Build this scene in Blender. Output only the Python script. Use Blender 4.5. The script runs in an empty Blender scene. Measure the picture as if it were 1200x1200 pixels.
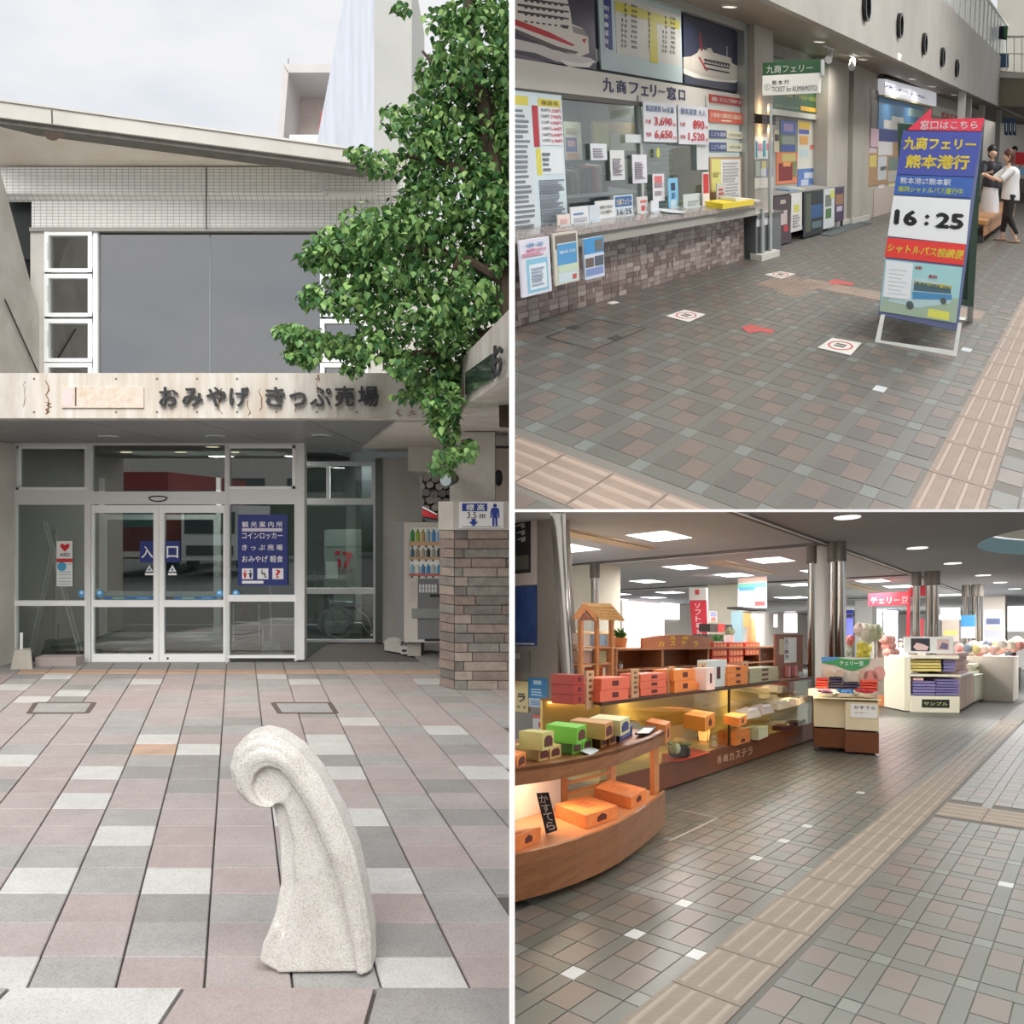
import bpy, bmesh, math, random
from mathutils import Vector as V, Matrix
from mathutils import noise as NZ
random.seed(7)
SC = bpy.context.scene
COL = SC.collection
PI = math.pi
# ---------------------------------------------------------------- camera, sky, sun, exposure
FPX = 1200.0
CAM = V((0, 0, 1.8))
cd = bpy.data.cameras.new('camera'); cam = bpy.data.objects.new('camera', cd); COL.objects.link(cam)
cam.location = CAM; cam.rotation_euler = (PI / 2, 0, 0)
cd.sensor_width = 36; cd.lens = 36 * FPX / 1200; cd.clip_start = .05; cd.clip_end = 500
SC.camera = cam
SC.view_settings.view_transform = 'Standard'; SC.view_settings.look = 'None'
SC.view_settings.gamma = 1; SC.view_settings.use_curve_mapping = False
SC.view_settings.exposure = 0.46
SC.cycles.max_bounces = 6; SC.cycles.transparent_max_bounces = 16

def lin(c):
    return tuple((x / 12.92 if x <= .04045 else ((x + .055) / 1.055) ** 2.4) for x in [k / 255 for k in c]) + (1,)

wd = bpy.data.worlds.new('sky'); SC.world = wd; wd.use_nodes = True
nt = wd.node_tree; N = nt.nodes; bg = N['Background']
tc = N.new('ShaderNodeTexCoord'); mp = N.new('ShaderNodeMapping'); mp.inputs['Scale'].default_value = (1, 1, 2.6)
nz = N.new('ShaderNodeTexNoise'); nz.inputs['Scale'].default_value = 4.5; nz.inputs['Detail'].default_value = 6
cr = N.new('ShaderNodeValToRGB')
cr.color_ramp.elements[0].position = .33; cr.color_ramp.elements[0].color = (.66, .70, .76, 1)
cr.color_ramp.elements[1].position = .58; cr.color_ramp.elements[1].color = (.80, .80, .82, 1)
nt.links.new(tc.outputs['Generated'], mp.inputs[0]); nt.links.new(mp.outputs[0], nz.inputs['Vector'])
nt.links.new(nz.outputs[0], cr.inputs[0]); nt.links.new(cr.outputs[0], bg.inputs[0]); bg.inputs[1].default_value = .82

def sun(rx, rz, e, ang, col=(1, .98, .95)):
    l = bpy.data.lights.new('sun', 'SUN'); l.energy = e; l.angle = math.radians(ang); l.color = col
    o = bpy.data.objects.new('sun', l); o.rotation_euler = (math.radians(rx), 0, math.radians(rz)); COL.objects.link(o)
sun(50, 0, 2.5, 38)

# ---------------------------------------------------------------- frames of the three places
class Frame:
    def __init__(s, e1, e2, u, h):
        e1, e2, u = V(e1).normalized(), V(e2).normalized(), V(u).normalized()
        s.M = Matrix((e1, e2, u)).transposed(); s.I = s.M.inverted()
        s.O = CAM - u * h; s.cam = V((0, 0, h))
    def w(s, p): return s.O + s.M @ V(p)
    def ray(s, px, py): return s.I @ V(((px - 600) / FPX, 1, -(py - 600) / FPX))
def vp(x, y): return (x - 600, FPX, 600 - y)
LF = Frame((1, 0, 0), (0, 1, 0), (0, 0, 1), 1.8)                 # street front
TF = Frame(vp(1290, 180), vp(-696, 16), (-310, -1200, 4400), 1.5)  # ticket hall
BF = Frame(vp(1290, 752), vp(-300, 745), (0, 0, 1), 1.5)         # souvenir shop

class Pl:
    """a plane of a place: origin, right and up vectors in that place's metres"""
    def __init__(s, fr, o, r, u):
        s.fr, s.o, s.r, s.u = fr, V(o), V(r).normalized(), V(u).normalized()
        s.n = s.r.cross(s.u).normalized()
    def uv(s, px, py):
        d = s.fr.ray(px, py)
        A = Matrix((s.r, s.u, -d)).transposed()
        q = A.inverted() @ (s.fr.cam - s.o)
        return q.x, q.y
    def p(s, a, b, t=0): return s.o + s.r * a + s.u * b + s.n * t
    def at(s, px, py, t=0):
        a, b = s.uv(px, py); return s.p(a, b, t)
    def off(s, t): return Pl(s.fr, s.o + s.n * t, s.r, s.u)
def yplane(fr, y): return Pl(fr, (0, y, 0), (1, 0, 0), (0, 0, 1))
def xplane(fr, x): return Pl(fr, (x, 0, 0), (0, -1, 0), (0, 0, 1))
def zplane(fr, z): return Pl(fr, (0, 0, z), (1, 0, 0), (0, 1, 0))

# ---------------------------------------------------------------- materials
MATS = {}
def mat(name, col, rough=.6, metal=0, var=0, scale=8, bump=0, bscale=40, emit=0, kind=None, col2=None, spec=.5, alpha=1, stretch=None):
    if name in MATS: return MATS[name]
    m = bpy.data.materials.new(name); m.use_nodes = True; MATS[name] = m
    t = m.node_tree; n = t.nodes; L = t.links.new; b = n['Principled BSDF']
    c = lin(col); b.inputs['Base Color'].default_value = c
    b.inputs['Roughness'].default_value = rough; b.inputs['Metallic'].default_value = metal
    b.inputs['Specular IOR Level'].default_value = spec
    if emit:
        b.inputs['Emission Color'].default_value = c; b.inputs['Emission Strength'].default_value = emit
    if var or bump or kind:
        g = n.new('ShaderNodeNewGeometry'); mp = n.new('ShaderNodeMapping'); L(g.outputs['Position'], mp.inputs[0])
        if stretch: mp.inputs['Scale'].default_value = stretch
        if var:
            z = n.new('ShaderNodeTexNoise'); z.inputs['Scale'].default_value = scale; z.inputs['Detail'].default_value = 5
            z.inputs['Roughness'].default_value = .65
            L(mp.outputs[0], z.inputs['Vector'])
            r = n.new('ShaderNodeMapRange'); r.inputs[1].default_value = .3; r.inputs[2].default_value = .7
            L(z.outputs[0], r.inputs[0])
            x = n.new('ShaderNodeMix'); x.data_type = 'RGBA'
            c2 = lin(col2) if col2 else tuple(max(0, k * (1 - var)) for k in c[:3]) + (1,)
            x.inputs[6].default_value = c; x.inputs[7].default_value = c2
            if kind == 'speck':
                w = n.new('ShaderNodeTexVoronoi'); w.inputs['Scale'].default_value = bscale; L(mp.outputs[0], w.inputs['Vector'])
                q = n.new('ShaderNodeMapRange'); q.inputs[1].default_value = .5; q.inputs[2].default_value = .85
                L(w.outputs['Color'], q.inputs[0])
                a = n.new('ShaderNodeMath'); a.operation = 'MULTIPLY_ADD'; a.inputs[1].default_value = .6
                L(q.outputs[0], a.inputs[0]); 
                a2 = n.new('ShaderNodeMath'); a2.operation = 'MULTIPLY'; a2.inputs[1].default_value = .5; L(r.outputs[0], a2.inputs[0])
                L(a2.outputs[0], a.inputs[2]); L(a.outputs[0], x.inputs[0])
            else: L(r.outputs[0], x.inputs[0])
            L(x.outputs[2], b.inputs['Base Color'])
            if emit: L(x.outputs[2], b.inputs['Emission Color'])
        if bump:
            z = n.new('ShaderNodeTexNoise'); z.inputs['Scale'].default_value = bscale; z.inputs['Detail'].default_value = 4
            L(mp.outputs[0], z.inputs['Vector'])
            u = n.new('ShaderNodeBump'); u.inputs['Strength'].default_value = bump; u.inputs['Distance'].default_value = .01
            L(z.outputs[0], u.inputs['Height']); L(u.outputs[0], b.inputs['Normal'])
    return m
def glass(name, tint, refl=.12, rough=.0, milk=0, milkcol=(230, 235, 235)):
    if name in MATS: return MATS[name]
    m = bpy.data.materials.new(name); m.use_nodes = True; MATS[name] = m
    t = m.node_tree; n = t.nodes; L = t.links.new; n.remove(n['Principled BSDF'])
    o = n['Material Output']; tr = n.new('ShaderNodeBsdfTransparent'); tr.inputs[0].default_value = lin(tint)
    gl = n.new('ShaderNodeBsdfGlossy'); gl.inputs['Roughness'].default_value = rough; gl.inputs[0].default_value = (1, 1, 1, 1)
    fr = n.new('ShaderNodeLayerWeight'); fr.inputs[0].default_value = .5
    pw_ = n.new('ShaderNodeMath'); pw_.operation = 'POWER'; pw_.inputs[1].default_value = 4; L(fr.outputs['Facing'], pw_.inputs[0])
    ad = n.new('ShaderNodeMath'); ad.operation = 'MULTIPLY_ADD'; ad.use_clamp = True; ad.inputs[1].default_value = .6; ad.inputs[2].default_value = refl; L(pw_.outputs[0], ad.inputs[0])
    mx = n.new('ShaderNodeMixShader'); L(ad.outputs[0], mx.inputs[0]); L(tr.outputs[0], mx.inputs[1]); L(gl.outputs[0], mx.inputs[2])
    out = mx
    if milk:
        df = n.new('ShaderNodeBsdfDiffuse'); df.inputs[0].default_value = lin(milkcol)
        m2 = n.new('ShaderNodeMixShader'); m2.inputs[0].default_value = milk; L(mx.outputs[0], m2.inputs[1]); L(df.outputs[0], m2.inputs[2]); out = m2
    L(out.outputs[0], o.inputs[0])
    return m
def flat(*c, rough=.55): return mat('paint_%d_%d_%d_%d' % (*c, rough * 100), c, rough)
WHITE = lambda: flat(235, 235, 232)

# ---------------------------------------------------------------- mesh builder
ORIG = {}
class B:
    def __init__(s, fr): s.fr = fr; s.v = []; s.f = []; s.m = []; s.fm = []
    def mi(s, m):
        if m not in s.m: s.m.append(m)
        return s.m.index(m)
    def add(s, vs, fs, m):
        o = len(s.v); k = s.mi(m); s.v += [V(x) for x in vs]
        for f in fs: s.f.append([i + o for i in f]); s.fm.append(k)
        return s
    def hexa(s, a, b, m):   # bottom ring, top ring (4 each)
        return s.add(list(a) + list(b), [(3, 2, 1, 0), (4, 5, 6, 7), (0, 1, 5, 4), (1, 2, 6, 5), (2, 3, 7, 6), (3, 0, 4, 7)], m)
    def box(s, x0, y0, z0, x1, y1, z1, m):
        r = lambda z: [(x0, y0, z), (x1, y0, z), (x1, y1, z), (x0, y1, z)]
        return s.hexa(r(z0), r(z1), m)
    def prism(s, pts, vec, m):
        pts = [V(p) for p in pts]; n = len(pts); vec = V(vec)
        fs = [tuple(range(n)), tuple(range(2 * n - 1, n - 1, -1))] + [(i, i + n, (i + 1) % n + n, (i + 1) % n) for i in range(n)]
        return s.add(pts + [p + vec for p in pts], fs, m)
    def pbox(s, pl, px0, py0, px1, py1, m, t=.01, t0=0):      # upright box seen at these pixels on a plane
        a0, b0 = pl.uv(px0, py0); a1, b1 = pl.uv(px1, py1)
        return s.mbox(pl, a0, b0, a1, b1, m, t, t0)
    def mbox(s, pl, a0, b0, a1, b1, m, t=.01, t0=0):
        t += (len(s.v) // 8 % 6) * .0011
        a0, a1 = sorted((a0, a1)); b0, b1 = sorted((b0, b1))
        r = lambda q: [pl.p(a0, b0, q), pl.p(a1, b0, q), pl.p(a1, b1, q), pl.p(a0, b1, q)]
        return s.hexa(r(t0), r(t), m)
    def ppoly(s, pl, pts, m, t=.01, t0=0):
        return s.prism([pl.at(x, y, t0) for x, y in pts], pl.n * (t - t0), m)
    def cyl(s, p, q, r, m, n=10, r2=None, caps=True):
        p, q = V(p), V(q); r2 = r if r2 is None else r2
        d = (q - p).normalized(); a = d.orthogonal().normalized(); b = d.cross(a)
        A = [p + (a * math.cos(2 * PI * i / n) + b * math.sin(2 * PI * i / n)) * r for i in range(n)]
        Bq = [q + (a * math.cos(2 * PI * i / n) + b * math.sin(2 * PI * i / n)) * r2 for i in range(n)]
        fs = [(i, (i + 1) % n, (i + 1) % n + n, i + n) for i in range(n)]
        if caps: fs += [tuple(range(n - 1, -1, -1)), tuple(range(n, 2 * n))]
        return s.add(A + Bq, fs, m)
    def tube(s, pts, r, m, n=8):
        for i in range(len(pts) - 1): s.cyl(pts[i], pts[i + 1], r, m, n)
        return s
    def rev(s, c, prof, m, n=16, ax=(0, 0, 1)):
        c = V(c); d = V(ax).normalized(); a = d.orthogonal().normalized(); b = d.cross(a); vs = []
        for r, z in prof:
            for i in range(n):
                t = 2 * PI * i / n; vs.append(c + d * z + (a * math.cos(t) + b * math.sin(t)) * max(r, .0005))
        k = len(prof); fs = [(j * n + i, j * n + (i + 1) % n, (j + 1) * n + (i + 1) % n, (j + 1) * n + i) for j in range(k - 1) for i in range(n)]
        fs += [tuple(range(n - 1, -1, -1)), tuple(range((k - 1) * n, k * n))]
        return s.add(vs, fs, m)
    def ball(s, c, r, m, n=12, sq=1):
        return s.rev(c, [(r * math.sin(PI * i / 8), -r * sq * math.cos(PI * i / 8)) for i in range(9)], m, n)
    def text(s, pl, txt, px0, py0, px1, py1, m, t=.004, th=.002, bold=0, fitw=True):
        a0, b0 = pl.uv(px0, py0); a1, b1 = pl.uv(px1, py1)
        return s.mtext(pl, txt, a0, b1, a1, b0, m, t, th, bold)
    def mtext(s, pl, txt, a0, b0, a1, b1, m, t=.004, th=.002, bold=0):
        vs, fs = glyphs(txt, bold)
        x0 = min(q[0] for q in vs); x1 = max(q[0] for q in vs); y0 = min(q[1] for q in vs); y1 = max(q[1] for q in vs)
        sx = (a1 - a0) / max(1e-6, x1 - x0); sy = (b1 - b0) / max(1e-6, y1 - y0)
        return s.add([pl.p(a0 + (x - x0) * sx, b0 + (y - y0) * sy, t + (th * (1 + (z - .01) * 60) if z > 0 else 0)) for x, y, z in vs], fs, m)
    def out(s, name, parent=None, label=None, cat=None, group=None, kind=None, origin=None, smooth=False, remesh=0):
        if origin is None:
            if parent is not None: origin = ORIG[parent.name]
            else:
                mn = [min(v[i] for v in s.v) for i in range(3)]; mx = [max(v[i] for v in s.v) for i in range(3)]
                origin = V(((mn[0] + mx[0]) / 2, (mn[1] + mx[1]) / 2, mn[2]))
        origin = V(origin); M = s.fr.M
        me = bpy.data.meshes.new(name)
        me.from_pydata([M @ (v - origin) for v in s.v], [], s.f)
        for m in s.m: me.materials.append(m)
        me.polygons.foreach_set('material_index', s.fm)
        if len(s.f) < 3000:
            bm = bmesh.new(); bm.from_mesh(me); bmesh.ops.recalc_face_normals(bm, faces=bm.faces); bm.to_mesh(me); bm.free()
        if smooth: me.polygons.foreach_set('use_smooth', [True] * len(me.polygons))
        o = bpy.data.objects.new(name, me); COL.objects.link(o); ORIG[o.name] = origin
        wl = s.fr.w(origin)
        if parent is not None:
            o.parent = parent; wl = wl - s.fr.w(ORIG[parent.name])
        o.location = wl
        tag(o, label, cat, group, kind)
        if smooth:
            try: me.set_sharp_from_angle(angle=math.radians(40))
            except Exception: pass
        return o
def tag(o, label=None, cat=None, group=None, kind=None):
    if label: o['label'] = label
    if cat: o['category'] = cat
    if group: o['group'] = group
    if kind: o['kind'] = kind
    return o
def thing(fr, name, label, cat, loc, group=None, kind=None):
    o = bpy.data.objects.new(name, None); COL.objects.link(o); o.empty_display_size = .1
    o.location = fr.w(loc); ORIG[o.name] = V(loc); tag(o, label, cat, group, kind); return o
def dup(fr, root, loc, label=None, keep=None):
    def cp(o, par):
        c = o.copy(); COL.objects.link(c); ORIG[c.name] = ORIG[o.name]
        if par: c.parent = par
        for ch in kids.get(o.name, []): cp(ch, c)
        return c
    kids = {}
    for o in bpy.data.objects:
        if o.parent: kids.setdefault(o.parent.name, []).append(o)
    c = cp(root, None); c.location = fr.w(loc); 
    if label: c['label'] = label
    return c
GC = {}
def glyphs(txt, bold=0):
    k = (txt, bold)
    if k in GC: return GC[k]
    c = bpy.data.curves.new('t', 'FONT'); c.body = txt; c.resolution_u = 2; c.extrude = .01; c.align_x = 'LEFT'
    o = bpy.data.objects.new('t', c); me = bpy.data.meshes.new_from_object(o)
    vs = [tuple(v.co) for v in me.vertices]; fs = [tuple(p.vertices) for p in me.polygons]
    bpy.data.objects.remove(o); bpy.data.meshes.remove(me); bpy.data.curves.remove(c)
    if bold:
        n0, f0 = list(vs), list(fs); vs, fs = [], []; q = bold * .7
        for i, (dx, dy) in enumerate(((-q, 0), (q, 0), (0, q), (0, -q))):
            o_ = len(vs); vs += [(x + dx, y + dy, z + (i * .0004 if z > 0 else 0)) for x, y, z in n0]; fs += [tuple(j + o_ for j in f) for f in f0]
    GC[k] = (vs, fs); return GC[k]
def area(fr, loc, size, e, col=(1, .96, .9), name='lamp_and_fill', sy=None):
    l = bpy.data.lights.new(name, 'AREA'); l.energy = e; l.color = col; l.size = size
    if sy: l.shape = 'RECTANGLE'; l.size_y = sy
    o = bpy.data.objects.new(name, l); COL.objects.link(o); o.location = fr.w(loc)
    u = fr.M.col[2]; o.rotation_euler = V(u).to_track_quat('Z', 'Y').to_euler(); return o
# ================================================================ STREET FRONT (left place)
conc = mat('weathered_concrete', (206, 203, 196), .85, var=.25, scale=2.2, bump=.25, bscale=25, col2=(180, 174, 164))
conc_side = mat('smooth_concrete', (208, 204, 196), .85, var=.2, scale=1.5, bump=.15, bscale=20)
alu = mat('pale_aluminium', (216, 218, 217), .4, .0)
alu_w = mat('white_aluminium', (238, 240, 240), .4, 0)
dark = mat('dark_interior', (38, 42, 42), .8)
PF = yplane(LF, 12.34)
P14 = yplane(LF, 14.3)
G = zplane(LF, 0)
# pavement: bed, pavers, kerb
B(LF).box(-16, 3.0, -.12, -.012, 16.5, -.022, mat('mortar', (96, 90, 86), .9)).out('floor', kind='structure')
bed = bpy.data.objects['floor']; ORIG['floor'] = ORIG[bed.name]
PV = [mat('paver_pink', (174, 164, 161), .8, var=.22, scale=3, kind='speck', bscale=160, bump=.2, col2=(148, 138, 135)),
      mat('paver_rose', (172, 159, 156), .8, var=.22, scale=5, kind='speck', bscale=160, bump=.2, col2=(150, 136, 133)),
      mat('paver_grey', (168, 166, 163), .8, var=.22, scale=4, kind='speck', bscale=160, bump=.2, col2=(138, 135, 132)),
      mat('paver_dim', (154, 151, 148), .8, var=.22, scale=4, kind='speck', bscale=160, bump=.2, col2=(128, 124, 121)),
      mat('paver_white', (202, 201, 197), .8, var=.2, scale=4, kind='speck', bscale=160, bump=.2, col2=(172, 170, 166)),
      mat('paver_tan', (190, 160, 138), .8, var=.22, scale=4, bump=.2)]
SL = -322 / 1200
pitch, row = .3355, .345
def paver(cx, y0, y1, m, w=pitch, z=0, name='paver', g=.0045):
    b = B(LF); x0, x1 = cx + g, cx + w - g; ya, yb = y0 + g * .5, y1 - g * .5
    c = .004
    bot = [(x0 + SL * ya, ya, -.04), (x1 + SL * ya, ya, -.04), (x1 + SL * yb, yb, -.04), (x0 + SL * yb, yb, -.04)]
    mid = [(p[0], p[1], z - c) for p in bot]
    top = [(x0 + c + SL * ya, ya + c, z), (x1 - c + SL * ya, ya + c, z), (x1 - c + SL * yb, yb - c, z), (x0 + c + SL * yb, yb - c, z)]
    b.add(bot + mid + top, [(0, 1, 5, 4), (1, 2, 6, 5), (2, 3, 7, 6), (3, 0, 4, 7), (4, 5, 9, 8), (5, 6, 10, 9), (6, 7, 11, 10), (7, 4, 8, 11), (8, 9, 10, 11)], m)
    return b.out(name, bed)
special = {}
for cx_, cy_, k_ in [(35, 1135, 4), (65, 1020, 4), (150, 985, 4), (108, 940, 4), (120, 910, 4), (110, 1000, 2), (205, 862, 4), (160, 873, 4), (168, 880, 5), (245, 1060, 3), (450, 1025, 4), (500, 1135, 4), (430, 1135, 2),
                     (420, 955, 4), (395, 908, 4), (370, 870, 4), (478, 1095, 3), (200, 1100, 2), (110, 1090, 0), (300, 1105, 0), (345, 797, 4), (25, 805, 4), (495, 797, 4), (185, 800, 4)]:
    q = G.at(cx_, cy_); x0 = q.x - SL * q.y
    special[(int((x0 + .125) // pitch), int((q.y - 4.146) // row))] = k_
rows_y = [3.87] + [4.146 + row * i for i in range(0, 22)]
for ri in range(len(rows_y) - 1):
    y0, y1 = rows_y[ri], rows_y[ri + 1]
    if y0 > 11.45: break
    y1 = min(y1, 11.46)
    for k in range(-14, 14):
        x0 = -.125 + pitch * k
        xl = x0 + SL * y0; xr = xl + pitch
        if xr < -(y0 * .5 + .15) or xl > -.02: continue
        rnd = random.random()
        c = 0 if rnd < .38 else 1 if rnd < .56 else 2 if rnd < .80 else 3 if rnd < .93 else 4
        c = special.get((k, ri - 1), c)
        paver(x0, y0, y1, PV[c], z=random.uniform(-.0015, .0015))
for k in range(-18, 18):        # apron by the doors with the tan guide strip
    x0 = -.125 + pitch * k
    for y0, y1, m in ((11.47, 11.70, PV[5] if k > -8 else PV[3]), (11.71, 12.3, PV[3])) + (((12.31, 13.2, PV[3]), (13.21, 14.28, PV[3])) if k > 6 else ()):
        xl = x0 + SL * y0
        if xl + pitch < -6.6 or xl > -.03: continue
        if y0 > 12.3 and xl < -2.6: continue
        paver(x0, y0, y1, m)
B(LF).box(-12, 2.2, -.4, -.012, 3.55, -.14, mat('asphalt', (92, 92, 92), .9, var=.3, scale=30)).out('road', kind='structure')
kerbs = [(-2.6, -1.89, 2), (-1.885, -1.235, 4), (-1.23, -.51, 1), (-.505, .2, 3)]
for a, b_, k in kerbs:
    B(LF).hexa([(a, 3.56, -.16), (b_ - .012, 3.56, -.16), (b_ - .012, 3.86, -.16), (a, 3.86, -.16)], [(a, 3.585, .0), (b_ - .012, 3.585, .0), (b_ - .012, 3.86, .006), (a, 3.86, .006)], PV[k]).out('kerbstone', bed)
for cx, w, lab in ((68, 68, 'square service cover set in the paving under the left part of the doors'), (361, 66, 'square service cover set in the paving nearest the stone pillar')):
    q0 = G.at(cx - w / 2, 836); q1 = G.at(cx + w / 2 + (6 if cx > 200 else 0), 824)
    th = thing(LF, 'service_cover', lab, 'cover', ((q0.x + q1.x) / 2, q0.y, .0))
    rm = mat('rusty_frame', (96, 82, 76), .8); b = B(LF)
    a = [G.at(cx - w / 2, 836), G.at(cx + w / 2, 836), G.at(cx + w / 2 - 8 * (1 if cx > 200 else -1), 824), G.at(cx - w / 2 - 8 * (1 if cx > 200 else -1), 824)]
    for i in range(4):
        p, q = a[i], a[(i + 1) % 4]; d = (q - p).normalized(); n = V((-d.y, d.x, 0)) * .022
        b.prism([p - n, q - n, q + n, p + n], (0, 0, .006), rm)
    b.out('rim', th); B(LF).prism(a, (0, 0, .003), PV[2]).out('lid', th)

# bollard
bl = yplane(LF, 3.98)
stone = mat('bush_hammered_granite', (224, 221, 215), .85, var=.3, scale=6, kind='speck', bscale=230, bump=.4, col2=(176, 168, 161))
def bpx(pts): return pts
b = B(LF)
front = [(324, 1141), (420, 1139), (413, 1080), (398, 1020), (374, 966), (352, 925), (334, 900), (316, 905), (318, 938), (333, 945), (343, 985), (345, 1035), (335, 1089)]
b.ppoly(bl, front, stone, .0, -.17)
strip = [(306, 1136), (326, 1139), (338, 1085), (347, 1035), (346, 985), (336, 940), (316, 940), (325, 984), (327, 1035), (320, 1074), (306, 1110)]
b.ppoly(bl, strip, stone, -.035, -.15)
b.ppoly(bl, [(302, 1130), (322, 1141), (330, 1100), (322, 1085), (306, 1108)], stone, -.02, -.17)
outer = [(436, 1138), (435, 1095), (426, 1044), (416, 999), (398, 954), (374, 909), (350, 879), (326, 863), (305, 858), (287, 863), (274, 878), (269, 900), (274, 923), (286, 938), (302, 945), (318, 946)]
inner = [(419, 1138), (412, 1095), (401, 1044), (386, 999), (366, 954), (349, 925), (337, 908), (328, 900), (317, 896), (307, 899), (300, 907), (297, 918), (300, 930), (306, 938), (313, 942), (321, 944)]
for i in range(len(outer) - 1):
    for f0, f1, tt in ((0, .22, .006), (.22, .5, .026), (.5, .8, .038), (.8, 1, .03)):
        mx = lambda k, f: (outer[k][0] * (1 - f) + inner[k][0] * f, outer[k][1] * (1 - f) + inner[k][1] * f)
        b.ppoly(bl, [mx(i, f0), mx(i + 1, f0), mx(i + 1, f1), mx(i, f1)], stone, tt, -.175 if f0 else -.15)
c1 = bl.at(319, 920); b.rev(c1, [(.075, .16), (.075, -.006), (.05, .0), (0, .0)], stone, 24, ax=(0, 1, 0))
bol = b.out('bollard', label='curled white granite bollard standing alone on the paving', cat='bollard', smooth=True)
md = bol.modifiers.new('r', 'REMESH'); md.mode = 'VOXEL'; md.voxel_size = .0065
sm = bol.modifiers.new('s', 'SMOOTH'); sm.iterations = 7; sm.factor = .6
dg = bpy.context.evaluated_depsgraph_get(); me = bpy.data.meshes.new_from_object(bol.evaluated_get(dg))
bol.modifiers.clear(); bol.data = me; me.polygons.foreach_set('use_smooth', [True] * len(me.polygons))
if not me.materials: me.materials.append(stone)

# facade: walls, canopy, roof
def st(b, name, **k): return b.out(name, kind='structure', **k)
st(B(LF).box(-6.3, 8.95, 0, -5.97, 12.34, 2.62, conc_side), 'wall_left')
b = B(LF); b.prism([(-5.62, 10.7, 2.9), (-5.62, 12.36, 2.9), (-5.62, 12.36, 3.86), (-5.62, 11.2, 5.62), (-5.62, 10.7, 6.38)], (-.25, 0, 0), conc); st(b, 'wall_left_upper')
B(LF).prism([(-5.60, 11.3, 4.15), (-5.60, 12.2, 3.35), (-5.60, 12.2, 3.33), (-5.60, 11.3, 4.13)], (.012, 0, 0), mat('crack', (60, 55, 50))).out('trim_1', kind='structure')
fas = thing(LF, 'wall_front_fascia', None, None, (-2.8, 8.95, 2.62), kind='structure')
PC = yplane(LF, 8.95)
rust = mat('rust_stained_concrete', (220, 217, 210), .85, var=.5, scale=3.2, bump=.3, bscale=22, col2=(196, 183, 166), stretch=(3.5, 1, .45))
conc_f = mat('stained_fascia', (214, 210, 202), .85, var=.2, scale=2.4, bump=.3, bscale=25, col2=(178, 168, 154), stretch=(2.5, 1, .5))
b = B(LF); x0 = -5.4; xs = [x0, -3.2, -.56]
b.box(-6.3, 8.95, 2.62, -4.2, 9.15, 3.015, conc_f); b.box(-4.2, 8.95, 2.62, -3.3, 9.15, 3.015, rust); b.box(-3.3, 8.95, 2.62, -1.9, 9.15, 3.015, rust); b.box(-1.9, 8.95, 2.62, -.56, 9.15, 3.015, conc_f)
b.out('parapet_beam', fas)
b = B(LF)
for px in (40, 136, 184, 231, 278, 324, 371, 418): 
    for py in (444, 483): q = PC.at(px, py); b.rev(q, [(.011, 0), (.011, .002)], mat('tie_hole', (120, 110, 100)), 8, ax=(0, -1, 0))
b.out('tie_hole', fas, kind='stuff')
b = B(LF)
for i, (px, py, w, h) in enumerate([(54, 466, 3, 40), (54, 478, 5, 14), (28, 462, 1.6, 30), (257, 470, 4, 30), (290, 478, 3, 18), (371, 450, 3, 22), (304, 468, 2.4, 26), (345, 470, 2, 26), (465, 484, 5, 8), (480, 484, 6, 6)]):
    pts = [(px + random.uniform(-.5, 1) * w, py - h / 2 + h * t / 7 ) for t in range(8)]
    pts2 = [(x + random.uniform(.3, 1) * w * .7, y) for x, y in pts][::-1]
    b.ppoly(PC, pts + pts2, mat('rust_streak', (150, 112, 84), .9, var=.4, scale=30), .0015)
b.out('rust_streak', fas, kind='stuff')
# canopy soffit: joined panels
sof = thing(LF, 'ceiling', None, None, (-3, 10.5, 2.62), kind='structure')
pm = mat('grey_soffit_panel', (140, 142, 142), .38, .2, var=.12, scale=3)
B(LF).box(-6.2, 9.15, 2.66, -.56, 14.3, 2.99, conc_side).out('canopy_slab', sof)
for i in range(5):
    for j in range(2):
        xa = -6.0 + i * 1.04; ya = 9.2 + j * 1.57
        B(LF).box(xa + .006, ya + .006, 2.625, min(xa + 1.034, -1.05), ya + 1.564, 2.65, pm).out('soffit_panel', sof)
for i in range(2): B(LF).box(-2.84 + i * .9, 12.36, 2.625, -1.95 + i * .9, 14.2, 2.65, pm).out('soffit_panel', sof)
st(B(LF).prism([(-1.04, 9.16, 2.6), (-.56, 9.16, 2.6), (-.56, 12.9, 2.6), (-1.9, 12.9, 2.6)], (0, 0, .07), conc_side), 'beam_soffit')
for i, (px, py, lab) in enumerate([(127, 511, 'leftmost round downlight in the canopy soffit'), (252, 510.5, 'middle round downlight in the canopy soffit'), (377, 510, 'rightmost round downlight in the canopy soffit')]):
    q = zplane(LF, 2.625).at(px, py); t = thing(LF, 'downlight', lab, 'light', q, 'round downlights under the canopy')
    B(LF).rev(q, [(.105, -.012), (.105, .0), (.085, .0), (.085, -.012)], alu_w, 20).out('ring', t)
    B(LF).rev(q, [(.084, -.006), (.084, -.002)], mat('warm_lens', (255, 240, 210), .4, emit=2.5), 20).out('lens', t)
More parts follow.
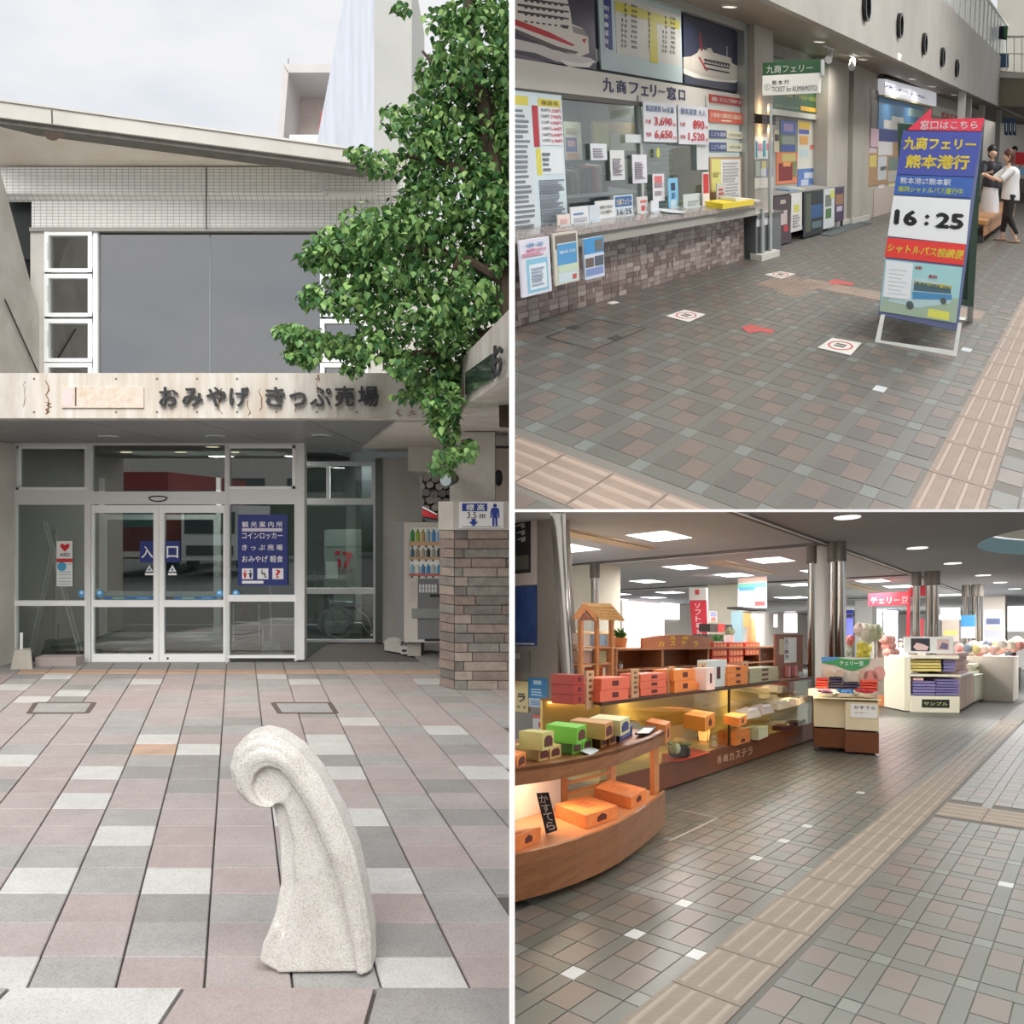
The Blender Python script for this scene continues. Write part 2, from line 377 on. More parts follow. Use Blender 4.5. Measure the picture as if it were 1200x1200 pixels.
# right wing canopy seen along its side
rp = Pl(LF, (-.56, 8.95, 0), V((.545, -2.8, 0)), (0, 0, 1))
st(B(LF).mbox(rp, 0, 2.62, 2.86, 3.02, conc_f, 0, -.16), 'wall_wing_fascia')
st(B(LF).prism([(-.5, 9.1, 2.63), (-.03, 6.5, 2.63), (.05, 6.5, 2.63), (.05, 12.8, 2.63), (-.5, 12.8, 2.63)], (0, 0, .1), conc), 'wing_soffit')
t = thing(LF, 'wall_panel', 'dark green glass panel let into the side of the wing canopy', 'panel', rp.at(540, 450, .01))
B(LF).ppoly(rp, [(548, 463), (579, 445), (579, 415), (548, 437)], mat('dark_mirror', (70, 80, 76), .12, .3), .02).out('pane', t)
t = thing(LF, 'hiragana_letter', 'black kana letter fixed to the side of the wing canopy, cut by the picture edge', 'letter', rp.at(590, 430, .03))
B(LF).text(rp, 'お', 583, 409, 596, 437, mat('letter_black', (48, 50, 52), .5), .03, .015, .02).out('glyph', t)
# fascia lettering: one kana or kanji each
lb = mat('letter_black', (48, 50, 52), .5)
t = thing(LF, 'wall_lettering', 'black raised kana and kanji lettering on the concrete fascia', 'lettering', PC.at(316, 476, .02))
for ch, x0, x1, y0, y1 in [('お', 188, 210, 454, 477), ('み', 215, 239, 455, 477), ('や', 243, 266, 454, 477), ('げ', 270, 293, 454, 477), ('き', 312, 335, 454, 477), ('っ', 340, 360, 460, 477), ('ぷ', 364, 389, 454, 477), ('売', 393, 416, 453, 477), ('場', 420, 444, 453, 477)]:
    B(LF).text(PC, ch, x0, y0, x1, y1, lb, .02, .022, .025).out('character', t)
t = thing(LF, 'faded_sign', 'faded beige blank sign panel on the fascia before the lettering', 'sign', PC.at(120, 477, .01))
B(LF).pbox(PC, 73, 454, 169, 478, mat('faded_board', (226, 214, 202), .7, var=.25, scale=20, col2=(204, 184, 162)), .018, .002).out('board', t)
B(LF).pbox(PC, 75, 456, 86, 476, flat(228, 200, 200), .020, .018).out('pink_patch', t)
B(LF).pbox(PC, 89, 454, 90.6, 476, flat(96, 76, 70), .021, .018).out('slot', t)

# upper storey
tile = bpy.data.materials.new('small_white_tiles'); tile.use_nodes = True
tn = tile.node_tree; br = tn.nodes.new('ShaderNodeTexBrick'); g_ = tn.nodes.new('ShaderNodeNewGeometry'); sp = tn.nodes.new('ShaderNodeSeparateXYZ'); cb = tn.nodes.new('ShaderNodeCombineXYZ')
tn.links.new(g_.outputs['Position'], sp.inputs[0]); tn.links.new(sp.outputs[0], cb.inputs[0]); tn.links.new(sp.outputs[2], cb.inputs[1]); tn.links.new(cb.outputs[0], br.inputs['Vector'])
br.offset = 0; br.inputs['Scale'].default_value = 1; br.inputs['Brick Width'].default_value = .072; br.inputs['Row Height'].default_value = .038; br.inputs['Mortar Size'].default_value = .0035
br.inputs['Color1'].default_value = lin((236, 236, 231)); br.inputs['Color2'].default_value = lin((228, 228, 222)); br.inputs['Mortar'].default_value = lin((172, 170, 164))
tb = tn.nodes['Principled BSDF']; tb.inputs['Roughness'].default_value = .3; tn.links.new(br.outputs[0], tb.inputs['Base Color'])
bu = tn.nodes.new('ShaderNodeBump'); bu.invert = True; bu.inputs['Strength'].default_value = .5; bu.inputs['Distance'].default_value = .004; tn.links.new(br.outputs['Fac'], bu.inputs['Height']); tn.links.new(bu.outputs[0], tb.inputs['Normal'])
PU = yplane(LF, 12.2)
uw = thing(LF, 'wall_upper', None, None, (-3, 12.3, 2.9), kind='structure')
b = B(LF); b.pbox(PU, 5, 199, 480, 229, tile, .09, -.2); b.out('tiled_band', uw)
b = B(LF); b.pbox(PU, 37, 229, 480, 268, tile, .0, -.2); b.out('tiled_band', uw)
b = B(LF); pl = PU
a = [pl.at(-5, 229, .09), pl.at(480, 229, .09), pl.at(480, 236, 0), pl.at(-5, 236, 0)]; b.prism(a, (0, .03, 0), tile); b.out('tiled_splay', uw)
B(LF).pbox(PU, 243.6, 199, 245, 270, mat('joint_dark', (70, 68, 66)), .092, .085).out('joint', uw)
B(LF).pbox(PU, 37, 268, 480, 272.5, mat('window_head', (150, 148, 142), .5, .3), .06, -.1).out('window_head', uw)
B(LF).pbox(PU, 37, 268, 54, 470, conc_side, .03, -.2).out('pier', uw)
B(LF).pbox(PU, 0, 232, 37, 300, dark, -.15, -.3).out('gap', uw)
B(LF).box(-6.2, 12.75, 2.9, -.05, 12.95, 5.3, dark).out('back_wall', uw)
gl_up = glass('upper_glass', (120, 128, 134), .30)
gl_dn = glass('door_glass', (206, 214, 212), .17)
gl_dk = glass('recess_glass', (222, 228, 226), .07)
w1 = thing(LF, 'window_1', None, None, PU.at(240, 437), kind='structure')
B(LF).pbox(PU, 115.5, 274, 245, 470, gl_up, -.02, -.03).out('pane', w1); B(LF).pbox(PU, 246.5, 274, 378, 470, gl_up, -.02, -.03).out('pane', w1)
B(LF).pbox(PU, 245, 274, 246.5, 470, flat(120, 130, 134), -.015, -.04).out('mullion', w1)
B(LF).pbox(PU, 110, 272, 115.5, 470, alu_w, .03, -.05).out('frame', w1)
n = 2
for X in (54, 376):
    for y0, y1 in ((272, 320), (322, 372), (374.5, 425), (426, 470)):
        w = thing(LF, 'window_%d' % n, None, None, PU.at(X + 28, y1), kind='structure'); n += 1
        fw = 56
        b = B(LF); x1 = X + fw
        for r in ((X, y0, x1, y0 + 5), (X, y1 - 4.5, x1, y1), (X, y0, X + 5, y1), (x1 - 5, y0, x1, y1)): b.pbox(PU, *r, alu_w, .05, -.04)
        b.out('sash_frame', w)
        B(LF).pbox(PU, X + 4, y0 + 4, x1 - 4, y1 - 4, gl_up, -.01, -.02).out('pane', w)
        if X == 54: B(LF).pbox(PU, X + 3.5, y0 + 14, X + 5.5, y0 + 32, alu, .065, .05).out('latch', w)
st(B(LF).pbox(PU, 432, 268, 598, 470, conc_side, 0, -.2), 'wall_upper_right')
# roof
roof = thing(LF, 'roof', None, None, (-3, 11, 6), kind='structure')
PR = yplane(LF, 11.3); rc = mat('roof_concrete', (206, 202, 194), .8, var=.15, scale=2)
B(LF).ppoly(PR, [(-20, 114.5), (432, 176.5), (432, 179), (-20, 117)], mat('roof_flashing', (188, 186, 180), .5, .3), .04, -1.2).out('flashing', roof)
B(LF).ppoly(PR, [(-20, 117), (432, 179), (432, 194), (-20, 135.5)], rc, .02, -.25).out('edge_beam', roof)
B(LF).ppoly(PR, [(-20, 136), (432, 194), (420, 198), (-20, 141)], mat('drip_edge', (120, 116, 110), .8, var=.3), -.03, -.3).out('drip_edge', roof)
P0 = [PR.at(-20, 141, -.1), PR.at(432, 197.5, -.1), PU.at(480, 198.5, 0), PU.at(-20, 198.5, 0)]
B(LF).prism(P0, (0, 0, .12), mat('roof_underside', (238, 231, 218), .85, var=.1, scale=1.5, col2=(222, 212, 196))).out('underside', roof)
b = B(LF); b.ppoly(PR, [(61, 130), (62.5, 130), (63, 146), (61.5, 146)], mat('stain_dark', (60, 50, 44)), .024, .02)
b.out('split', roof)
q_ = [(52, 152), (57, 151), (63, 149), (70, 150), (77, 156), (75, 160), (70, 160), (66, 164), (60, 164), (55, 162), (52, 157)]
def on_under(px, py):
    n = (P0[1] - P0[0]).cross(P0[3] - P0[0]).normalized(); d = LF.ray(px, py); t = (P0[0] - LF.cam).dot(n) / d.dot(n); return LF.cam + d * t - V((0, 0, .004))
B(LF).prism([on_under(*k) for k in q_], (0, 0, -.003), mat('peeling_paint', (150, 130, 118), .9, var=.4, scale=30)).out('peeling_patch', roof)
pipe = thing(LF, 'downpipe', 'pale downpipe elbow coming down from the roof edge', 'pipe', PR.at(377, 222, -.3))
pm_ = mat('pvc_pipe', (206, 204, 200), .5)
PP = yplane(LF, 11.9)
B(LF).cyl(PP.at(377, 188), PP.at(377, 222), .038, pm_, 14).cyl(PP.at(377, 205), PP.at(377, 209), .045, pm_, 14).out('drop', pipe)
B(LF).tube([PP.at(377, 218), PP.at(379, 224), PP.at(384, 226.5), PP.at(440, 226.5)], .038, pm_, 14).out('run', pipe)

# tower and rooftop box behind
PT = yplane(LF, 20); tw = thing(LF, 'tower', 'tall white rendered tower behind the roof', 'tower', PT.at(430, 180))
wr = mat('streaked_white_render', (198, 203, 212), .8, var=.22, scale=3, stretch=(4, 1, .2))
B(LF).prism([PT.at(414, -60), PT.at(439, -60), PT.at(438, 195), PT.at(366, 195)], (0, 3, 0), wr).out('front_wall', tw)
B(LF).prism([PT.at(438, -60), PT.at(479, -60, -.6), PT.at(479, 240, -.6), PT.at(438, 240)], (0, 3, 0), mat('tower_side', (194, 194, 188), .8, var=.1, scale=1)).out('side_wall', tw)
PT2 = yplane(LF, 23); tb_ = thing(LF, 'rooftop_box', 'open concrete rooftop box with a red banner inside, beside the tower', 'building', PT2.at(355, 170))
rbm = mat('box_concrete', (206, 200, 196), .8, var=.1, scale=1)
b = B(LF); b.ppoly(PT2, [(332, 75), (392, 75), (392, 85), (337, 85)], rbm, 0, -2); b.ppoly(PT2, [(332, 75), (338, 85), (331, 175), (325, 175)], rbm, 0, -2); b.out('frame', tb_)
B(LF).ppoly(PT2, [(336, 85), (392, 85), (392, 180), (329, 180)], mat('box_back', (222, 208, 200), .8, var=.2, scale=1.5), -1.4, -1.6).out('back_wall', tb_)
B(LF).ppoly(PT2, [(337, 154), (392, 154), (392, 175), (336, 175)], WHITE(), -.2, -.4).out('parapet', tb_)
B(LF).box(-5.4, 21.5, 0, -3.4, 24, 7.5, rbm).out('lower_block', tb_)
B(LF).ppoly(PT2, [(372, 120), (378, 120), (374, 154), (367, 154)], flat(206, 60, 66), -.5, -.6).out('red_banner', tb_)
B(LF).ppoly(PT2, [(336.4, 66), (337, 66), (337, 75), (336.4, 75)], dark, -.1, -.12).out('mast', tb_)
st(B(LF).box(-2.6, 17, 0, -.05, 17.3, 5.9, mat('far_white_wall', (228, 228, 226), .8)), 'wall_far')
PW = yplane(LF, 15.2)
wb = thing(LF, 'stair_block', 'white block with grey edges beyond the tree, above the wing canopy', 'building', PW.at(570, 400))
B(LF).pbox(PW, 530, 315, 640, 395, mat('far_white_wall', (228, 228, 226), .8), 0, -.5).out('upper_wall', wb)
B(LF).ppoly(PW, [(545, 394), (640, 394), (640, 470), (545, 440)], mat('grey_lower_wall', (170, 168, 158), .8), .3, -.2).out('lower_wall', wb)  # lower wall in a plain darker grey
B(LF).pbox(PW, 545, 393, 640, 395.5, flat(90, 90, 88), .32, 0).out('edge_strip', wb)
# ---------------- entrance front
Z0 = 775.3
ent = thing(LF, 'door_1', None, None, PF.at(190, Z0), kind='structure')
for x0, x1 in ((108, 187), (187, 266)):
    inner_x = x1 if x0 < 150 else x0
    L_ = B(LF); X0, X1 = (109, 187.3) if x0 < 150 else (187.7, 265)
    for r in ((X0, 592, X1, 601), (X0, 703, X1, 711), (X0, 766, X1, 776), (X0, 592, X0 + (2.2 if x0 < 150 else 6), 776), (X1 - (6 if x0 < 150 else 2.2), 592, X1, 776)): L_.pbox(PF, *r, alu_w, .04, -.02)
    lf = L_.out('door_leaf', ent)
    B(LF).pbox(PF, X0 + 2, 600, X1 - 2, 704, gl_dn, .012, .004).out('upper_pane', lf)
    B(LF).pbox(PF, X0 + 2, 710, X1 - 2, 767, gl_dn, .012, .004).out('lower_pane', lf)
    k = 177.5 if x0 < 150 else 198
    B(LF).rev(PF.at(k, 771, .04), [(.014, 0), (.014, .008)], dark, 10, ax=(0, -1, 0)).out('lock', lf)
b = B(LF); 
for r in ((105, 520, 108.5, 777), (265, 520, 268.5, 777), (105, 576, 268, 591), (105, 519, 268, 522)): b.pbox(PF, *r, alu, .06, -.04)
b.out('door_frame', ent)
B(LF).pbox(PF, 108, 521, 265, 575, gl_dn, .0, -.008).out('transom_pane', ent)
b = B(LF); pts = [PF.at(187.5 + 10.5 * math.cos(a), 583.5 + 4.2 * (math.sin(a)) * (1 if math.sin(a) > 0 else .45), .07) for a in [2 * PI * i / 20 for i in range(21)]]
b.tube(pts, .008, mat('sensor_black', (46, 50, 52), .4), 6); b.out('door_sensor', ent)
def light_win(n, x0, x1, y0, rects, panes, bars, pl=PF, g=gl_dn):
    w = thing(LF, 'window_%d' % n, None, None, pl.at((x0 + x1) / 2, y0), kind='structure')
    b = B(LF)
    for r in rects: b.pbox(pl, *r, alu, .05, -.03)
    b.out('frame', w)
    for r in bars: B(LF).pbox(pl, *r, alu_w, .055, -.03).out('rail', w)
    for r in panes: B(LF).pbox(pl, *r, g, .0, -.008).out('pane', w)
    return w
light_win(20, 19, 105, Z0, [(18, 519, 21, 776), (101, 519, 105, 777), (18, 574, 105, 591.5), (18, 519, 105, 523)], [(21, 523, 102, 574), (20, 591, 102, 704), (20, 709, 102, 776)], [(19, 703.5, 103, 709.5), (88, 774.5, 103, 777), (22, 523, 104, 526), (22, 571, 104, 574.5), (22, 523, 24.5, 574)])
light_win(21, 268, 348, Z0, [(268, 519, 270, 776), (346, 519, 349, 774), (268, 573, 349, 591), (268, 519, 349, 522)], [(269, 523, 346, 573), (269, 591, 347, 698), (269, 705, 348, 769)], [(268, 697, 349, 704.5), (268, 767.5, 349, 770.5), (270, 522, 347, 525.5), (270, 570, 347, 573), (343.5, 522, 347, 573)])
st(B(LF).pbox(PF, 349, 519, 358.5, 772, alu, .09, -.06), 'trim_2')
P14 = yplane(LF, 14.25)
light_win(22, 358, 442, 750, [(356, 541, 442, 546), (383, 541, 387, 588), (436, 541, 440.5, 588), (356, 584, 441, 591.5), (438, 590, 445, 751), (356, 749, 445, 752)], [(357, 545, 384, 586), (386, 545, 437, 586), (357, 590, 440, 690), (357, 694, 442, 750)], [(357, 689, 443, 695.5)], P14, gl_dk)
st(B(LF).pbox(P14, 441, 537, 449, 752, mat('dark_steel', (96, 98, 98), .4, .5), .1, -.1), 'trim_3')
st(B(LF).ppoly(P14, [(447, 537), (492, 537), (492, 752), (453, 758), (449, 752)], conc_side, .08, -.4), 'wall_recess')
st(B(LF).box(-1.28, 12.6, 2.3, -.57, 14.3, 2.62, conc_side), 'beam_recess')
# interior
iw = thing(LF, 'wall_interior', None, None, (-4, 16, 0), kind='structure')
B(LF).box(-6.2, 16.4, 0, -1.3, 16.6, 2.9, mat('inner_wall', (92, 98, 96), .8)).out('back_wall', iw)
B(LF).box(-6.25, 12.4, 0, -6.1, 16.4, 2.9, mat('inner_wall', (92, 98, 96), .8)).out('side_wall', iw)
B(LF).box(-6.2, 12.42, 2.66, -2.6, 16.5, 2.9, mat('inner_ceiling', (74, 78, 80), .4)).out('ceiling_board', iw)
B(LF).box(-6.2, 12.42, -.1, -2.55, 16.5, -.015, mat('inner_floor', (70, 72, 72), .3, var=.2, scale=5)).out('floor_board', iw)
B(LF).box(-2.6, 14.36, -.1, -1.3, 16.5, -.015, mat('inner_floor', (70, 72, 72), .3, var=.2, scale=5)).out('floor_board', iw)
for px, py in ((114.5, 531), (119, 539), (187, 538.5), (257, 531.5), (253, 539.5)):
    q = zplane(LF, 2.64).at(px, py) if False else V(((px - 600) / 1200 * 14, 14, 1.8 + (600 - py) * 14 / 1200)); 
    q = V((q.x * .98, 13.4 if py < 535 else 14.6, 2.655))
    B(LF).rev(q, [(.08, -.008), (.08, -.001)], mat('warm_lens2', (255, 230, 190), .4, emit=1.6), 16).out('spot_lens', iw)
PI_ = yplane(LF, 14.9)
idoor = thing(LF, 'door_2', None, None, PI_.at(190, 750), kind='structure')
for X0, X1 in ((122, 187), (188.5, 254)):
    b = B(LF)
    for r in ((X0, 603, X1, 609), (X0, 693, X1, 699), (X0, 741, X1, 749), (X0, 603, X0 + 3, 749), (X1 - 3, 603, X1, 749)): b.pbox(PI_, *r, alu, .03, -.02)
    lf = b.out('door_leaf', idoor); B(LF).pbox(PI_, X0 + 3, 609, X1 - 3, 741, glass('inner_glass', (225, 230, 228), .03), .0, -.006).out('pane', lf)
b = B(LF)
for r in ((26, 590, 31, 752), (117, 560, 122, 752), (254, 560, 259, 752), (26, 748, 122, 752), (254, 748, 330, 752), (60, 690, 122, 694)): b.pbox(PI_, *r, alu, .03, -.02)
b.out('screen_frame', idoor)
# blue entrance signs
nav = mat('navy_sign', (34, 48, 120), .45)
for ch, X0, X1, lab in (('入', 164, 187, 'blue entrance sign with the first kanji on the sliding door'), ('口', 194, 211, 'blue entrance sign with the square second kanji on the sliding door')):
    X1 = X1 if ch == '口' else 182
    pl = PF.off(.03); t = thing(LF, 'entrance_sign', lab, 'sign', pl.at((X0 + X1) / 2, 659))
    B(LF).pbox(pl, X0, 634, X1, 659, nav, .004).out('sheet', t); c = (X0 + X1) / 2
    B(LF).text(pl, ch, c - 7, 640, c + 6.5, 654, WHITE(), .005, .003, .02).out('lettering', t)
for X, lab in ((175, 'small white triangle caution sticker under the first entrance sign'), (202, 'small white triangle caution sticker under the second entrance sign')):
    pl = PF.off(.02); t = thing(LF, 'caution_sticker', lab, 'sticker', pl.at(X, 675))
    b = B(LF); b.ppoly(pl, [(X - 4.5, 670), (X + 4.5, 670), (X, 662)], flat(220, 226, 232), .002); b.pbox(pl, X - 5, 671.5, X + 5, 674, flat(240, 240, 240), .002); b.out('sheet', t)
    B(LF).ppoly(pl, [(X - 2, 668.6), (X + 2, 668.6), (X, 665)], flat(96, 120, 150), .003, .002).out('mark', t)
for X, lab in ((96, 'round blue sticker on the side window by the poster'), (117, 'round blue sticker on the first door leaf'), (257.5, 'round blue sticker on the second door leaf'), (276.5, 'round blue sticker under the guide board')):
    pl = PF.off(.022); t = thing(LF, 'round_sticker', lab, 'sticker', pl.at(X, 699))
    B(LF).rev(pl.at(X, 695.5), [(.045, 0), (.045, .002)], flat(70, 150, 205), 18, ax=(0, -1, 0)).out('disc', t)
    B(LF).rev(pl.at(X - .4, 694.5), [(.02, .002), (.02, .003)], flat(190, 220, 240), 12, ax=(0, -1, 0)).out('mark', t)
for X0, X1, lab in ((122, 179, 'blue sticker strip along the foot of the first upper pane'), (204, 254, 'blue sticker strip along the foot of the second upper pane')):
    pl = PF.off(.02); t = thing(LF, 'sticker_strip', lab, 'sticker', pl.at((X0 + X1) / 2, 703))
    B(LF).pbox(pl, X0, 699, X1, 702.5, flat(52, 104, 150), .002).out('band', t)
    B(LF).pbox(pl, X0 + 10, 700, X0 + 24, 701.6, flat(130, 170, 120), .003, .002).pbox(pl, X1 - 18, 700, X1 - 5, 701.6, flat(90, 160, 210), .003, .002).out('print', t)
# guide board
pl = PF.off(.03); t = thing(LF, 'guide_board', 'navy guide board with white kanji lines and three pictograms in the window', 'sign', pl.at(309, 686))
B(LF).pbox(pl, 279, 603, 337, 686, nav, .012).out('board', t)
w_ = flat(232, 232, 235)
for s, x0, y0, x1, y1 in (('観 光 案 内 所', 284, 611, 331.5, 618), ('コインロッカー', 284, 624, 331.5, 631.5), ('き っ ぷ 売 場', 284, 638, 331.5, 645), ('おみやげ 軽食', 284, 651, 332, 659)):
    B(LF).text(pl, s, x0, y0, x1, y1, w_, .0125, .003, .015).out('lettering', t)
B(LF).pbox(pl, 284, 619, 331, 622.8, flat(214, 208, 222), .014, .012).out('cover_strip', t)
B(LF).pbox(pl, 284, 680.5, 309, 683.8, w_, .014, .012).out('cover_strip', t)
for i, X in enumerate((284, 302, 319.5)):
    pg = B(LF).pbox(pl, X, 666, X + 12.8, 678.6, w_, .015, .012).out('pictogram', t)
    b = B(LF); red = flat(200, 50, 55); blu = flat(40, 50, 90); p2 = pl.off(.015)
    if i == 0:
        for cx, m in ((X + 3.2, red), (X + 9.6, blu)):
            b.rev(p2.at(cx, 669), [(.011, 0), (.011, .002)], m, 10, ax=(0, -1, 0)); b.ppoly(p2, [(cx - 2, 671), (cx + 2, 671), (cx + 1.4, 674.5), (cx + .9, 677.5), (cx - .9, 677.5), (cx - 1.4, 674.5)], m, .002)
    elif i == 1:
        k = flat(30, 30, 34); b.rev(p2.at(X + 5, 668.2), [(.009, 0), (.009, .002)], k, 10, ax=(0, -1, 0))
        b.tube([p2.at(X + 6 + 3.2 * math.cos(a), 674 + 3.2 * math.sin(a), .002) for a in [-2.4 - i_ * .5 for i_ in range(-7, 1)]], .004, k, 5)
        b.tube([p2.at(x, y, .002) for x, y in ((X + 5, 669.5), (X + 5.3, 673), (X + 8.3, 673), (X + 9.5, 676.5), (X + 11, 676.2))], .005, k, 5)
    else: b.text(p2, '?', X + 3.5, 667.5, X + 9.3, 677.3, red, .001, .002, .03)
    b.out('symbol', pg)
# AED poster
pl = PF.off(.02); t = thing(LF, 'defibrillator_poster', 'white poster with a red heart and AED lettering on the side window', 'poster', pl.at(76, 687))
B(LF).pbox(pl, 66.5, 634, 85, 661, WHITE(), .004).out('upper_sheet', t)
B(LF).pbox(pl, 66.5, 661.5, 85, 687, flat(228, 232, 234), .004).out('lower_sheet', t)
p2 = pl.off(.004)
B(LF).ppoly(p2, [(76, 646.5), (71.2, 641.5), (70.6, 638.5), (73, 636.8), (76, 639), (79.3, 636.8), (81.8, 638.8), (81, 641.5)], flat(205, 40, 48), .002).out('heart', t)
B(LF).text(p2, 'AED', 70, 648, 82, 652, flat(50, 50, 54), .001, .002, .02).out('lettering', t)
B(LF).pbox(p2, 66.5, 654.5, 85, 659, flat(200, 50, 55), .002).out('red_band', t)
b = B(LF).rev(p2.at(72.5, 664), [(.055, 0), (.055, .002)], flat(70, 160, 200), 16, ax=(0, -1, 0)); b.out('blue_oval', t)
b = B(LF)
for y in (670, 673, 677, 681, 684): b.pbox(p2, 68.5, y, 83, y + .7, flat(150, 156, 160), .002)
b.out('print', t)
# concrete foot, stone block, leaning poles
q = G.at(22, 786); t = thing(LF, 'pole_base', 'tapered concrete base with a short white pipe beside the window', 'base', (q.x, 11.75, 0))
bp = lambda px, py, y: V(((px - 600) / 1200 * y, y, 1.8 + (600 - py) / 1200 * y))
y_ = 11.72
b = B(LF); cc = mat('grey_concrete_foot', (188, 182, 172), .85, var=.2, scale=12, bump=.2)
b.hexa([bp(12, 784.5, y_) , bp(38, 784.5, y_), bp(39, 781, y_ + .28), bp(14, 781, y_ + .28)], [bp(17, 762, y_ + .05), bp(36, 762, y_ + .05), bp(36, 759.5, y_ + .22), bp(17.5, 759.5, y_ + .22)], cc); b.out('foot', t)
B(LF).cyl(bp(25, 761, y_ + .14), bp(25, 741.5, y_ + .14), .017, WHITE(), 12).out('pipe', t)
q = bp(65, 780, 11.9)
b = B(LF); x0 = bp(41, 780, 11.95).x; x1 = bp(89, 780, 11.95).x; b.box(x0, 11.95, 0, x1, 12.18, .105, mat('pink_block', (176, 164, 160), .85, var=.2, scale=20, kind='speck', bscale=200))
b.out('stone_block', label='long low pinkish stone block on the paving under the side window', cat='block')
st(B(LF).box(-6.0, 12.45, -.01, -5.05, 13.2, .04, dark), 'trim_4')
t = thing(LF, 'folding_easel', 'tall white aluminium easel with four splayed legs behind the side window', 'easel', (-5.6, 13.0, 0))
for (x0, y0, x1, y1, yy) in ((50, 611, 93, 768, 12.75), (54, 611, 96, 763, 13.0), (60, 640, 33, 768, 12.75), (62, 650, 37, 768, 13.0)):
    B(LF).cyl(bp(x0, y0, yy), bp(x1, y1, yy), .014, alu, 6).out('leg', t)
t = thing(LF, 'window_stand', 'slim grey frame stand with a flat foot behind the side window', 'stand', (-5.5, 13.8, 0))
B(LF).cyl(bp(65, 620, 13.6), bp(65, 752, 13.6), .025, flat(150, 154, 146), 6).out('post', t)
B(LF).box(-6.2 + .15, 13.45, .0, -5.4, 13.75, .05, flat(120, 124, 116)).out('foot', t)
# weighted stand at right pane
t = thing(LF, 'sign_stand', 'grey plastic water-weighted stand with a white pole behind the guide board', 'stand', bp(318, 768, 12.8))
b = B(LF); gg = flat(168, 176, 182); y_ = 12.7
b.hexa([bp(305, 766.5, y_), bp(332, 766.5, y_), bp(332, 763, y_ + .3), bp(305, 763, y_ + .3)], [bp(310, 754, y_ + .05), bp(327, 754, y_ + .05), bp(327, 752, y_ + .25), bp(310, 752, y_ + .25)], gg)
b.cyl(bp(318, 754, y_ + .12), bp(318, 743, y_ + .12), .03, gg, 10).out('tank', t)
B(LF).cyl(bp(318, 748, y_ + .12), bp(316.5, 686, y_ + .12), .012, WHITE(), 8).out('pole', t)
t = thing(LF, 'umbrella_rack', 'low white wire rack behind the guide board window', 'rack', bp(295, 766, 13.2))
for x, ya, yb in ((303.5, 708, 756), (308, 737, 758), (273.5, 708, 752)):
    B(LF).cyl(bp(x, ya, 13.1), bp(x, yb, 13.1), .011, alu_w, 6).out('rod', t)
B(LF).cyl(bp(273, 729, 13.1), bp(304, 730, 13.1), .01, alu, 6).out('rail', t); B(LF).pbox(yplane(LF, 13.4), 275, 705, 302, 727, mat('flyers', (150, 140, 120), .8, var=.8, scale=9, col2=(60, 60, 90)), .02).out('flyer_tray', t)
# recess: ice vending cabinet with 17, wheelchair
PM = yplane(LF, 15.1); t = thing(LF, 'ice_machine', 'grey cabinet with a large red number seventeen behind the recessed window', 'machine', PM.at(400, 745))
B(LF).pbox(PM, 380, 621, 424, 742, mat('grey_cabinet', (120, 128, 124), .6), .0, -.5).out('body', t)
B(LF).pbox(PM, 381, 640.3, 424, 641.2, flat(90, 98, 96), .004).out('seam', t)
b = B(LF); rd = flat(168, 34, 40)
b.ppoly(PM, [(393, 646), (399, 646), (398, 650), (393, 650)], rd, .008); b.ppoly(PM, [(395.5, 655), (399.5, 655), (399.5, 665), (396.5, 664)], rd, .008)
b.ppoly(PM, [(401.5, 646), (413, 648), (407.5, 665), (402, 665), (407, 651), (401.5, 650)], rd, .008); b.out('numeral', t)
B(LF).text(PM, 'ICE', 397, 667, 415, 671, flat(150, 60, 60), .003, .002).out('lettering', t)
B(LF).pbox(PM, 382, 658, 396, 678, flat(170, 176, 172), .01).out('notice', t)
st(B(LF).pbox(PM, 425, 545, 445, 750, dark, .1, -.2), 'trim_5')
yw = 14.6; t = thing(LF, 'wheelchair', 'folded black wheelchair with large spoked wheels behind the recessed window', 'wheelchair', bp(400, 748, yw))
def ring(b, cx, cy, r, yy, th, m, n=24):
    c = bp(cx, cy, yy); R = r / 1200 * yy; b.tube([c + V((R * math.cos(2 * PI * i / n), 0, R * math.sin(2 * PI * i / n))) for i in range(n + 1)], th, m, 5)
chm = mat('chrome', (200, 204, 206), .2, .9)
for yy, cx in ((14.45, 396), (14.9, 392)):
    b = B(LF); ring(b, cx, 730, 18.5, yy, .014, flat(120, 122, 122)); ring(b, cx, 730, 16.5, yy - .03, .007, chm)
    c = bp(cx, 730, yy)
    for i in range(12): a = i * PI / 6; b.cyl(c, c + V((.2 * math.cos(a), 0, .2 * math.sin(a))), .003, chm, 4)
    b.out('wheel', t)
for yy in (14.45, 14.9): b = B(LF); ring(b, 428, 741, 6, yy, .01, flat(90, 90, 90), 14); b.out('caster', t)
B(LF).box(bp(384, 0, yw).x, 14.5, .42, bp(418, 0, yw).x, 14.85, .46, flat(40, 42, 48)).out('seat', t)
B(LF).box(bp(381, 0, yw).x, 14.5, .42, bp(387, 0, yw).x, 14.85, .72, flat(40, 42, 48)).out('backrest', t)
b = B(LF)
for yy in (14.46, 14.88):
    b.tube([bp(376, 696, yy), bp(384, 697, yy), bp(390, 730, yy), bp(424, 730, yy), bp(434, 744, yy), bp(440, 745, yy)], .012, chm, 6)
    b.tube([bp(388, 705, yy), bp(414, 706, yy), bp(420, 716, yy), bp(430, 722, yy), bp(437, 742, yy)], .012, chm, 6)
b.out('frame', t)
B(LF).box(bp(432, 0, yw).x, 14.5, .1, bp(441, 0, yw).x, 14.85, .115, flat(60, 60, 64)).out('footplate', t)
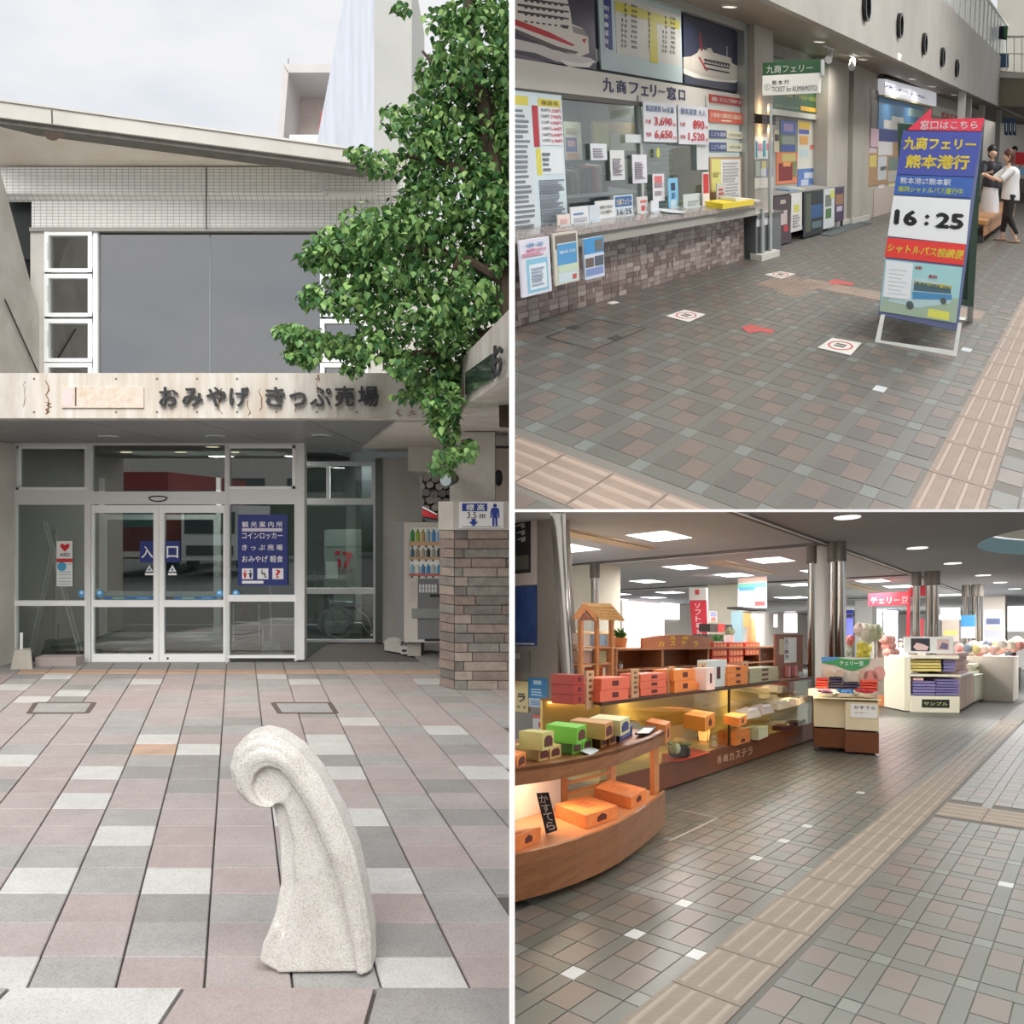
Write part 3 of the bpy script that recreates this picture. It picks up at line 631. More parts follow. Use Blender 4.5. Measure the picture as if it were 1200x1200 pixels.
# rubble wall and red rail beyond
rw = thing(LF, 'wall_rubble', None, None, (-1.2, 16, 0), kind='structure')
rs = [mat('rubble_a', (112, 100, 94), .9, bump=.6, bscale=18, var=.3), mat('rubble_b', (92, 84, 80), .9, bump=.6, bscale=18, var=.3), mat('rubble_c', (126, 114, 106), .9, bump=.6, bscale=18, var=.3)]
PZ = yplane(LF, 15.6)
B(LF).pbox(PZ, 488, 500, 600, 700, mat('rubble_joint', (50, 46, 44), .9), -.05, -.3).out('bedding', rw)
for j in range(12):
    for i in range(9):
        cx = 490 + i * 9.5 + (j % 2) * 4.5 + random.uniform(-1.5, 1.5); cy = 506 + j * 9 + random.uniform(-1.5, 1.5)
        n = 7; pts = [(cx + 5 * (1 + random.uniform(-.12, .12)) * math.cos(2 * PI * k / n), cy + 4.6 * (1 + random.uniform(-.12, .12)) * math.sin(2 * PI * k / n)) for k in range(n)]
        B(LF).ppoly(PZ, pts, rs[(i * 3 + j * 5) % 3], random.uniform(.0, .04), -.05).out('stone', rw)
t = thing(LF, 'red_handrail', 'sloping red rail with a white edge behind the vending machine', 'rail', PZ.at(505, 620, .3))
B(LF).ppoly(PZ, [(491, 591), (514, 603), (514, 608), (495, 604), (491, 598)], flat(190, 40, 48), .35, .3).out('panel', t)
B(LF).ppoly(PZ, [(491, 590), (514, 602), (514, 603.5), (491, 592)], WHITE(), .37, .33).out('edge', t)
B(LF).ppoly(PZ, [(492, 602), (496, 599), (516, 611), (514, 612), (503, 612)], flat(90, 90, 92), .33, .25).out('underside', t)
# vending machine
yv = 12.75; PVm = yplane(LF, yv)
xv0, xv1 = bp(474, 0, yv).x, bp(539, 0, yv).x; zt = bp(0, 612, yv).z; zb = bp(0, 752, yv).z
vm = thing(LF, 'vending_machine', 'tall beige drinks vending machine half hidden by the stone pillar', 'vending machine', ((xv0 + xv1) / 2, yv, zb))
bod = mat('machine_beige', (208, 202, 192), .45); 
b = B(LF); b.prism([(xv0, yv, zb), (xv1, yv, zb), (xv1 - .19, yv + .6, zb), (xv0 - .19, yv + .6, zb)], (0, 0, zt - zb), mat('machine_side', (150, 150, 148), .5)); b.out('cabinet', vm)
b = B(LF); xx = xv0 
for r in ((474, 612, 540, 618), (474, 612, 479.5, 752), (474, 678, 490, 752), (474, 749, 540, 752)): b.pbox(PVm, *r, bod, .045)
b.out('door_frame', vm)
B(LF).pbox(PVm, 479, 617, 540, 679, mat('display_back', (214, 214, 206), .6, emit=.12), .006).out('display_back', vm)
B(LF).pbox(PVm, 490, 678, 540, 749, mat('machine_grey', (122, 124, 126), .5), .035).out('lower_panel', vm)
cols = [(70, 150, 70), (150, 180, 70), (200, 170, 110), (150, 180, 190), (90, 150, 200), (120, 180, 220), (90, 140, 190), (100, 150, 200)]
cols2 = [(90, 110, 130), (160, 150, 130), (190, 180, 150), (60, 70, 70), (170, 170, 160), (80, 90, 96), (150, 130, 90), (70, 90, 90)]
cols3 = [(150, 190, 210), (220, 220, 214), (90, 140, 190), (80, 150, 200), (190, 200, 200), (90, 170, 210), (200, 120, 110), (180, 190, 200)]
for ry, hh, cs in ((634.5, 14.5, cols), (652.5, 10.5, cols2), (672, 11, cols3)):
    sh = B(LF).pbox(PVm, 480, ry, 540, ry + (5 if ry < 650 else 3), flat(206, 170, 130) if ry < 660 else flat(196, 110, 100), .03, .008).out('shelf', vm)
    b = B(LF)
    for k in range(14): b.pbox(PVm, 482 + k * 4.1, ry + (5 if ry < 650 else 3), 484.2 + k * 4.1, ry + (7 if ry < 650 else 5), flat(235, 235, 235) if k % 2 else flat(60, 60, 64), .034, .02)
    b.out('button_row', sh, kind='stuff')
    for k, c in enumerate(cs):
        x = 483.5 + k * 6.2; p = PVm.at(x, ry, .02); r = .026; h = hh / 1200 * yv
        B(LF).rev(p, [(r * .9, 0), (r, .006), (r, h * .74), (r * .45, h * .86), (r * .42, h)], mat('can_%d%d%d' % c, c, .35), 10).out('drink', vm)
b = B(LF); 
for i in range(6):
    for j in range(2): b.pbox(PVm, 491.5 + i * 3.6, 684.5 + j * 5, 494 + i * 3.6, 689 + j * 5, flat(225, 228, 230), .045, .036)
b.out('coin_button', vm, kind='stuff')
B(LF).pbox(PVm, 504, 696, 530, 699.5, flat(40, 40, 42), .04).out('coin_slot', vm)
B(LF).pbox(PVm, 483, 712.5, 535, 724, mat('tray_flap', (140, 146, 138), .35), .06, .03).out('dispensing_flap', vm)
B(LF).pbox(PVm, 498, 748, 530, 751, flat(30, 30, 32), .05).out('vent', vm)
B(LF).pbox(PVm, 481, 681, 488.5, 705, flat(196, 190, 184), .05, .044).out('key_panel', vm)
B(LF).rev(PVm.at(482.5, 730, .045), [(.02, 0), (.02, .002)], flat(120, 200, 170), 10, ax=(0, -1, 0)).out('round_sticker', vm)
B(LF).box(xv0 + .03, yv + .05, 0, xv0 + .2, yv + .55, zb, cc).out('base_leg', vm); B(LF).box(xv1 - .2, yv + .05, 0, xv1 - .03, yv + .55, zb, cc).out('base_leg', vm)
t = thing(LF, 'concrete_block', 'hollow white concrete block lying at the foot of the vending machine', 'block', G.at(481, 766))
q0 = G.at(469.5, 766.5); q1 = G.at(493, 766.5); b = B(LF)
b.box(q0.x, q0.y, 0, q1.x, q0.y + .4, .1, flat(206, 202, 192)); b.out('body', t)
for i in range(3): B(LF).pbox(yplane(LF, q0.y), 471 + i * 7.4, 761, 476.6 + i * 7.4, 764, flat(60, 56, 52), .003).out('cavity', t)
B(LF).prism([(q0.x - .25, q0.y + .35, 0), (q0.x - .01, q0.y + .1, 0), (q0.x - .01, q0.y + .75, 0), (q0.x - .25, q0.y + .75, 0)], (0, 0, .12), conc_side).out('kerb_ledge', kind='structure')
# stone pillar
yp = 10.38; Pp = yplane(LF, yp)
pil = thing(LF, 'stone_pillar', 'square pillar with reddish brown stone cladding and concrete top', 'pillar', Pp.at(575, 808))
xl = bp(536, 0, yp).x; xr = .3
B(LF).box(xl + .03, yp + .03, 0, xr, yp + .9, bp(0, 622, yp).z, mat('pillar_core', (90, 80, 74), .9)).out('core', pil)
ST = [mat('clad_a', (158, 140, 130), .85, var=.35, scale=14, bump=.7, bscale=30), mat('clad_b', (148, 132, 122), .85, var=.35, scale=12, bump=.7, bscale=30), mat('clad_c', (146, 142, 134), .85, var=.35, scale=12, bump=.7, bscale=30), mat('clad_d', (168, 154, 142), .85, var=.3, scale=12, bump=.7, bscale=30), mat('clad_e', (128, 122, 116), .85, var=.35, scale=12, bump=.7, bscale=30)]
nr = 17; z1 = bp(0, 621, yp).z; hr = z1 / nr
for j in range(nr):
    z = j * hr; x = xl - .03
    brk = [0, random.uniform(.14, .22) if j % 2 else random.uniform(.08, .14)]
    while brk[-1] < .62: brk.append(brk[-1] + random.uniform(.3, .55))
    for a, c in zip(brk, brk[1:]):
        d = random.uniform(-.008, .012)
        B(LF).box(x + a + .004, yp - .02 + d, z + .005, min(x + c - .004, .2), yp + .05, z + hr - .003, random.choice(ST)).out('stone', pil)
    y = yp + .052
    while y < yp + .85:
        L_ = random.uniform(.16, .34)
        B(LF).box(x - .0 + random.uniform(-.008, .01), y, z + .005, x + .05, min(y + L_ - .006, yp + .9), z + hr - .003, random.choice(ST)).out('stone', pil); y += L_
# left side widened: chamfer block and cap
xc = bp(514, 0, yp + .25).x
B(LF).prism([(xl - .04, yp - .04, z1), (.3, yp - .04, z1), (.3, yp + .9, z1), (xc, yp + .9, z1), (xc, yp + .2, z1)], (0, 0, bp(0, 587.5, yp).z - z1), conc).out('cap', pil)
for j in range(nr):     # splayed corner stones
    z = j * hr; d = random.uniform(-.006, .008)
    B(LF).prism([(xl - .035, yp - .012 + d, z + .005), (xl + .02, yp + .1, z + .005), (xc + .1, yp + .3, z + .005), (xc + .01 + d, yp + .22, z + .005)], (0, 0, hr - .008), random.choice(ST)).out('stone', pil)
zc0 = bp(0, 588, yp).z
B(LF).box(bp(541, 0, yp + .1).x, yp + .12, zc0, bp(580, 0, yp + .1).x, yp + .6, 2.62, conc).out('column', pil)
B(LF).box(bp(527, 0, yp + .3).x, yp + .3, zc0, bp(541, 0, yp + .1).x, yp + .65, 2.62, conc_side).out('column_side', pil)
# elevation sign
Pe = Pp.off(.045); t = thing(LF, 'elevation_sign', 'white elevation sign with blue figure and arrow on the pillar cap', 'sign', Pe.at(563, 619))
B(LF).pbox(Pe, 538, 588, 590, 619, WHITE(), .012).out('board', t); p2 = Pe.off(.012); bl_ = flat(34, 62, 150)
B(LF).pbox(p2, 541.5, 590, 571, 599, bl_, .002).out('title_block', t)
B(LF).text(p2, '標 高', 546, 591, 568, 598.3, WHITE(), .003, .002, .02).out('lettering', t)
B(LF).text(p2, '3.5 m', 547.5, 600, 568.5, 607.5, flat(60, 60, 70), .001, .002, .01).out('lettering', t)
B(LF).ppoly(p2, [(552.5, 608), (557.5, 608), (557.5, 611.5), (560.5, 611.5), (555, 617), (549.5, 611.5), (552.5, 611.5)], bl_, .002).out('arrow', t)
b = B(LF); b.rev(p2.at(580, 592.5), [(.02, 0), (.02, .002)], bl_, 12, ax=(0, -1, 0)); b.ppoly(p2, [(576.5, 595), (583.5, 595), (585, 598), (585.5, 607), (584, 607), (583, 600), (583, 616.5), (580.6, 616.5), (580.3, 607), (579.7, 607), (579.4, 616.5), (577, 616.5), (577, 600), (576, 607), (574.5, 607), (575, 598)], bl_, .002); b.out('figure', t)
B(LF).pbox(p2, 541, 617, 587, 617.6, flat(60, 60, 70), .002).out('ground_line', t)
t = thing(LF, 'floodlight', 'small grey floodlight clipped to the side of the concrete column', 'lamp', bp(528, 570, 10.55))
B(LF).cyl(bp(532, 561, 10.6), bp(523, 563, 10.35), .055, flat(90, 94, 94), 14, .07).out('housing', t)
B(LF).rev(bp(522.6, 562.5, 10.34), [(.062, 0), (.062, .01)], mat('lamp_glass', (190, 205, 210), .1), 14, ax=(-.4, -1, 0)).out('lens', t)
t = thing(LF, 'wall_speaker', 'dark round fitting on the far side of the concrete column', 'fitting', bp(585, 560, 10.7))
B(LF).rev(bp(583, 560, 10.7), [(.085, 0), (.08, .03), (.02, .05)], flat(60, 60, 60), 16, ax=(1, -.3, 0)).out('dome', t)
st(B(LF).box(-.35, 12.9, 0, -.02, 13.0, 2.6, mat('warm_wall', (196, 186, 174), .8)), 'wall_wing')
# tree
tr = thing(LF, 'broadleaf_tree', 'large leafy green tree overhanging the canopy from the right', 'tree', (-.12, 8.2, 0))
bark = mat('bark', (86, 72, 60), .9, bump=.5)
b = B(LF); B8 = lambda x, y, d=8.0: bp(x, y, d)
def limb(pts, r0, r1):
    for i in range(len(pts) - 1): b.cyl(pts[i], pts[i + 1], r0 + (r1 - r0) * i / (len(pts) - 1), bark, 7, r0 + (r1 - r0) * (i + 1) / (len(pts) - 1))
limb([B8(598, 500), B8(592, 330), B8(580, 200), B8(560, 80), B8(545, -30)], .09, .05)
limb([B8(592, 330), B8(540, 300), B8(470, 290), B8(400, 340)], .045, .012); limb([B8(596, 380), B8(520, 410), B8(440, 420), B8(360, 400)], .04, .01)
limb([B8(590, 340), B8(560, 380), B8(545, 450), B8(535, 500), B8(530, 540)], .03, .006)
limb([B8(580, 220), B8(520, 190), B8(460, 180)], .04, .01); limb([B8(570, 120), B8(520, 90), B8(495, 60)], .04, .01)
limb([B8(540, 300), B8(520, 350), B8(510, 420), B8(500, 440)], .03, .008); limb([B8(596, 330), B8(575, 340), B8(560, 360)], .02, .01)
b.out('branches', tr)
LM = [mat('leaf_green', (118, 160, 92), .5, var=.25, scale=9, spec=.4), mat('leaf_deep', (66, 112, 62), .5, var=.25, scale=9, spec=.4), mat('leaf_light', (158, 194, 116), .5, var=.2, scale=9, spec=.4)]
for m in LM:
    m.node_tree.nodes['Principled BSDF'].inputs['Transmission Weight'].default_value = 0
# crown: clumps (x, y, rx, ry, n) as seen, spread in real depth
cl = [(560, 60, 55, 60, 620), (520, 90, 34, 34, 260), (580, 160, 40, 60, 520), (530, 150, 42, 46, 430), (505, 200, 40, 30, 260), (565, 230, 44, 50, 520), (500, 250, 50, 42, 560), (440, 270, 50, 36, 430),
      (400, 290, 44, 28, 330), (375, 300, 26, 18, 130), (450, 320, 62, 34, 520), (520, 310, 50, 50, 560), (575, 290, 34, 40, 260), (400, 345, 44, 26, 250), (368, 345, 20, 14, 70), (470, 370, 60, 34, 480), (530, 380, 34, 34, 330),
      (375, 400, 40, 16, 230), (340, 388, 22, 10, 90), (430, 405, 46, 20, 260), (355, 415, 24, 14, 110), (415, 430, 14, 12, 40), (505, 430, 34, 34, 300), (470, 425, 20, 20, 90), (520, 470, 26, 26, 200), (480, 460, 22, 10, 60), (517, 490, 18, 9, 60),
      (590, 60, 20, 60, 180), (592, 200, 16, 60, 140), (448, 190, 36, 16, 110), (465, 140, 22, 22, 90), (422, 180, 18, 12, 40), (470, 8, 12, 9, 22), (535, 20, 40, 22, 160), (588, 340, 18, 14, 40), (545, 420, 12, 20, 50),
      (535, 530, 26, 10, 70), (520, 545, 18, 10, 60), (548, 520, 10, 10, 26), (535, 505, 4, 22, 16), (560, 400, 6, 18, 18), (555, 110, 30, 50, 200), (590, 130, 14, 60, 200), (585, 260, 16, 60, 260), (592, 310, 10, 40, 120), (500, 130, 26, 30, 130), (495, 170, 30, 22, 130), (550, 345, 40, 26, 220), (520, 505, 14, 12, 40), (585, 20, 18, 40, 150), (555, 10, 20, 14, 60), (570, 365, 18, 14, 50), (530, 440, 20, 20, 120)]
random.seed(11)
leaf = [(0, 0, 0), (-.30, .12, .05), (-.42, .42, .09), (-.20, .74, .05), (0, 1.08, -.02), (.20, .74, .05), (.42, .42, .09), (.30, .12, .05), (0, .45, -.02)]
lf = [(8, 0, 1), (8, 1, 2), (8, 2, 3), (8, 3, 4), (8, 4, 5), (8, 5, 6), (8, 6, 7), (8, 7, 0)]
vs, fs, fm = [], [], []
for cx, cy, rx, ry, n in cl:
    dc = 8.0 + random.uniform(-.25, .25); R = rx / 1200 * 8
    for _ in range(int(n * 1.25)):
        while True:
            a, c, d = random.uniform(-1, 1), random.uniform(-1, 1), random.uniform(-1, 1)
            if a * a + c * c + d * d < 1: break
        x, y = cx + a * rx, cy + c * ry
        if x > 597: x = 597 - random.random() * 6
        p = bp(x, y, dc + d * min(R, .5) * 1.3)
        if p.x > -.03: continue
        s = random.uniform(.045, .078)
        yaw = random.uniform(0, 2 * PI); droop = random.uniform(.2, 1.5)
        Mx = Matrix.Rotation(yaw, 3, 'Z') @ Matrix.Rotation(-droop, 3, 'X') @ Matrix.Rotation(random.uniform(-.6, .6), 3, 'Y')
        o = len(vs); vs += [p + Mx @ (V(q) * s) for q in leaf]; fs += [tuple(i + o for i in f) for f in lf]
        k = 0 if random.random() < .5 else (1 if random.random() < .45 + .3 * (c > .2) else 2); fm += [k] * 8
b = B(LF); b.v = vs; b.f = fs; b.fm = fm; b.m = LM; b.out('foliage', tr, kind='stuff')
# across the street, mirrored in the glass
t = thing(LF, 'red_bus', 'red and cream bus parked across the street, mirrored in the door glass', 'bus', (-9, -17, 0))
bo = B(LF).box(-12.7, -15, .4, -10.3, -6, 3.0, flat(150, 44, 44)).out('body', t)
B(LF).box(-12.6, -6.0, 1.35, -10.4, -5.96, 2.45, flat(70, 110, 106)).out('windscreen', t); B(LF).box(-12.65, -6.0, .5, -10.35, -5.97, 1.3, flat(110, 40, 42)).out('front_panel', t); B(LF).box(-12.2, -5.96, .45, -10.8, -5.93, .62, flat(226, 222, 206)).out('bumper', t)
for x in (-12.4, -10.6): B(LF).cyl((x - .15, -7.2, .45), (x + .15, -7.2, .45), .45, flat(30, 30, 30), 14).out('wheel', t)
t = thing(LF, 'white_van', 'white van parked across the street, mirrored in the door glass', 'van', (-9, -6, 0))
B(LF).box(-9.9, -10, .35, -8.2, -6, 2.0, flat(238, 238, 236)).out('body', t); B(LF).box(-9.8, -5.99, 1.15, -8.3, -5.96, 1.8, flat(40, 50, 56)).out('windscreen', t); B(LF).box(-9.75, -5.99, .5, -8.35, -5.96, .8, flat(60, 60, 62)).out('grille', t)
for x in (-9.8, -8.3): B(LF).cyl((x - .1, -6.8, .33), (x + .1, -6.8, .33), .33, flat(30, 30, 30), 14).out('wheel', t)
t = thing(LF, 'street_building', 'white low building across the street, mirrored in the glass', 'building', (-9, -30, 0))
B(LF).box(-22, -36, 0, -6, -30, 6.0, flat(220, 214, 206)).out('wall', t)
B(LF).box(-6, -40, 0, 2, -34, 4.6, flat(120, 126, 110)).out('annex', t)
B(LF).box(-12, -18, 0, -3, -17.5, 2.6, mat('hedge_green', (84, 104, 74), .9, var=.5, scale=3)).out('hedge', t)
b = B(LF); 
for i in range(5): b.box(-21 + i * 3, -29.98, 2.2, -19.2 + i * 3, -29.94, 3.6, flat(70, 80, 86))
b.out('window', t)
B(LF).box(-30, -45, -.3, -.1, 2.15, -.16, mat('asphalt', (92, 92, 92), .9)).out('road_far', kind='structure')
# party walls between the three places
pw = mat('white_party_wall', (250, 250, 250), .6)
B(LF).box(-.0095, 3.45, -.6, .0095, 34, 14, pw).out('wall_party', kind='structure')
B(LF).box(.0095, 3.45, 1.7998, 14, 40, 1.8092, pw).out('ceiling_party', kind='structure')

area(LF, (-4.2, 14.0, 2.6), 2.2, 40, (1, .97, .92), sy=1.2); area(LF, (-2.1, 14.72, 2.5), .7, 22, (.95, 1, 1), sy=.5)  # second one is fill without a fixture, added to show the recess cabinet

for x_ in (-4.2, -3.1, -1.98): area(LF, (x_, 9.9, 2.6), .3, 12, (1, .95, .88))
for o in bpy.data.objects: o['_pl'] = o.get('_pl', 1) 
# ================================================================ TICKET HALL (upper right place)
T = TF
zf = zplane(T, 0)
PX, PY = .665, .3335; X0_, Y0_ = 3.625, 1.475; SX, SY = .24, .25        # strips as a share of a module
tfloor = B(T).box(-3, -9, -.2, 60, 14, -.0025, mat('hall_grout', (112, 108, 102), .7)).out('floor', kind='structure')
FT = {'b': mat('tile_brown', (109, 96, 88), .42, var=.14, scale=2, bump=.15, bscale=60), 'd': mat('tile_dark', (89, 85, 81), .42, var=.14, scale=2, bump=.15, bscale=60),
      's': mat('tile_strip', (95, 95, 89), .42, var=.12, scale=2, bump=.15, bscale=60), 'c': mat('tile_corner', (112, 117, 112), .4, var=.1, scale=4), 'w': mat('tile_white', (196, 200, 204), .4)}
def mesh_tile(fr, w, h, m):
    b = B(fr); g = .004; b.box(g, g, -.011, w - g, h - g, 0, m); c = .002
    o = b.out('tile', origin=(0, 0, 0)); me = o.data; bpy.data.objects.remove(o); return me
def lay(fr, fl, px, py, x0, y0, sx, sy, xr, yr, skip, special={}, limit=285):
    ms = {}
    def m(w, h, k):
        key = (round(w, 4), round(h, 4), k)
        if key not in ms: ms[key] = mesh_tile(fr, w, h, FT[k])
        return ms[key]
    L = []
    i0 = int((xr[0] - x0) // px); i1 = int((xr[1] - x0) // px) + 1; j0 = int((yr[0] - y0) // py); j1 = int((yr[1] - y0) // py) + 1
    for i in range(i0, i1):
        for j in range(j0, j1):
            ox, oy = x0 + i * px, y0 + j * py; a, c = px * sx, py * sy; tx, ty = (px - a) / 2, (py - c) / 2
            L.append((ox, oy, a, c, 'w' if (i, j) in special else 'c'))
            L.append((ox + a, oy, px - a, c, 's')); L.append((ox, oy + c, a, py - c, 's'))
            for u in (0, 1):
                for v in (0, 1):
                    k = 'b' if (u + v) % 2 == 0 else 'd'
                    if k == 'd' and random.random() < .25: k = 's'
                    L.append((ox + a + u * tx, oy + c + v * ty, tx, ty, k))
    R = []
    for x, y, w, h, k in L:
        if skip(x + w / 2, y + h / 2): continue
        p = fr.w((x + w / 2, y + h / 2, 0)) - CAM
        if p.y < 2.2: continue
        qx, qy = 600 + 1200 * p.x / p.y, 600 - 1200 * p.z / p.y
        lo, hi = (597, 1230); 
        if not (590 < qx < 1420): continue
        if fr is T and not (0 < qy < 612): continue
        if fr is BF and not (560 < qy < 1225): continue
        R.append((p.length, x, y, w, h, k))
    R.sort()
    for d, x, y, w, h, k in R[:limit]:
        o = bpy.data.objects.new('tile', m(w, h, k)); COL.objects.link(o); o.parent = fl; ORIG[o.name] = V((x, y, 0))
        o.location = fr.w((x, y, random.uniform(-.0006, .0006))) - fr.w(ORIG[fl.name])
    b = B(fr)
    for d, x, y, w, h, k in R[limit:]:
        if d > 22: continue
        b.box(x + .004, y + .004, -.011, x + w - .004, y + h - .004, 0, FT[k])
    b.out('far_tile', fl, kind='stuff')
    far = mat('hall_far_floor', (112, 106, 101), .4, var=.15, scale=2)
    return far
def tact(x, y): return (x > 0 and .33 < y < .68) or (3.0 < x < 3.53) or (9.9 < x < 10.6 and .7 < y < 3.0)
farm = lay(T, tfloor, PX, PY, X0_, Y0_, SX, SY, (1.8, 24), (-1.5, 3.9), tact, {(4, -1), (7, -2)})
B(T).box(17.6, -3, -.011, 40, 3.9, -.004, farm).out('far_field', tfloor)
tac = mat('tactile_beige', (146, 128, 115), .6, var=.2, scale=6, bump=.3)
tacd = mat('tactile_dim', (150, 134, 122), .6, var=.2, scale=6)
def tactile(fr, fl, x0, y0, x1, y1, along, n=4, dots=False, mm=tac):
    b = B(fr).box(x0 + .004, y0 + .003, -.01, x1 - .004, y1 - .003, .001, mm); 
    w, h = x1 - x0, y1 - y0
    if dots:
        for i in range(5):
            for j in range(5): b.rev((x0 + w * (i + .5) / 5, y0 + h * (j + .5) / 5, .001), [(min(w, h) * .07, 0), (min(w, h) * .05, .005)], mm, 6)
    else:
        for i in range(n):
            if along == 'x': c = y0 + h * (i + .5) / n; r = h / n * .17; b.hexa([(x0 + .02, c - r, .001), (x1 - .02, c - r, .001), (x1 - .02, c + r, .001), (x0 + .02, c + r, .001)], [(x0 + .03, c - r * .6, .007), (x1 - .03, c - r * .6, .007), (x1 - .03, c + r * .6, .007), (x0 + .03, c + r * .6, .007)], tacb)
            else: c = x0 + w * (i + .5) / n; r = w / n * .17; b.hexa([(c - r, y0 + .01, .001), (c + r, y0 + .01, .001), (c + r, y1 - .01, .001), (c - r, y1 - .01, .001)], [(c - r * .6, y0 + .016, .007), (c + r * .6, y0 + .016, .007), (c + r * .6, y1 - .016, .007), (c - r * .6, y1 - .016, .007)], tacb)
    b.out('tactile_paver', fl)
tacb = mat('tactile_bar', (162, 144, 131), .55)
for i in range(26): tactile(T, tfloor, 3.7 + i * .62, .35, 4.32 + i * .62, .66, 'x')
for i in range(12): tactile(T, tfloor, 3.01, 2.35 - i * .3 if False else 1.0 + i * .3, 3.52, 1.3 + i * .3, 'y')
for i in range(6): tactile(T, tfloor, 9.95, .9 + i * .32, 10.5, 1.22 + i * .32, 'y')
for x, y in ((9.2, 2.55), (9.75, 2.55), (9.95, 2.84), (9.4, 2.84)): tactile(T, tfloor, x, y, x + .54, y + .29, 'x', dots=True)
# ---- counter and window wall
YC = 3.60
yf = yplane(T, YC); zt_ = yf.uv(740, 259)[1]
yg_ = zplane(T, zt_).at(740, 249).y; yg_ = max(yg_, YC + .25)
Wm = yplane(T, 3.81); Wg = yplane(T, yg_)
granite = mat('speckled_granite', (176, 166, 158), .18, var=.35, scale=20, kind='speck', bscale=90, col2=(112, 100, 94))
xa, xb = 3.5, yf.uv(893, 240)[0]
t = thing(T, 'ticket_counter', 'long speckled granite ticket counter with grey apron along the window', 'counter', (8, YC, 0))
B(T).box(xa, YC, zt_ - .045, xb, yg_ + .25, zt_, granite).out('worktop', t)
B(T).box(xa, YC + .03, zt_ - .14, xb - .2, YC + .06, zt_ - .046, mat('apron_grey', (160, 158, 150), .5)).out('apron', t)
mos = thing(T, 'wall_counter', None, None, (8, 3.81, 0), kind='structure')
xe = Wm.uv(873, 290)[0]
B(T).box(3.5, 3.82, 0, xe, 4.0, zt_ - .05, mat('mosaic_grout', (110, 98, 92), .7)).out('backing', mos)
MM = [mat('mosaic_a', (150, 136, 128), .4), mat('mosaic_b', (124, 106, 100), .4), mat('mosaic_c', (104, 84, 80), .4), mat('mosaic_d', (136, 120, 112), .4), mat('mosaic_e', (164, 152, 144), .4)]
b = B(T); tw_, th_ = .17, .044
for j in range(int((zt_ - .05) / th_)):
    for i in range(int((xe - 4.6) / tw_)):
        x = 4.6 + i * tw_ + (j % 2) * tw_ / 2 * 0; z = j * th_
        if (i * 7 + j * 3) % 5 == 0: 
            for q in range(3): b.box(x + q * tw_ / 3 + .004, 3.812, z + .003, x + (q + 1) * tw_ / 3 - .002, 3.83, z + th_, random.choice(MM))
        else: b.box(x + .004, 3.812 + random.uniform(0, .003), z + .003, x + tw_ - .003, 3.83, z + th_, random.choice(MM))
b.out('mosaic_tile', mos, kind='stuff')
bm_ = mat('sign_white', (222, 218, 208), .5)
wt = thing(T, 'wall_ticket', None, None, (8, yg_, 1), kind='structure')
zb0 = Wg.uv(740, 118)[1]; zb1 = Wg.uv(740, 90)[1]; ztop = Wg.uv(871, 40)[1] + .05
xr_ = Wg.uv(872, 120)[0]
B(T).box(3.5, yg_ + .02, zb0, xr_, yg_ + .3, zb1, bm_).out('sign_band', wt)
B(T).box(3.5, yg_ + .08, zb1, xr_, yg_ + .3, ztop + .3, flat(60, 62, 70)).out('upper_wall', wt)
alu2 = mat('satin_frame', (186, 190, 186), .35, .4)
B(T).pbox(Wg, 868, 32, 873.5, 250, alu2, .05, -.1).out('frame_post', wt)
b = B(T); P2 = Wg.off(.0); a = P2.uv(600, -30); c = P2.uv(870, 36)
B(T).mbox(Wg, 3.5, ztop - .02, xr_ + .05, ztop + .06, alu2, .04, -.1).out('head_frame', wt)
B(T).mbox(Wg, 3.5, zb0 - .04, xr_, zb0, mat('track_dark', (88, 84, 78), .5), .0, -.1).out('track', wt)
gpane = glass('ticket_glass', (225, 232, 230), .06)
xmid = Wg.uv(753, 150)[0]
t = thing(T, 'window_30', None, None, (8, yg_, zt_), kind='structure')
B(T).mbox(Wg, 5.2, zt_, xmid, zb0, gpane, -.02, -.03).out('pane', t); B(T).mbox(Wg, xmid, zt_, Wg.uv(828, 150)[0], zb0, gpane, -.03, -.04).out('pane', t)
for px in (751, 828): B(T).pbox(Wg, px, 112, px + 2, 250, alu2, .0, -.06).out('mullion', t)
# office behind
of = thing(T, 'wall_office', None, None, (8, 6, 0), kind='structure')
B(T).box(3, 6.6, -.1, xr_ + 1.5, 6.7, 3, mat('office_wall', (150, 162, 162), .8, var=.15, scale=2, stretch=(6, 1, .3))).out('back_wall', of)
B(T).box(3, 4.0, 1.9, xr_ + .6, 6.7, 2.0, flat(190, 190, 186)).out('ceiling_board', of)
B(T).box(3, 4.3, -.1, xr_ + .6, 6.7, 0, flat(100, 100, 98)).out('floor_board', of)
B(T).box(xr_ + .5, 4.2, 0, xr_ + .6, 6.7, 2, flat(150, 150, 146)).out('end_wall', of)
yo = yplane(T, 5.0)
bl_m = mat('blind_slat', (176, 190, 180), .5)
t = thing(T, 'window_blind', 'pale green horizontal slat blind behind the second glass pane', 'blind', yo.at(800, 250))
a0, b0 = yo.uv(757, 235); a1, b1 = yo.uv(836, 120)
for i in range(22):
    z = b0 + (b1 - b0) * i / 22; B(T).hexa([(a0, 4.98, z), (a1, 4.98, z), (a1, 5.02, z + .02), (a0, 5.02, z + .02)], [(a0, 4.98, z + .005), (a1, 4.98, z + .005), (a1, 5.02, z + .043), (a0, 5.02, z + .043)], bl_m).out('slat', t)
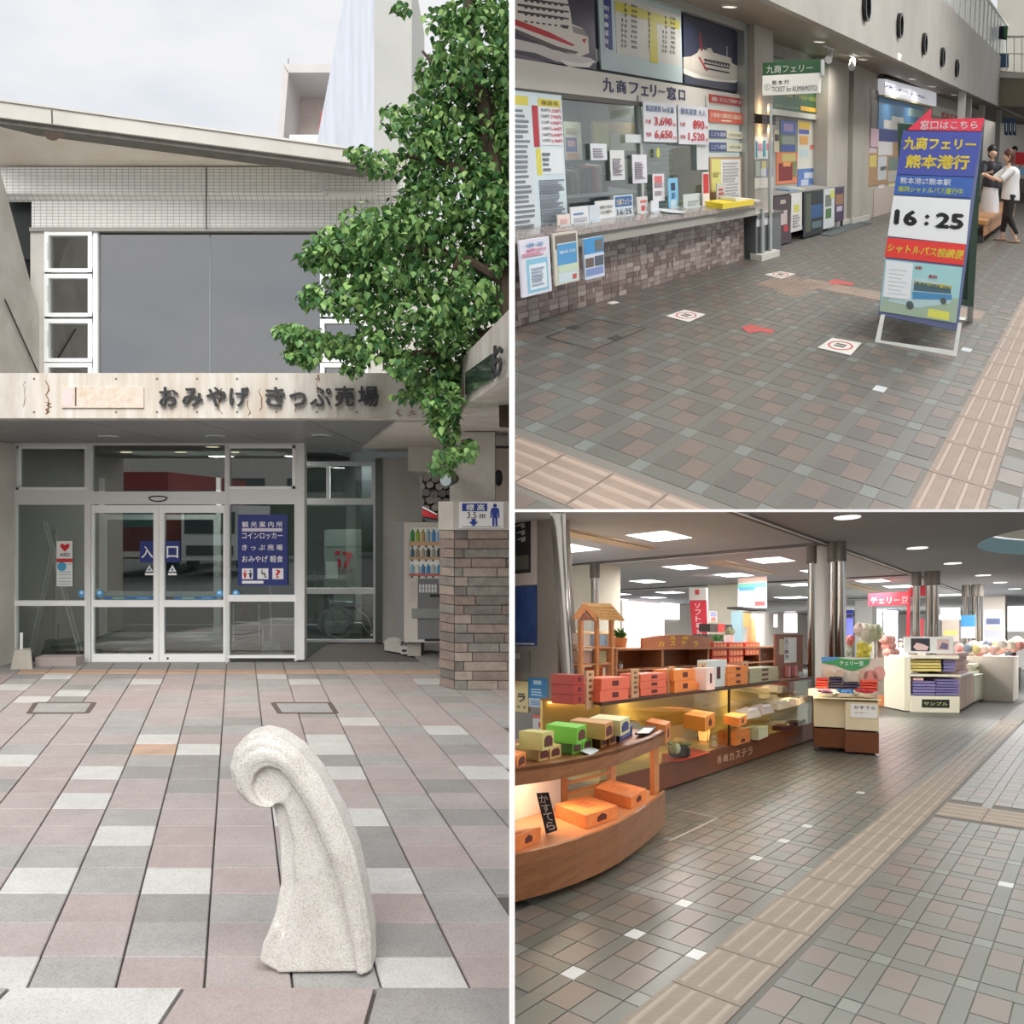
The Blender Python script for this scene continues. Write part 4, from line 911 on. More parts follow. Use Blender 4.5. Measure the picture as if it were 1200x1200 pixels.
def poster(pl, x0, y0, x1, y1, label, base, blocks=(), texts=(), name='poster', cat='poster', t=.008, t0=0, group=None, lines=None):
    a0, b1 = pl.uv(x0, y0); a1, b0 = pl.uv(x1, y1)
    th = thing(pl.fr, name, label, cat, pl.p((a0 + a1) / 2, b0, t0), group)
    B(pl.fr).mbox(pl, a0, b0, a1, b1, flat(*base) if isinstance(base, tuple) else base, t, t0).out('sheet', th)
    X = lambda f: a0 + (a1 - a0) * f
    Z = lambda f: b1 + (b0 - b1) * f
    e = .0012
    for i, (fx0, fy0, fx1, fy1, c) in enumerate(blocks):
        B(pl.fr).mbox(pl, X(fx0), Z(fy1), X(fx1), Z(fy0), flat(*c) if isinstance(c, tuple) else c, t + e * (1 + i % 4), t - .001).out('print_block', th)
    if lines:
        b = B(pl.fr)
        for fx0, fy0, fx1, fy1, n, c in lines:
            for i in range(n):
                y = fy0 + (fy1 - fy0) * (i + .25) / n; hh = (fy1 - fy0) / n * .5; k = fx1 - (fx1 - fx0) * random.uniform(0, .35)
                b.mbox(pl, X(fx0), Z(y + hh), X(k), Z(y), flat(*c), t + e * 5, t)
        b.out('print_lines', th, kind='stuff')
    for s, fx0, fy0, fx1, fy1, c, *bd in texts:
        B(pl.fr).mtext(pl, s, X(fx0), Z(fy1), X(fx1), Z(fy0), flat(*c), t + e * 6, .001, bd[0] if bd else .01).out('lettering', th)
    return th
# band lettering
t = thing(T, 'window_lettering', 'navy lettering naming the ferry window on the white band over the counter', 'lettering', Wg.at(757, 118, .05))
for ch, x0, y0, x1, y1 in (('九', 708, 90, 721, 109), ('商', 724, 93, 736, 110.5), ('フ', 739, 96, 750, 111), ('ェ', 753, 101, 761.5, 113), ('リ', 764, 99, 771, 114), ('ー', 773, 106, 781, 108.5), ('窓', 783, 101, 794, 118), ('口', 797, 105, 804.5, 118)):
    B(T).text(Wg, ch, x0, y0, x1, y1, mat('letter_navy', (30, 34, 92), .4), -.018, .004, .03).out('character', t)
up = Wg.off(-.07)
def ship(pl, th, pts, c, tt=.012): B(T).ppoly(pl, pts, flat(*c), tt, .004).out('ship_picture', th)
# ferry photo one
t = thing(T, 'ferry_photo', 'large photo panel of a white ferry bow with a red stripe above the window band', 'poster', up.at(650, 85))
B(T).pbox(up, 560, -60, 697, 82, mat('navy_sea', (40, 38, 60), .4, var=.3, scale=12, col2=(58, 52, 76)), .02).out('photo_panel', t)
ship(up, t, [(600, 45), (630, 52), (660, 62), (690, 68), (697, 73), (680, 76), (650, 72), (625, 62), (600, 58)], (214, 204, 200), .021)
ship(up, t, [(600, -10), (662, -2), (666, 14), (668, 28), (680, 33), (687, 44), (688, 62), (678, 66), (650, 58), (600, 38)], (226, 218, 208), .022)
ship(up, t, [(600, 22), (640, 37), (672, 53), (668, 54), (635, 42), (600, 29)], (190, 40, 48), .023)
for y in (4, 12, 20): ship(up, t, [(604, y - 8), (664, y + 1), (664, y + 3), (604, y - 5)], (70, 60, 62), .023)
ship(up, t, [(655, 29), (664, 30), (663, 34), (657, 33)], (60, 48, 44), .024)
ship(up, t, [(679.5, 46), (685, 45), (682.5, 51)], (200, 44, 50), .024)
for y in (0, 8, 16, 24): 
    for k in range(7): ship(up, t, [(612 + k * 7, y + k * .9), (615.5 + k * 7, y + .5 + k * .9), (615.5 + k * 7, y + 2.3 + k * .9), (612 + k * 7, y + 1.8 + k * .9)], (54, 46, 52), .0245)
ship(up, t, [(600, 62), (622, 68), (648, 76), (640, 79), (618, 74), (600, 69)], (120, 104, 116), .0235); ship(up, t, [(652, 70), (680, 74), (694, 72), (688, 79), (664, 78)], (240, 234, 230), .0235)
ship(up, t, [(600, 33), (650, 54), (676, 61), (672, 63), (645, 58), (600, 38)], (96, 80, 84), .0238); ship(up, t, [(668, 30), (682, 35), (686, 43), (670, 38)], (150, 142, 140), .0242)
# timetable
tt_ = poster(up, 697, -55, 798, 97, 'pale blue ferry timetable board with yellow columns and black times', (188, 206, 208), t=.02,
   blocks=[(.05, .28, .13, .81, (30, 48, 130)), (.17, .30, .97, .83, (206, 204, 196)), (.17, .36, .97, .45, (206, 196, 70)), (.56, .40, .66, .85, (204, 194, 62))])
for k, (h, m_) in enumerate((('7', '00'), ('8', '30'), ('9', '55'), ('11', '00'), ('12', '25'), ('13', '40'), ('15', '15'), ('16', '05'), ('17', '40'))):
    y = 3.5 + k * 6.0
    for s, x, w in ((h, 726 - .0, 6 if len(h) > 1 else 3), (m_, 737, 7)):
        B(T).text(up, s, x + (3 if len(s) == 1 else 0), y + (x - 726) * .1, x + (3 if len(s) == 1 else 0) + w, y + 5 + (x - 726) * .1, flat(50, 50, 52), .027, .001, .015).out('numeral', tt_)
for k, (h, m_) in enumerate((('7', '10'), ('8', '35'), ('9', '40'), ('11', '30'), ('12', '25'), ('13', '40'), ('14', '50'), ('17', '15'))):
    y = 18.5 + k * 5.6
    for s, x, w in ((h, 774, 5 if len(h) > 1 else 2.5), (m_, 783, 5.6)):
        B(T).text(up, s, x + (2.5 if len(s) == 1 else 0), y + (x - 774) * .1, x + (2.5 if len(s) == 1 else 0) + w, y + 4.6 + (x - 774) * .1, flat(50, 50, 52), .027, .001, .015).out('numeral', tt_)
for k, s in enumerate('刻表・運賃表'): B(T).text(up, s, 704.5, 5.5 + k * 9.5 + .3 * k, 710.5, 13 + k * 9.5 + .3 * k, flat(220, 222, 230), .027, .001, .02).out('character', tt_)
for k, s in enumerate('1234567'): B(T).text(up, s, 757, 14 + k * 6.5, 759.5, 18.5 + k * 6.5, flat(80, 76, 30), .027, .001, .01).out('numeral', tt_)
t = thing(T, 'ferry_photo', 'smaller photo panel of a whole white ferry at sea beside the end post', 'poster', up.at(832, 100))
B(T).pbox(up, 798.5, 17, 867, 108.5, mat('navy_sea2', (36, 40, 62), .4, var=.3, scale=12, col2=(46, 52, 78)), .02).out('photo_panel', t)
ship(up, t, [(799, 67), (808, 66), (830, 82), (862, 88), (866, 93), (850, 96), (820, 90), (799, 83)], (206, 198, 184), .021)
ship(up, t, [(808, 66), (815, 62), (818, 57), (826, 59), (855, 68), (856, 74), (864, 78), (864, 90), (850, 92), (825, 86), (808, 80)], (214, 206, 194), .022)
ship(up, t, [(817.5, 37), (818.5, 37), (821, 60), (819, 60)], (150, 40, 44), .023); ship(up, t, [(816, 67), (818, 66.5), (828, 83), (825.5, 83)], (190, 60, 60), .023)
for y in (68.5, 73, 78.5): ship(up, t, [(823, y), (853, y + 6), (853, y + 8), (823, y + 2)], (50, 48, 56), .023)
for k in range(9): ship(up, t, [(824 + k * 3.4, 70.5 + k * .7), (826 + k * 3.4, 71 + k * .7), (826 + k * 3.4, 72.6 + k * .7), (824 + k * 3.4, 72.1 + k * .7)], (40, 40, 50), .0245)
ship(up, t, [(799, 80), (820, 89), (850, 94), (866, 93), (860, 97), (835, 95), (812, 91), (799, 86)], (236, 230, 220), .0222); ship(up, t, [(826, 57), (831, 56), (834, 62), (828, 61)], (200, 194, 186), .0232)
B(T).pbox(up, 849.6, 54, 850.4, 70, flat(210, 210, 210), .023).out('mast_picture', t)
# stickers on the band end and side panel
t = poster(Wg.off(-.015), 831, 110, 871, 125, 'red rounded sticker with white lettering at the end of the band', (190, 58, 56), texts=[('旅館・ホテルご予約承ります', .04, .25, .96, .78, (240, 220, 216), .02)], name='sticker', cat='sticker')
sp_ = Wg.off(.0)
B(T).pbox(Wg, 829.5, 122, 868, 250, mat('side_panel', (196, 208, 206), .4), -.01, -.06).out('side_panel', wt)
poster(sp_, 830.5, 128, 869, 146, 'orange red notice with pale lettering under the band sticker', (214, 92, 70), texts=[('お客様の運転席は運転手', .03, .22, .97, .62, (244, 214, 190), .02)], blocks=[(.35, .75, .66, .85, (240, 220, 200))], name='notice', cat='notice', t=.004)
for i, y in enumerate((152, 166.5)):
    poster(sp_, 831, y, 869.5, y + 11, ('upper' if i == 0 else 'lower') + ' navy and cream ticket label on the side panel', (214, 212, 188), blocks=[(0, 0, .5, 1, (44, 66, 120))], texts=[('こども運賃', .03, .25, .46, .75, (190, 200, 220)), ('小学生半額', .55, .3, .93, .7, (150, 150, 120))], name='ticket_label', cat='label', t=.004)
t = poster(sp_, 831, 184, 869, 238, 'cork framed notice board with yellow and white sheets above the counter end', (176, 140, 100), blocks=[(.05, .04, .34, .7, (214, 208, 120)), (.33, .05, .95, .93, (222, 220, 216))], lines=[(.38, .1, .9, .85, 12, (170, 168, 170)), (.08, .3, .28, .4, 3, (150, 140, 70))], name='notice_board', cat='board', t=.006)
# fare table, left
L1 = Wg.off(.06)
t = poster(L1, 585, 104, 665, 277, 'tall pale blue fare table with yellow headers and a red bar at the counter end', (204, 220, 226), t=.012,
   blocks=[(.0, .03, .42, .09, (216, 204, 86)), (.58, .035, .97, .085, (222, 208, 84)), (.475, .085, .565, .36, (176, 44, 56)), (.58, .09, .97, .345, (226, 228, 232)), (.50, .37, .58, .55, (216, 206, 80)), (.58, .37, .97, .545, (222, 230, 232)), (.0, .1, .44, .93, (208, 216, 220))],
   lines=[(.02, .11, .42, .9, 24, (120, 126, 134)), (.52, .58, .97, .93, 22, (128, 134, 144)), (.6, .39, .75, .53, 4, (110, 116, 124))])
for k, (s1, s2) in enumerate((('820円', '1,520円'), ('520円', '770円'), ('2,210円', '4,950円'), ('2,430円', '5,460円'), ('2,660円', '5,650円'), ('3,470円', '6,700円'))):
    a0, b1 = L1.uv(585, 104); a1, b0 = L1.uv(665, 277); X = lambda f: a0 + (a1 - a0) * f; Z = lambda f: b1 + (b0 - b1) * f
    y = .098 + k * .041
    B(T).mtext(L1, s1, X(.61), Z(y + .024), X(.75), Z(y), flat(90, 96, 104), .02, .001).out('lettering', t)
    B(T).mtext(L1, s2, X(.77), Z(y + .027), X(.96), Z(y), flat(206, 90, 104), .02, .001, .015).out('lettering', t)
B(T).mtext(L1, '運賃表', X(.62), Z(.075), X(.93), Z(.045), flat(120, 100, 40), .02, .001).out('lettering', t)
# fare price boards
FB = Wg.off(.03)
for lab, x0, y0, x1, y1, head, r in (('white fare board showing the two car fares in red', 752.5, 118, 792.5, 167, '航送運賃 5m未満', (('片道', '3,690円'), ('往復', '6,650円'))), ('white fare board showing the two adult fares in red', 793.5, 122, 829.5, 169.5, '旅客運賃 大人', (('片道', '890円'), ('往復', '1,520円')))):
    t = poster(FB, x0, y0, x1, y1, lab, (218, 218, 224), t=.01, name='fare_board', cat='board', texts=[(head, .06, .08, .9, .24, (84, 112, 150), .015),
      (r[0][0], .04, .44, .2, .54, (190, 60, 70), .02), (r[0][1][:-1], .3 if x0 < 780 else .46, .36, .84, .60, (196, 48, 56), .03), ('円', .87, .5, .96, .58, (196, 48, 56), .02), ('円', .87, .84, .96, .92, (196, 48, 56), .02), (r[1][0], .04, .76, .2, .86, (190, 60, 70), .02), (r[1][1][:-1], .3, .69, .84, .93, (196, 48, 56), .03)])
    t.name = 'fare_board'
# papers on and behind the glass
GP = Wg.off(.0); OB = yplane(T, 5.6)
poster(OB, 692, 141, 745, 177, 'brown cork board with papers on the office wall', (172, 140, 98), t=.02, name='cork_board', cat='board', blocks=[(.03, .05, .35, .85, (204, 192, 110)), (.38, .4, .95, .98, (178, 172, 156))])
poster(OB, 660, 142, 682, 191, 'cream calendar with a blue and red picture on the office wall', (206, 198, 178), t=.01, name='calendar', cat='calendar', blocks=[(.05, .38, .7, .72, (70, 90, 150)), (.15, .45, .6, .6, (206, 150, 160)), (.1, .75, .8, .95, (206, 150, 130))], lines=[(.1, .15, .9, .3, 3, (170, 150, 110))])
poster(OB, 689, 187, 742, 207, 'beige paper sheet pinned low on the office wall', (180, 172, 158), t=.01, name='paper_sheet', cat='paper')
for x0, y0, x1, y1, lab, base, ln in ((691, 168, 711, 187.5, 'small white sheet taped to the first pane', (214, 220, 222), 4), (714, 176, 732, 210.5, 'tall white sheet taped low on the first pane', (216, 218, 218), 8), (740, 181, 758, 214, 'white timetable sheet taped at the pane joint', (222, 222, 228), 10), (816, 169.5, 830, 198.5, 'plain white sheet under the adult fare board', (216, 218, 220), 0), (732, 157, 752.5, 167.5, 'short white strip beside the car fare board', (208, 214, 214), 0), (764, 204, 778.5, 235, 'white sheet with a red picture hanging in the second pane', (222, 220, 222), 2)):
    poster(GP, x0, y0, x1, y1, lab, base, t=.006, name='taped_sheet', cat='paper', lines=[(.15, .25, .85, .85, ln, (150, 140, 150))] if ln else None, blocks=[(.15, .08, .8, .5, (214, 110, 116))] if x0 == 764 else ())
t = thing(T, 'round_sticker', 'yellow round sticker on the second pane', 'sticker', GP.at(771, 186)); B(T).rev(GP.at(771, 179), [(.045, 0), (.045, .004)], flat(206, 210, 90), 18, ax=(0, -1, 0)).out('disc', t)
# desk clutter behind the glass
dk = thing(T, 'office_desk', 'dark desk behind the glass with grey back panel', 'desk', (9, 4.9, 0))
a = yplane(T, 4.8); x0_, z0_ = a.uv(664, 236); x1_, _ = a.uv(757, 222)
B(T).box(x0_, 4.8, 0, x1_, 5.4, zt_ + .02, flat(70, 76, 78)).out('body', dk); B(T).box(x0_, 5.35, zt_, x1_, 5.4, zt_ + .32, flat(78, 88, 92)).out('back_panel', dk)
bk = [(60, 110, 80), (170, 168, 160), (40, 42, 44), (150, 150, 120), (190, 186, 180), (90, 84, 76), (50, 60, 70), (180, 60, 50), (200, 196, 190), (44, 44, 48)]
for i, c in enumerate(bk):
    px = 668 + i * 6.5; q = a.uv(px, 240); B(T).box(q[0], 5.0, zt_ + .02, q[0] + .07, 5.2, zt_ + .2 + (i * 37 % 9) * .012, flat(*c)).out('file_binder', label='%s file binder standing on the office desk, %s from the fare table end' % (('green', 'pale grey', 'black', 'khaki', 'off-white', 'brown', 'slate', 'red', 'ivory', 'charcoal')[i], ('first', 'second', 'third', 'fourth', 'fifth', 'sixth', 'seventh', 'eighth', 'ninth', 'tenth')[i]), cat='binder', group='binders on the office desk')
# counter items
ct = lambda px, py: zplane(T, zt_).at(px, py)
def stand(px0, py0, px1, py1, label, base, yy=None, texts=(), blocks=(), lines=None, name='counter_card', foot=True):
    q = ct((px0 + px1) / 2, py1); pl = yplane(T, q.y)
    a0, b1 = pl.uv(px0, py0); a1, b0 = pl.uv(px1, py1)
    tt = poster(pl, px0, py0, px1, py1, label, base, t=.012, name=name, cat='card', texts=texts, blocks=blocks, lines=lines)
    if foot: B(T).mbox(pl, a0 + .01, zt_, a1 - .01, zt_ + .012, flat(200, 204, 206), .03, -.06).out('foot', tt)
    return tt
stand(652, 252, 667, 264.5, 'small pinkish leaflet box at the foot of the fare table', (228, 214, 208), lines=[(.2, .3, .8, .8, 3, (220, 180, 170))])
stand(667, 243, 690, 262, 'white notice card nearest the fare table on the counter', (226, 228, 230), lines=[(.15, .3, .85, .45, 1, (90, 130, 190)), (.15, .55, .85, .9, 3, (190, 190, 196))])
stand(689, 241, 702, 260, 'narrow leaflet holder with blue foot on the counter', (206, 214, 224), blocks=[(.1, .85, .9, 1, (90, 160, 210))])
stand(696, 236, 719.5, 256, 'white message card with three black lines on the counter', (224, 226, 224), texts=[('お待ちの方は', .2, .22, .85, .4, (70, 70, 74)), ('こちらの窓口へ', .2, .48, .85, .66, (70, 70, 74))])
stand(718, 229.5, 741, 253, 'small counter card with blue heading and departure time 16:25', (206, 218, 224), blocks=[(.06, .05, .95, .5, (58, 104, 160))], texts=[('九商フェリー', .08, .14, .92, .42, (230, 220, 190), .02), ('16:25', .12, .6, .9, .88, (90, 100, 108), .01)])
stand(745, 231, 758, 250, 'white box with red logo stickers on the counter', (214, 212, 210), blocks=[(.3, .2, .9, .35, (210, 110, 110)), (.4, .5, .7, .8, (200, 80, 80))], name='ticket_box')
stand(762, 235, 771, 249.5, 'slim white card leaning by the glass', (224, 228, 234), blocks=[(.1, .82, .9, 1, (110, 170, 220))])
stand(782, 209, 794, 244, 'sky blue folded leaflet stand with a dark emblem on the counter', (130, 190, 222), blocks=[(.25, .15, .7, .4, (40, 60, 90)), (.2, .7, .8, .92, (196, 220, 234))], lines=[(.3, .45, .7, .65, 3, (60, 110, 150))])
stand(800, 228, 822, 243, 'pair of white notice cards by the blind', (210, 216, 212), lines=[(.2, .4, .8, .8, 2, (170, 176, 176))])
stand(822, 202, 830.5, 242, 'red and white vertical banner card on a thin stem', (226, 218, 216), blocks=[(.1, .05, .9, .6, (206, 44, 52))])
stand(839, 215, 849, 238, 'patterned leaflet pack at the end of the counter', (190, 190, 180), lines=[(.2, .2, .8, .8, 3, (190, 60, 60))])
stand(846, 218, 854, 233, 'small dark green booklet at the end of the counter', (60, 96, 66))
stand(855, 202, 861, 224, 'slim bright blue card leaning on the notice board', (50, 120, 200), foot=False)
t = thing(T, 'yellow_tray', 'yellow tray of leaflets at the end of the granite counter', 'tray', ct(865, 243))
q = ct(845, 245); q2 = ct(882, 238)
B(T).box(q.x, q.y - .02, zt_, q2.x - .2, q.y + .2, zt_ + .055, flat(230, 206, 50)).out('tray', t)
b = B(T); b.hexa([(q.x + .5, q.y, zt_ + .06), (q2.x + .1, q.y, zt_ + .02), (q2.x + .1, q.y + .2, zt_ + .02), (q.x + .5, q.y + .2, zt_ + .06)], [(q.x + .5, q.y, zt_ + .09), (q2.x + .1, q.y, zt_ + .04), (q2.x + .1, q.y + .2, zt_ + .04), (q.x + .5, q.y + .2, zt_ + .09)], flat(226, 222, 206)); b.out('leaflet_stack', t)
t = thing(T, 'cash_dish', 'flat pale plastic dish lying on the counter before the blind', 'dish', ct(785, 248))
B(T).rev(ct(785, 248.5), [(.05, 0), (.16, .006), (.17, .012), (.15, .010), (.04, .004)], flat(206, 212, 214), 20).out('dish', t)
# hanging posters below the counter
HB = yplane(T, YC - .02)
poster(HB, 606, 282, 644.5, 340, 'white framed poster with a light blue timetable hung under the counter, first of three', (222, 222, 234), t=.02, name='hanging_poster', blocks=[(.18, .35, .9, .95, (140, 196, 222)), (.26, .45, .84, .9, (226, 236, 240))], texts=[('お客様へご案内', .2, .06, .75, .13, (80, 150, 200)), ('臨時便のお知らせ', .2, .16, .85, .22, (206, 100, 140))], lines=[(.05, .23, .95, .3, 2, (214, 150, 170)), (.32, .5, .75, .85, 6, (160, 170, 190))])
t = poster(HB, 645, 274, 677, 328, 'beige framed rack with a blue sky poster under the counter, second of three', (208, 204, 190), t=.02, name='hanging_poster', blocks=[(.08, .04, .93, .3, (120, 112, 104)), (.14, .2, .92, .97, (204, 220, 226)), (.14, .22, .92, .62, (86, 156, 208)), (.14, .62, .92, .76, (200, 218, 190)), (.2, .84, .42, .93, (120, 190, 110)), (.7, .84, .88, .94, (222, 110, 90))], texts=[('笑顔の青い空の旅', .2, .34, .85, .4, (230, 238, 244))])
poster(HB, 681.5, 280, 706.5, 322.5, 'blue poster with two photo strips under the counter, third of three', (206, 218, 232), t=.02, name='hanging_poster', blocks=[(.0, .0, 1, .38, (70, 150, 210)), (.55, .06, .95, .34, (110, 114, 110)), (.05, .48, .45, .7, (110, 96, 90)), (.52, .46, .95, .7, (90, 96, 110)), (.05, .74, .95, .92, (130, 150, 200))])
# end post, pole, plinth
t = thing(T, 'steel_post', 'slim double steel post standing on a white plinth at the counter end', 'post', zf.at(880, 300))
q = zf.at(879, 300); q.y = 3.66
for dx, dy, h_ in ((0, 0, .58), (.35, .0, 1.75)): B(T).cyl((q.x + dx - .1, q.y + dy, .06), (q.x + dx - .1, q.y + dy, h_), .03, alu2, 10).out('post', t)
B(T).box(q.x - .3, q.y - .06, 0, q.x + .5, q.y + .1, .07, flat(206, 204, 196)).out('plinth', t)
# concrete pier after the window, with sconce and posters
hc = mat('hall_concrete', (178, 172, 162), .8, var=.18, scale=1.6, bump=.2, bscale=18)
YP = 3.78; Pp_ = yplane(T, YP)
xp0, xp1 = Pp_.uv(882, 200)[0], Pp_.uv(906, 200)[0]
B(T).box(xr_ + .02, YP, 0, xp1, 6.8, 2.6, hc).out('wall_pier', kind='structure')
t = thing(T, 'wall_sconce', 'dark ribbed wall lamp glowing up and down on the concrete pier', 'lamp', Pp_.at(896, 146))
z = Pp_.uv(896, 140)[1]; xm = (xp0 + xp1) / 2 - .1
B(T).box(xm - .3, YP - .12, z - .05, xm + .32, YP, z - .035, flat(50, 46, 42)).box(xm - .3, YP - .12, z - .008, xm + .32, YP, z + .008, flat(50, 46, 42)).box(xm - .3, YP - .12, z + .035, xm + .32, YP, z + .05, flat(50, 46, 42)).out('rib', t, kind='stuff')
B(T).box(xm - .28, YP - .11, z - .045, xm + .3, YP - .01, z + .045, flat(58, 54, 50)).out('body', t)
for dz in (.12, -.12):
    l = bpy.data.lights.new('sconce_glow', 'POINT'); l.energy = 1.6; l.color = (1, .62, .3); l.shadow_soft_size = .04; o = bpy.data.objects.new('sconce_glow', l); COL.objects.link(o); o.location = T.w((xm, YP - .09, z + dz))
PM_ = Pp_.off(.0)
poster(PM_, 884, 160, 905, 186, 'teal and white poster with four portraits on the pier', (206, 206, 206), t=.01, blocks=[(.02, .2, .12, .95, (50, 130, 150)), (.42, .15, .58, .9, (60, 150, 160)), (.88, .2, .98, .95, (60, 130, 150)), (.15, .3, .38, .6, (190, 140, 170)), (.62, .3, .85, .6, (200, 110, 130))])
poster(PM_, 884, 187, 905, 207, 'collage poster with blue and green pictures on the pier', (130, 130, 128), t=.01, blocks=[(.05, .1, .3, .9, (160, 170, 160)), (.35, .1, .6, .5, (190, 180, 120)), (.62, .5, .98, .95, (90, 100, 160)), (.3, .5, .6, .95, (196, 196, 200))])
poster(PM_, 884, 208, 905, 219.5, 'blank cream paper strip on the pier', (206, 200, 190), t=.008, name='paper_strip', cat='paper')
# metal litter bin
q = zf.at(903, 299.5); t = thing(T, 'litter_bin', 'grey metal litter bin with a white liner at the counter end', 'bin', q)
yb_ = yplane(T, q.y); zt2 = yb_.uv(904, 252)[1]
xw = yb_.uv(887, 290)[0]; xw1 = yb_.uv(904, 290)[0]; xe_ = xw1
bm2 = mat('bin_grey', (120, 124, 126), .4, .5); yr = q.y - .0
B(T).box(xw - .05, q.y, 0, xe_ + .0, q.y + .3, zt2, bm2).out('body', t)
B(T).box(xe_ + .002, q.y + .0, 0, xe_ + .45, q.y + .3, zt2, bm2).out('side_body', t)
B(T).box(xw - .08, q.y - .03, zt2, xe_ + .5, q.y + .33, zt2 + .03, mat('bin_lid', (96, 96, 94), .4, .4)).out('lid', t)
B(T).box(xw - .0, q.y + .02, zt2 + .03, xe_ + .2, q.y + .25, zt2 + .04, flat(200, 196, 188)).out('paper', t)
B(T).box(xw - .04, q.y - .012, zt2 - .1, xe_ - .02, q.y - .002, zt2 - .005, flat(206, 206, 212)).out('liner', t)
# alcove
YB = 4.28; PB = yplane(T, YB)
alc = thing(T, 'wall_alcove', None, None, (15, YB, 0), kind='structure')
B(T).box(xp1 - .2, YB, 0, 30, YB + .1, 2.7, mat('alcove_wall', (168, 166, 158), .8, var=.1, scale=2)).out('back_wall', alc)
zc_ = ztop + .06
t = thing(T, 'green_sign_board', 'large dark green sign board with yellow and white lines behind the projecting sign', 'sign', PB.at(940, 138))
B(T).pbox(PB, 900, 64, 971, 138, mat('sign_green', (34, 84, 50), .4), .05, .01).out('board', t)
p2 = PB.off(.05)
B(T).text(p2, 'いたします。レンタカーのお問合せは', 911, 112, 966, 116, flat(206, 190, 70), .002, .001).out('lettering', t)
B(T).text(p2, '0957-62-0100', 908, 122, 936, 128, flat(180, 196, 176), .002, .001).out('lettering', t)
B(T).pbox(p2, 938, 124, 964, 133, flat(220, 176, 60), .004).out('yellow_label', t)
B(T).pbox(p2, 898, 133.5, 972, 136.5, flat(200, 200, 190), .01).out('lower_trim', t)
def ap(x0, y0, x1, y1, lab, base, bl=(), ln=None): poster(PB, x0, y0, x1, y1, lab, base, blocks=bl, t=.012, t0=.002, lines=ln)
ap(913.5, 140, 932, 178, 'poster of blue hydrangeas over a mountain peak in the alcove', (110, 130, 90), [(.02, .02, .98, .45, (84, 110, 180)), (.2, .1, .8, .35, (170, 150, 190)), (.1, .5, .9, .75, (150, 160, 150)), (.05, .78, .95, .98, (70, 90, 160))])
ap(909, 178, 933.5, 214, 'orange poster with a large dark red bowl shape in the alcove', (206, 120, 80), [(.1, .35, .75, .9, (120, 30, 34)), (.25, .05, .9, .3, (190, 180, 110)), (.3, .32, .65, .45, (220, 150, 90)), (.78, .3, .95, .8, (100, 130, 90))])
ap(934, 140, 957, 197, 'map poster with a curved route line and yellow heading in the alcove', (206, 206, 196), [(.05, .03, .6, .18, (222, 190, 80)), (.05, .19, .55, .28, (90, 100, 170)), (.1, .32, .5, .5, (216, 160, 90)), (.1, .6, .5, .75, (180, 200, 206)), (.6, .5, .9, .6, (210, 120, 100))])
ap(959, 152, 966, 180, 'narrow white vertical poster in the alcove', (214, 210, 204), [(.2, .2, .8, .8, (80, 80, 90))])
ap(964, 162, 970, 182, 'small cream notice near the concrete pillar', (206, 200, 170), [(.2, .2, .8, .5, (90, 110, 90))])
ap(934, 198, 958, 219, 'blue poster of white boats seen from above in the alcove', (84, 118, 176), [(.3, .2, .8, .5, (190, 200, 214)), (.15, .55, .5, .85, (180, 190, 210))])
ap(959, 182, 970, 213, 'red and cream poster with three figures by the pillar', (180, 70, 64), [(.1, .1, .5, .5, (220, 200, 170)), (.5, .4, .9, .9, (214, 190, 160))])
ap(906.5, 152, 912.5, 178, 'thin cream poster strip at the alcove edge', (200, 190, 160), [(.1, .2, .9, .5, (60, 60, 60))])
# brochure shelf with hanging posters
YS = 3.93; PS = yplane(T, YS); xs0, xs1 = PS.uv(905, 270)[0], PS.uv(990, 250)[0]; zs = PS.uv(950, 222.5)[1]
t = thing(T, 'brochure_shelf', 'long grey brochure shelf standing in the alcove', 'shelf', (xs0, YS, 0))
B(T).box(xs0, YS, zs - .02, xs1, YB, zs, flat(140, 138, 132)).out('shelf_board', t)
for x in (xs0 + .1, (xs0 + xs1) / 2, xs1 - .1): B(T).box(x, YS + .02, 0, x + .05, YS + .08, zs - .02, flat(60, 60, 60)).out('leg', t)
B(T).box(xs0, YS + .26, .1, xs1, YS + .28, zs - .05, flat(50, 50, 50)).out('back_panel', t)
PSf = PS.off(.03)
def hp(x0, y0, x1, y1, lab, base, bl=(), ln=None): poster(PSf, x0, y0, x1, y1, lab, base, blocks=bl, t=.01, lines=ln, name='hanging_poster')
hp(906, 231, 926.5, 283, 'dark brown poster with a portrait hanging first on the brochure shelf', (72, 58, 66), [(.25, .3, .75, .6, (196, 180, 176)), (.55, .62, .8, .75, (190, 60, 70)), (.35, .08, .65, .16, (180, 170, 160))])
hp(925.5, 227, 939, 269, 'white poster with yellow blossoms hanging second on the brochure shelf', (212, 212, 208), [(.3, .3, .75, .5, (206, 200, 90))], [(.2, .55, .8, .9, 5, (150, 150, 150))])
hp(941, 225, 964, 272, 'black poster with a glowing blue globe hanging third on the brochure shelf', (36, 42, 48), [(.35, .32, .95, .62, (44, 84, 130)), (.1, .05, .35, .9, (80, 90, 70)), (.4, .7, .9, .85, (90, 110, 120))])
hp(964.5, 222, 977, 265, 'white poster with green leaves hanging fourth on the brochure shelf', (200, 206, 206), [(.15, .15, .7, .45, (110, 120, 110)), (.2, .5, .7, .75, (80, 120, 70)), (.6, .05, .95, .25, (200, 206, 90))])
hp(978, 220, 988, 258, 'dark purple poster hanging last on the brochure shelf', (70, 54, 80), [(.1, .2, .9, .5, (150, 110, 80)), (.2, .55, .8, .7, (190, 180, 200))])
